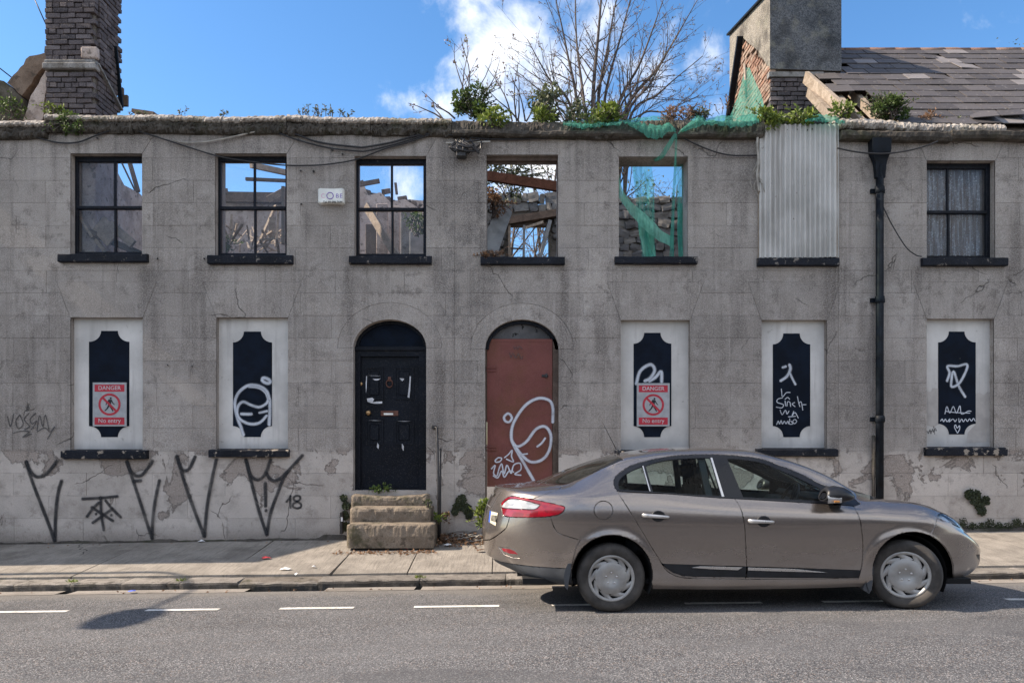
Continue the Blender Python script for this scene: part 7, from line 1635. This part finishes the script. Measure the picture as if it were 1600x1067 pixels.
# lamp bowls behind the clear headlight lenses
for side in (0, 1):
    me = build_panel('headlight', LAB['headlight'], side); me.materials.clear(); me.materials.append(M['head']); o = bpy.data.objects.new('lamp_bowl', me); C.objects.link(o); o.parent = CPART[('headlight', side)]; o.location = (-.03, .03 if side == 0 else -.03, -.015)
bm.free()
def cpart(mb, name, mat, parent=None, fixn=False): return mb.build(name, M[mat], parent or car, fixn=fixn)
def both(fn):
    for s_ in (1, -1): fn(s_)
def Y(w): return CYC - w                                              # w > 0: the side towards the camera
# wheel wells, underbody, cabin
for c in (RC, FC):
    for s_ in (1, -1):
        m = MB(); pr = []
        n = 26; P = []
        for i in range(n+1):
            a = R(-25 + 230*i/n); P.append([(c.x + .375*math.cos(a), Y(s_*w), c.y+.02 + .375*math.sin(a)) for w in (.885, .5)])
        m.grid(P, smooth=True); k = m.vert((c.x, Y(s_*.5), c.y)); 
        for i in range(n): m.face((k, m.vert(P[i][1]), m.vert(P[i+1][1])))
        cpart(m, 'wheel_well', 'dark')
m = MB(); m.box((.1, Y(.76), .25), (4.3, Y(-.76), .30)); m.box((1.32, Y(.80), .24), (3.2, Y(-.80), .42)); m.box((.15, Y(.62), .30), (.55, Y(-.62), .42)); m.box((3.3, Y(.5), .30), (4.35, Y(-.5), .62)); m.box((.05, Y(.5), .40), (1.0, Y(-.5), 1.02)); cpart(m, 'underbody', 'dark')
m = MB(); m.beam((.35, Y(.3), .30), (.05, Y(.3), .28), .07, .06); cpart(m, 'exhaust', 'iron')
m = MB(); m.bevbox((2.78, Y(.72), .55), (3.38, Y(-.72), 1.0), .06); m.bevbox((2.95, Y(-.55), .95), (3.40, Y(.62), 1.035), .04); cpart(m, 'dashboard', 'dash_trim')
m = MB(); m.box((.40, Y(.62), 1.06), (1.02, Y(-.62), 1.10)); cpart(m, 'parcel_shelf', 'seat')
m = MB()
for s_ in (1, -1): m.grid([[(x, Y(s_*(.80 if z < .9 else .76)), z) for z in (.42, .7, .95, 1.02)] for x in (1.32, 1.8, 2.4, 2.9)], smooth=False)
cpart(m, 'door_lining', 'dash_trim')
def seat(x, w, tilt=.16, wd=.25, head=True):
    m = MB(); m.bevbox((x-.02, Y(w+wd), .52), (x+.50, Y(w-wd), .68), .05)
    bm_ = bmesh.new(); bmesh.ops.create_cube(bm_, size=1)
    for v in bm_.verts: v.co = Vector((v.co.x*.13*(1.0 if v.co.z < 0 else .8), v.co.y*wd*2*(1 if v.co.z < 0 else .84), v.co.z*.62))
    bmesh.ops.bevel(bm_, geom=bm_.edges[:], offset=.045, segments=2, affect='EDGES'); m.add_bm(bm_, Matrix.Translation((x-.06, Y(w), .86)) @ Matrix.Rotation(-tilt, 4, 'Y'), smooth=True)
    s_ = cpart(m, 'seat', 'seat')
    if head:
        m = MB(); bm_ = bmesh.new(); bmesh.ops.create_cube(bm_, size=1)
        for v in bm_.verts: v.co = Vector((v.co.x*.10, v.co.y*.27, v.co.z*.20))
        bmesh.ops.bevel(bm_, geom=bm_.edges[:], offset=.04, segments=2, affect='EDGES'); m.add_bm(bm_, Matrix.Translation((x-.155, Y(w), 1.275)) @ Matrix.Rotation(-tilt, 4, 'Y'), smooth=True)
        for q in (-.06, .06): m.tube([(x-.12, Y(w+q), 1.12), (x-.15, Y(w+q), 1.20)], .008, 6)
        h = m.build('headrest', M['seat'], s_)
seat(2.02, .38); seat(2.02, -.38)
m = MB(); bm_ = bmesh.new(); bmesh.ops.create_cube(bm_, size=1)
for v in bm_.verts: v.co = Vector((v.co.x*.16, v.co.y*1.24, v.co.z*.60))
bmesh.ops.bevel(bm_, geom=bm_.edges[:], offset=.05, segments=2, affect='EDGES'); m.add_bm(bm_, Matrix.Translation((1.12, CYC, .86)) @ Matrix.Rotation(-.3, 4, 'Y'), smooth=True); m.bevbox((1.1, Y(.62), .5), (1.6, Y(-.62), .68), .05); rs = cpart(m, 'rear_seat', 'seat')
for w in (.38, 0, -.38):
    m = MB(); m.bevbox((.99, Y(w+.12), 1.14), (1.09, Y(w-.12), 1.28), .035); m.build('headrest', M['seat'], rs)
m = MB(); c = Vector((2.72, Y(.37), 1.0)); Mx = Matrix.Translation(c) @ Matrix.Rotation(R(-64), 4, 'Y'); m.tube([Mx @ Vector((.185*math.cos(t), .185*math.sin(t), 0)) for t in [2*math.pi*i/28 for i in range(29)]], .016, 7)
for t in (0, 2.2, -2.2): m.tube([Mx @ Vector((0, 0, -.03)), Mx @ Vector((.18*math.cos(t), .18*math.sin(t), 0))], .018, 6)
m.tube([Mx @ Vector((0, 0, -.02)), Mx @ Vector((0, 0, -.35))], .035, 8); cpart(m, 'steering_wheel', 'trim')
m = MB(); m.bevbox((2.58, Y(.12), 1.315), (2.63, Y(-.14), 1.39), .02); cpart(m, 'rear_view_mirror', 'trim')
m = MB(); m.bevbox((2.30, Y(.55), 1.37), (2.50, Y(.18), 1.40), .008); m.bevbox((2.30, Y(-.18), 1.37), (2.50, Y(-.55), 1.40), .008); cpart(m, 'sun_visor', 'seat')
m = MB()
for s_ in (1, -1): m.beam((1.88, Y(s_*.72), .95), (1.80, Y(s_*.60), 1.44), .06, .04, (0, 1, 0))
cpart(m, 'pillar_lining', 'dash_trim')
m = MB(); m.beam((1.98, Y(.66), 1.02), (1.84, Y(.58), 1.42), .008, .05, (0, 1, 0)); cpart(m, 'seat_belt', 'seat')
# wheels
def wheel(c, w, steer, ground, name='wheel'):
    side = 1 if w > 0 else -1; rad = .317
    Mx = Matrix.Translation((c.x, Y(w), ground + rad)) @ Matrix.Rotation(steer, 4, 'Z') @ (Matrix.Identity(4) if side > 0 else Matrix.Rotation(math.pi, 4, 'Z'))
    m = MB(); prof = [(.20, .02), (.222, -.004), (.235, -.012), (.262, -.018), (.288, -.014), (.303, .002), (.311, .018), (.314, .03)]
    for k in range(4): y0 = .034 + k*.036; prof += [(.317, y0), (.317, y0+.027), (.309, y0+.028), (.309, y0+.035)]
    prof += [(.314, .182), (.30, .20), (.26, .205), (.2, .19)]
    m.lathe(prof, 56, 'Y', Mx, smooth=True); wl = cpart(m, name, 'tyre')
    # trim
    m = MB(); m.lathe([(.0, .006), (.06, .004), (.062, .001), (.138, .004), (.149, .012)], 45, 'Y', Mx); 
    m.lathe([(.186, .016), (.192, .004), (.205, -.004), (.216, .0), (.219, .014), (.216, .03)], 54, 'Y', Mx)
    for k in range(9):
        a0 = 2*math.pi*k/9; P = []
        for i in range(7):
            u = i/6; a = a0 + R(30)*u; r_ = .138 + (.198-.138)*u; hw = .029*(1-u)**1.1 + .017; tx, tz = -math.sin(a+R(18)), math.cos(a+R(18)); cx_, cz_ = r_*math.cos(a), r_*math.sin(a)
            yy = .008 + .008*math.sin(math.pi*u) - .003*u
            P.append([Mx @ Vector((cx_+tx*q*hw, yy + (.012 if abs(q) == 1 else 0), cz_+tz*q*hw)) for q in (-1, -.72, 0, .72, 1)])
        m.grid(P, smooth=True)
    tr = m.build('wheel_trim', M['hub'], wl)
    for k in range(5):
        a = 2*math.pi*k/5 + .3; m = MB(); m.lathe([(0, -.006), (.007, -.006), (.0105, -.002), (.0115, .008)], 10, 'Y', Mx @ Matrix.Translation((.052*math.cos(a), .006, .052*math.sin(a)))); m.build('wheel_bolt', M['silver'], wl)
    m = MB(); m.lathe([(0, .05), (.2, .05), (.2, .03)], 32, 'Y', Mx); m.build('rim', M['dark'], wl)
gz = lambda c, w: road_z(c.x, Y(w))
wheel(RC, .855, 0, gz(RC, .86)); wheel(RC, -.855, 0, gz(RC, -.86)); wheel(FC, .87, R(-19), gz(FC, .86)); wheel(FC, -.83, R(-19), gz(FC, -.86))
# mud flaps
def flap_(pts, y, t=.012):
    Q = [at(a, b_, y) for a, b_ in pts]
    for s_ in (1, -1):
        m = MB(); f_ = [m.vert(p if s_ > 0 else Vector((p.x, 2*CYC-p.y, p.z))) for p in Q]; k_ = [m.vert(Vector((p.x+.02, (p.y if s_ > 0 else 2*CYC-p.y)+s_*.20, p.z))) for p in Q]; m.face(f_); m.face(k_[::-1]); n = len(Q)
        for i in range(n): j = (i+1) % n; m.face((f_[i], k_[i], k_[j], f_[j]))
        cpart(m, 'mud_flap', 'lower', fixn=True)
flap_([(887.5, 880), (893, 880), (891.5, 895), (889, 906), (887.2, 922), (882, 916), (880.8, 899), (884, 887)], Y(.875)); flap_([(1359, 885), (1365, 885), (1364, 905), (1362, 921), (1358, 927), (1349, 921), (1352, 908), (1356, 896)], Y(.872))
# door handles
def handle(px0, py0, px1, py1, par):
    A = at(px0, py0, Y(.90)); B_ = at(px1, py1, Y(.90)); c = A.lerp(B_, .5)
    for s_ in (1, -1):
        def f(p): return Vector((p.x, 2*CYC-p.y, p.z)) if s_ < 0 else p
        m = MB(); P = []; L = (B_-A)
        yy = [(0, .0), (.05, -.022), (.2, -.034), (.5, -.038), (.8, -.034), (.94, -.022), (1, .0)]
        ring = []
        for t, dy in yy:
            p = A + L*t; hh = .021*(1-.35*t)*(.45 if t in (0, 1) else 1)
            ring.append([f(p + Vector((0, dy - (.005 if abs(q) < .9 else 0), q*hh))) for q in (-1, -.5, .5, 1)] + [f(p + Vector((0, dy+.012, q*hh))) for q in (.9, -.9)])
        I = [[m.vert(p) for p in r_] for r_ in ring]
        for i in range(len(I)-1):
            for j in range(6): m.face((I[i][j], I[i][(j+1) % 6], I[i+1][(j+1) % 6], I[i+1][j]), smooth=True)
        pp = CPART[(par, 0 if s_ > 0 else 1)]; m.build('door_handle', M['silver'], pp)
        m = MB(); cc = A + L*.55 + Vector((0, -.004 + .022, .0)); m.lathe([(0, .03), (.04, .022), (.062, .004), (.066, -.004)], 22, 'Y', Matrix.Translation(f(cc)) @ (Matrix.Identity(4) if s_ > 0 else Matrix.Rotation(math.pi, 4, 'Z')) @ Matrix.Diagonal((1.0, 1, .85, 1))); m.build('handle_cup', M['trim'], pp)
def surf_w(px, py):
    """how far out the body side is at a photo pixel"""
    d = (at(px, py, -4)-camp).normalized(); h = BV.ray_cast(camp, d); return h[0]
def handle_on(px0, py0, px1, py1, par):
    global Y_h
    a, b_ = surf_w(px0, py0), surf_w(px1, py1); A, B_ = a, b_
    for s_ in (1, -1):
        def f(p): return Vector((p.x, 2*CYC-p.y, p.z)) if s_ < 0 else p
        m = MB(); L = B_-A; I = []
        for t, dy in ((0, .002), (.05, -.020), (.2, -.034), (.5, -.039), (.8, -.034), (.94, -.020), (1, .002)):
            p = A + L*t; hh = .020*(1-.35*t)*(.5 if t in (0, 1) else 1)
            I.append([m.vert(f(p + Vector((0, dy - (.006 if abs(q) < .9 else 0), q*hh)))) for q in (-1, -.5, .5, 1)] + [m.vert(f(p + Vector((0, dy+.013, q*hh)))) for q in (.9, -.9)])
        for i in range(len(I)-1):
            for j in range(6): m.face((I[i][j], I[i][(j+1) % 6], I[i+1][(j+1) % 6], I[i+1][j]), smooth=True)
        pp = CPART[(par, 0 if s_ > 0 else 1)]; m.build('door_handle', M['silver'], pp, fixn=True)
        cc = A + L*.60; m = MB(); m.lathe([(0, -.0015), (.045, -.0025), (.058, -.004), (.064, -.002), (.066, .004)], 24, 'Y', Matrix.Translation(f(cc)) @ (Matrix.Identity(4) if s_ > 0 else Matrix.Rotation(math.pi, 4, 'Z')) @ Matrix.Diagonal((1.0, 1, .80, 1))); m.build('handle_cup', M['trim'], pp)
handle_on(1002.7, 804.5, 1046, 807.5, 'door_r'); handle_on(1168.5, 813.5, 1210, 815, 'door_f')
# door mirrors
def mirror(s_):
    c = surf_w(1297, 777) + Vector((.0, -.15, .022))
    if s_ < 0: c = Vector((c.x, 2*CYC-c.y, c.z))
    m = MB(); n = 14; I = []
    for k, (dx, hy, hz, dz) in enumerate(((-.105, .072, .038, .000), (-.11, .085, .052, .002), (-.085, .098, .068, .006), (-.02, .100, .075, .008), (.05, .088, .066, .004), (.10, .062, .046, -.004), (.13, .028, .022, -.010), (.137, .004, .004, -.012))):
        dx, hy, hz, dz = dx*1.18, hy*1.15, hz*1.2, dz
        I.append([m.vert(c + Vector((dx + .016*math.sin(a)*(1 if k < 3 else 0), hy*math.cos(a), dz + hz*(math.sin(a) if math.sin(a) > 0 else .72*math.sin(a))))) for a in [2*math.pi*i/n for i in range(n)]])
    for i in range(len(I)-1):
        for j in range(n): m.face((I[i][j], I[i][(j+1) % n], I[i+1][(j+1) % n], I[i+1][j]), smooth=True)
    m.face(I[-1]); mm = cpart(m, 'door_mirror', 'mirrorcase', fixn=True)
    m = MB(); J = [m.vert(c + Vector((-.126 + .016*math.sin(a), .066*math.cos(a), .034*(math.sin(a) if math.sin(a) > 0 else .72*math.sin(a))))) for a in [2*math.pi*i/n for i in range(n)]]; m.face(J); m.build('mirror_glass', M['gloss'], mm)
    m = MB(); m.beam(c + Vector((.03, s_*.05, -.045)), c + Vector((.07, s_*.16, -.035)), .11, .035); m.build('mirror_foot', M['trim'], mm)
    m = MB()
    sidey = -s_
    Pq = []
    for i in range(5):
        u = i/4; Pq.append([c + Vector((-.124 + .13*u, sidey*(.108 - .010*u + .006), -.058 + .036*q + .004*u)) + Vector((0, sidey*(.004 - .012*abs(q-1)), 0)) for q in (0, 1, 2-.6*u)])
    m.grid(Pq, smooth=True); m.build('mirror_shell', M['silver'], mm)
    m = MB(); p0 = c + Vector((-.05, sidey*.124, -.040)); m.bevbox((p0.x-.022, p0.y-.004, p0.z-.01), (p0.x+.03, p0.y+.004, p0.z+.008), .003); m.build('indicator', M['amber'], mm)
both(mirror)
# aerial, badge, number plate, wipers
m = MB(); b0 = at(965, 706.5, CYC); b1 = at(941, 659, CYC); b0.y = b1.y = CYC; m.tube([b0 + Vector((.01, 0, -.03)), b0 + Vector((0, 0, .02)), b0 + Vector((-.012, 0, .03))], [.022, .014, .005], 8); m.tube([b0 + Vector((-.008, 0, .02)), b1], [.004, .0028], 5); cpart(m, 'aerial', 'trim')
def on_rear(px, py):
    d = (at(px, py, -4)-camp).normalized(); h = BV.ray_cast(camp, d); return h[0], h[1]
def rearpatch(pts, name, mat, off, par, nx=4):
    """small sheet lying on the tail, given by its four corners in the photograph"""
    m = MB(); P = []
    for i in range(nx+1):
        row = []
        for j in range(3):
            u, v = i/nx, j/2; a = Vector(pts[0]).lerp(Vector(pts[1]), u); b_ = Vector(pts[3]).lerp(Vector(pts[2]), u); q = a.lerp(b_, v); h = on_rear(q.x, q.y)
            if h[0] is None: return None
            n = h[1] if h[1].dot(camp-h[0]) > 0 else -h[1]; row.append(h[0] + n*off)
        P.append(row)
    m.grid(P, smooth=True); return m.build(name, M[mat], par)
bl = CPART[('bootlid', 0)]
np_ = rearpatch([(766.4, 798), (778.4, 801.2), (775.2, 821.2), (764.6, 815.2)], 'number_plate', 'plate', .006, bl)
rearpatch([(766.3, 797.6), (768.4, 798.3), (766.4, 816.4), (764.4, 815)], 'plate_band', 'plate_blue', .008, bl, 2)
for k, (a, b_) in enumerate(((769.2, .8), (771.0, .5), (772.8, .9), (774.6, .6), (776.2, .8))): rearpatch([(a, 804 + k*.3), (a+1.0, 804.4 + k*.3), (a-.0, 813.6 + k*.6), (a-1.0, 813 + k*.6)], 'plate_character', 'sign_black', .008, bl, 1)
rearpatch([(769.6, 771.0), (772.4, 767.2), (774.2, 771.4), (771.2, 776)], 'badge', 'chrome', .012, bl, 2)
rearpatch([(761.5, 787), (768, 791.5), (767.6, 793), (761.2, 788.6)], 'model_lettering', 'chrome', .006, bl, 2)
m = MB(); m.beam((3.50, Y(.55), 1.035), (3.36, Y(-.05), 1.12), .018, .02); m.beam((3.50, Y(-.05), 1.04), (3.36, Y(-.58), 1.10), .018, .02); cpart(m, 'wiper', 'trim')
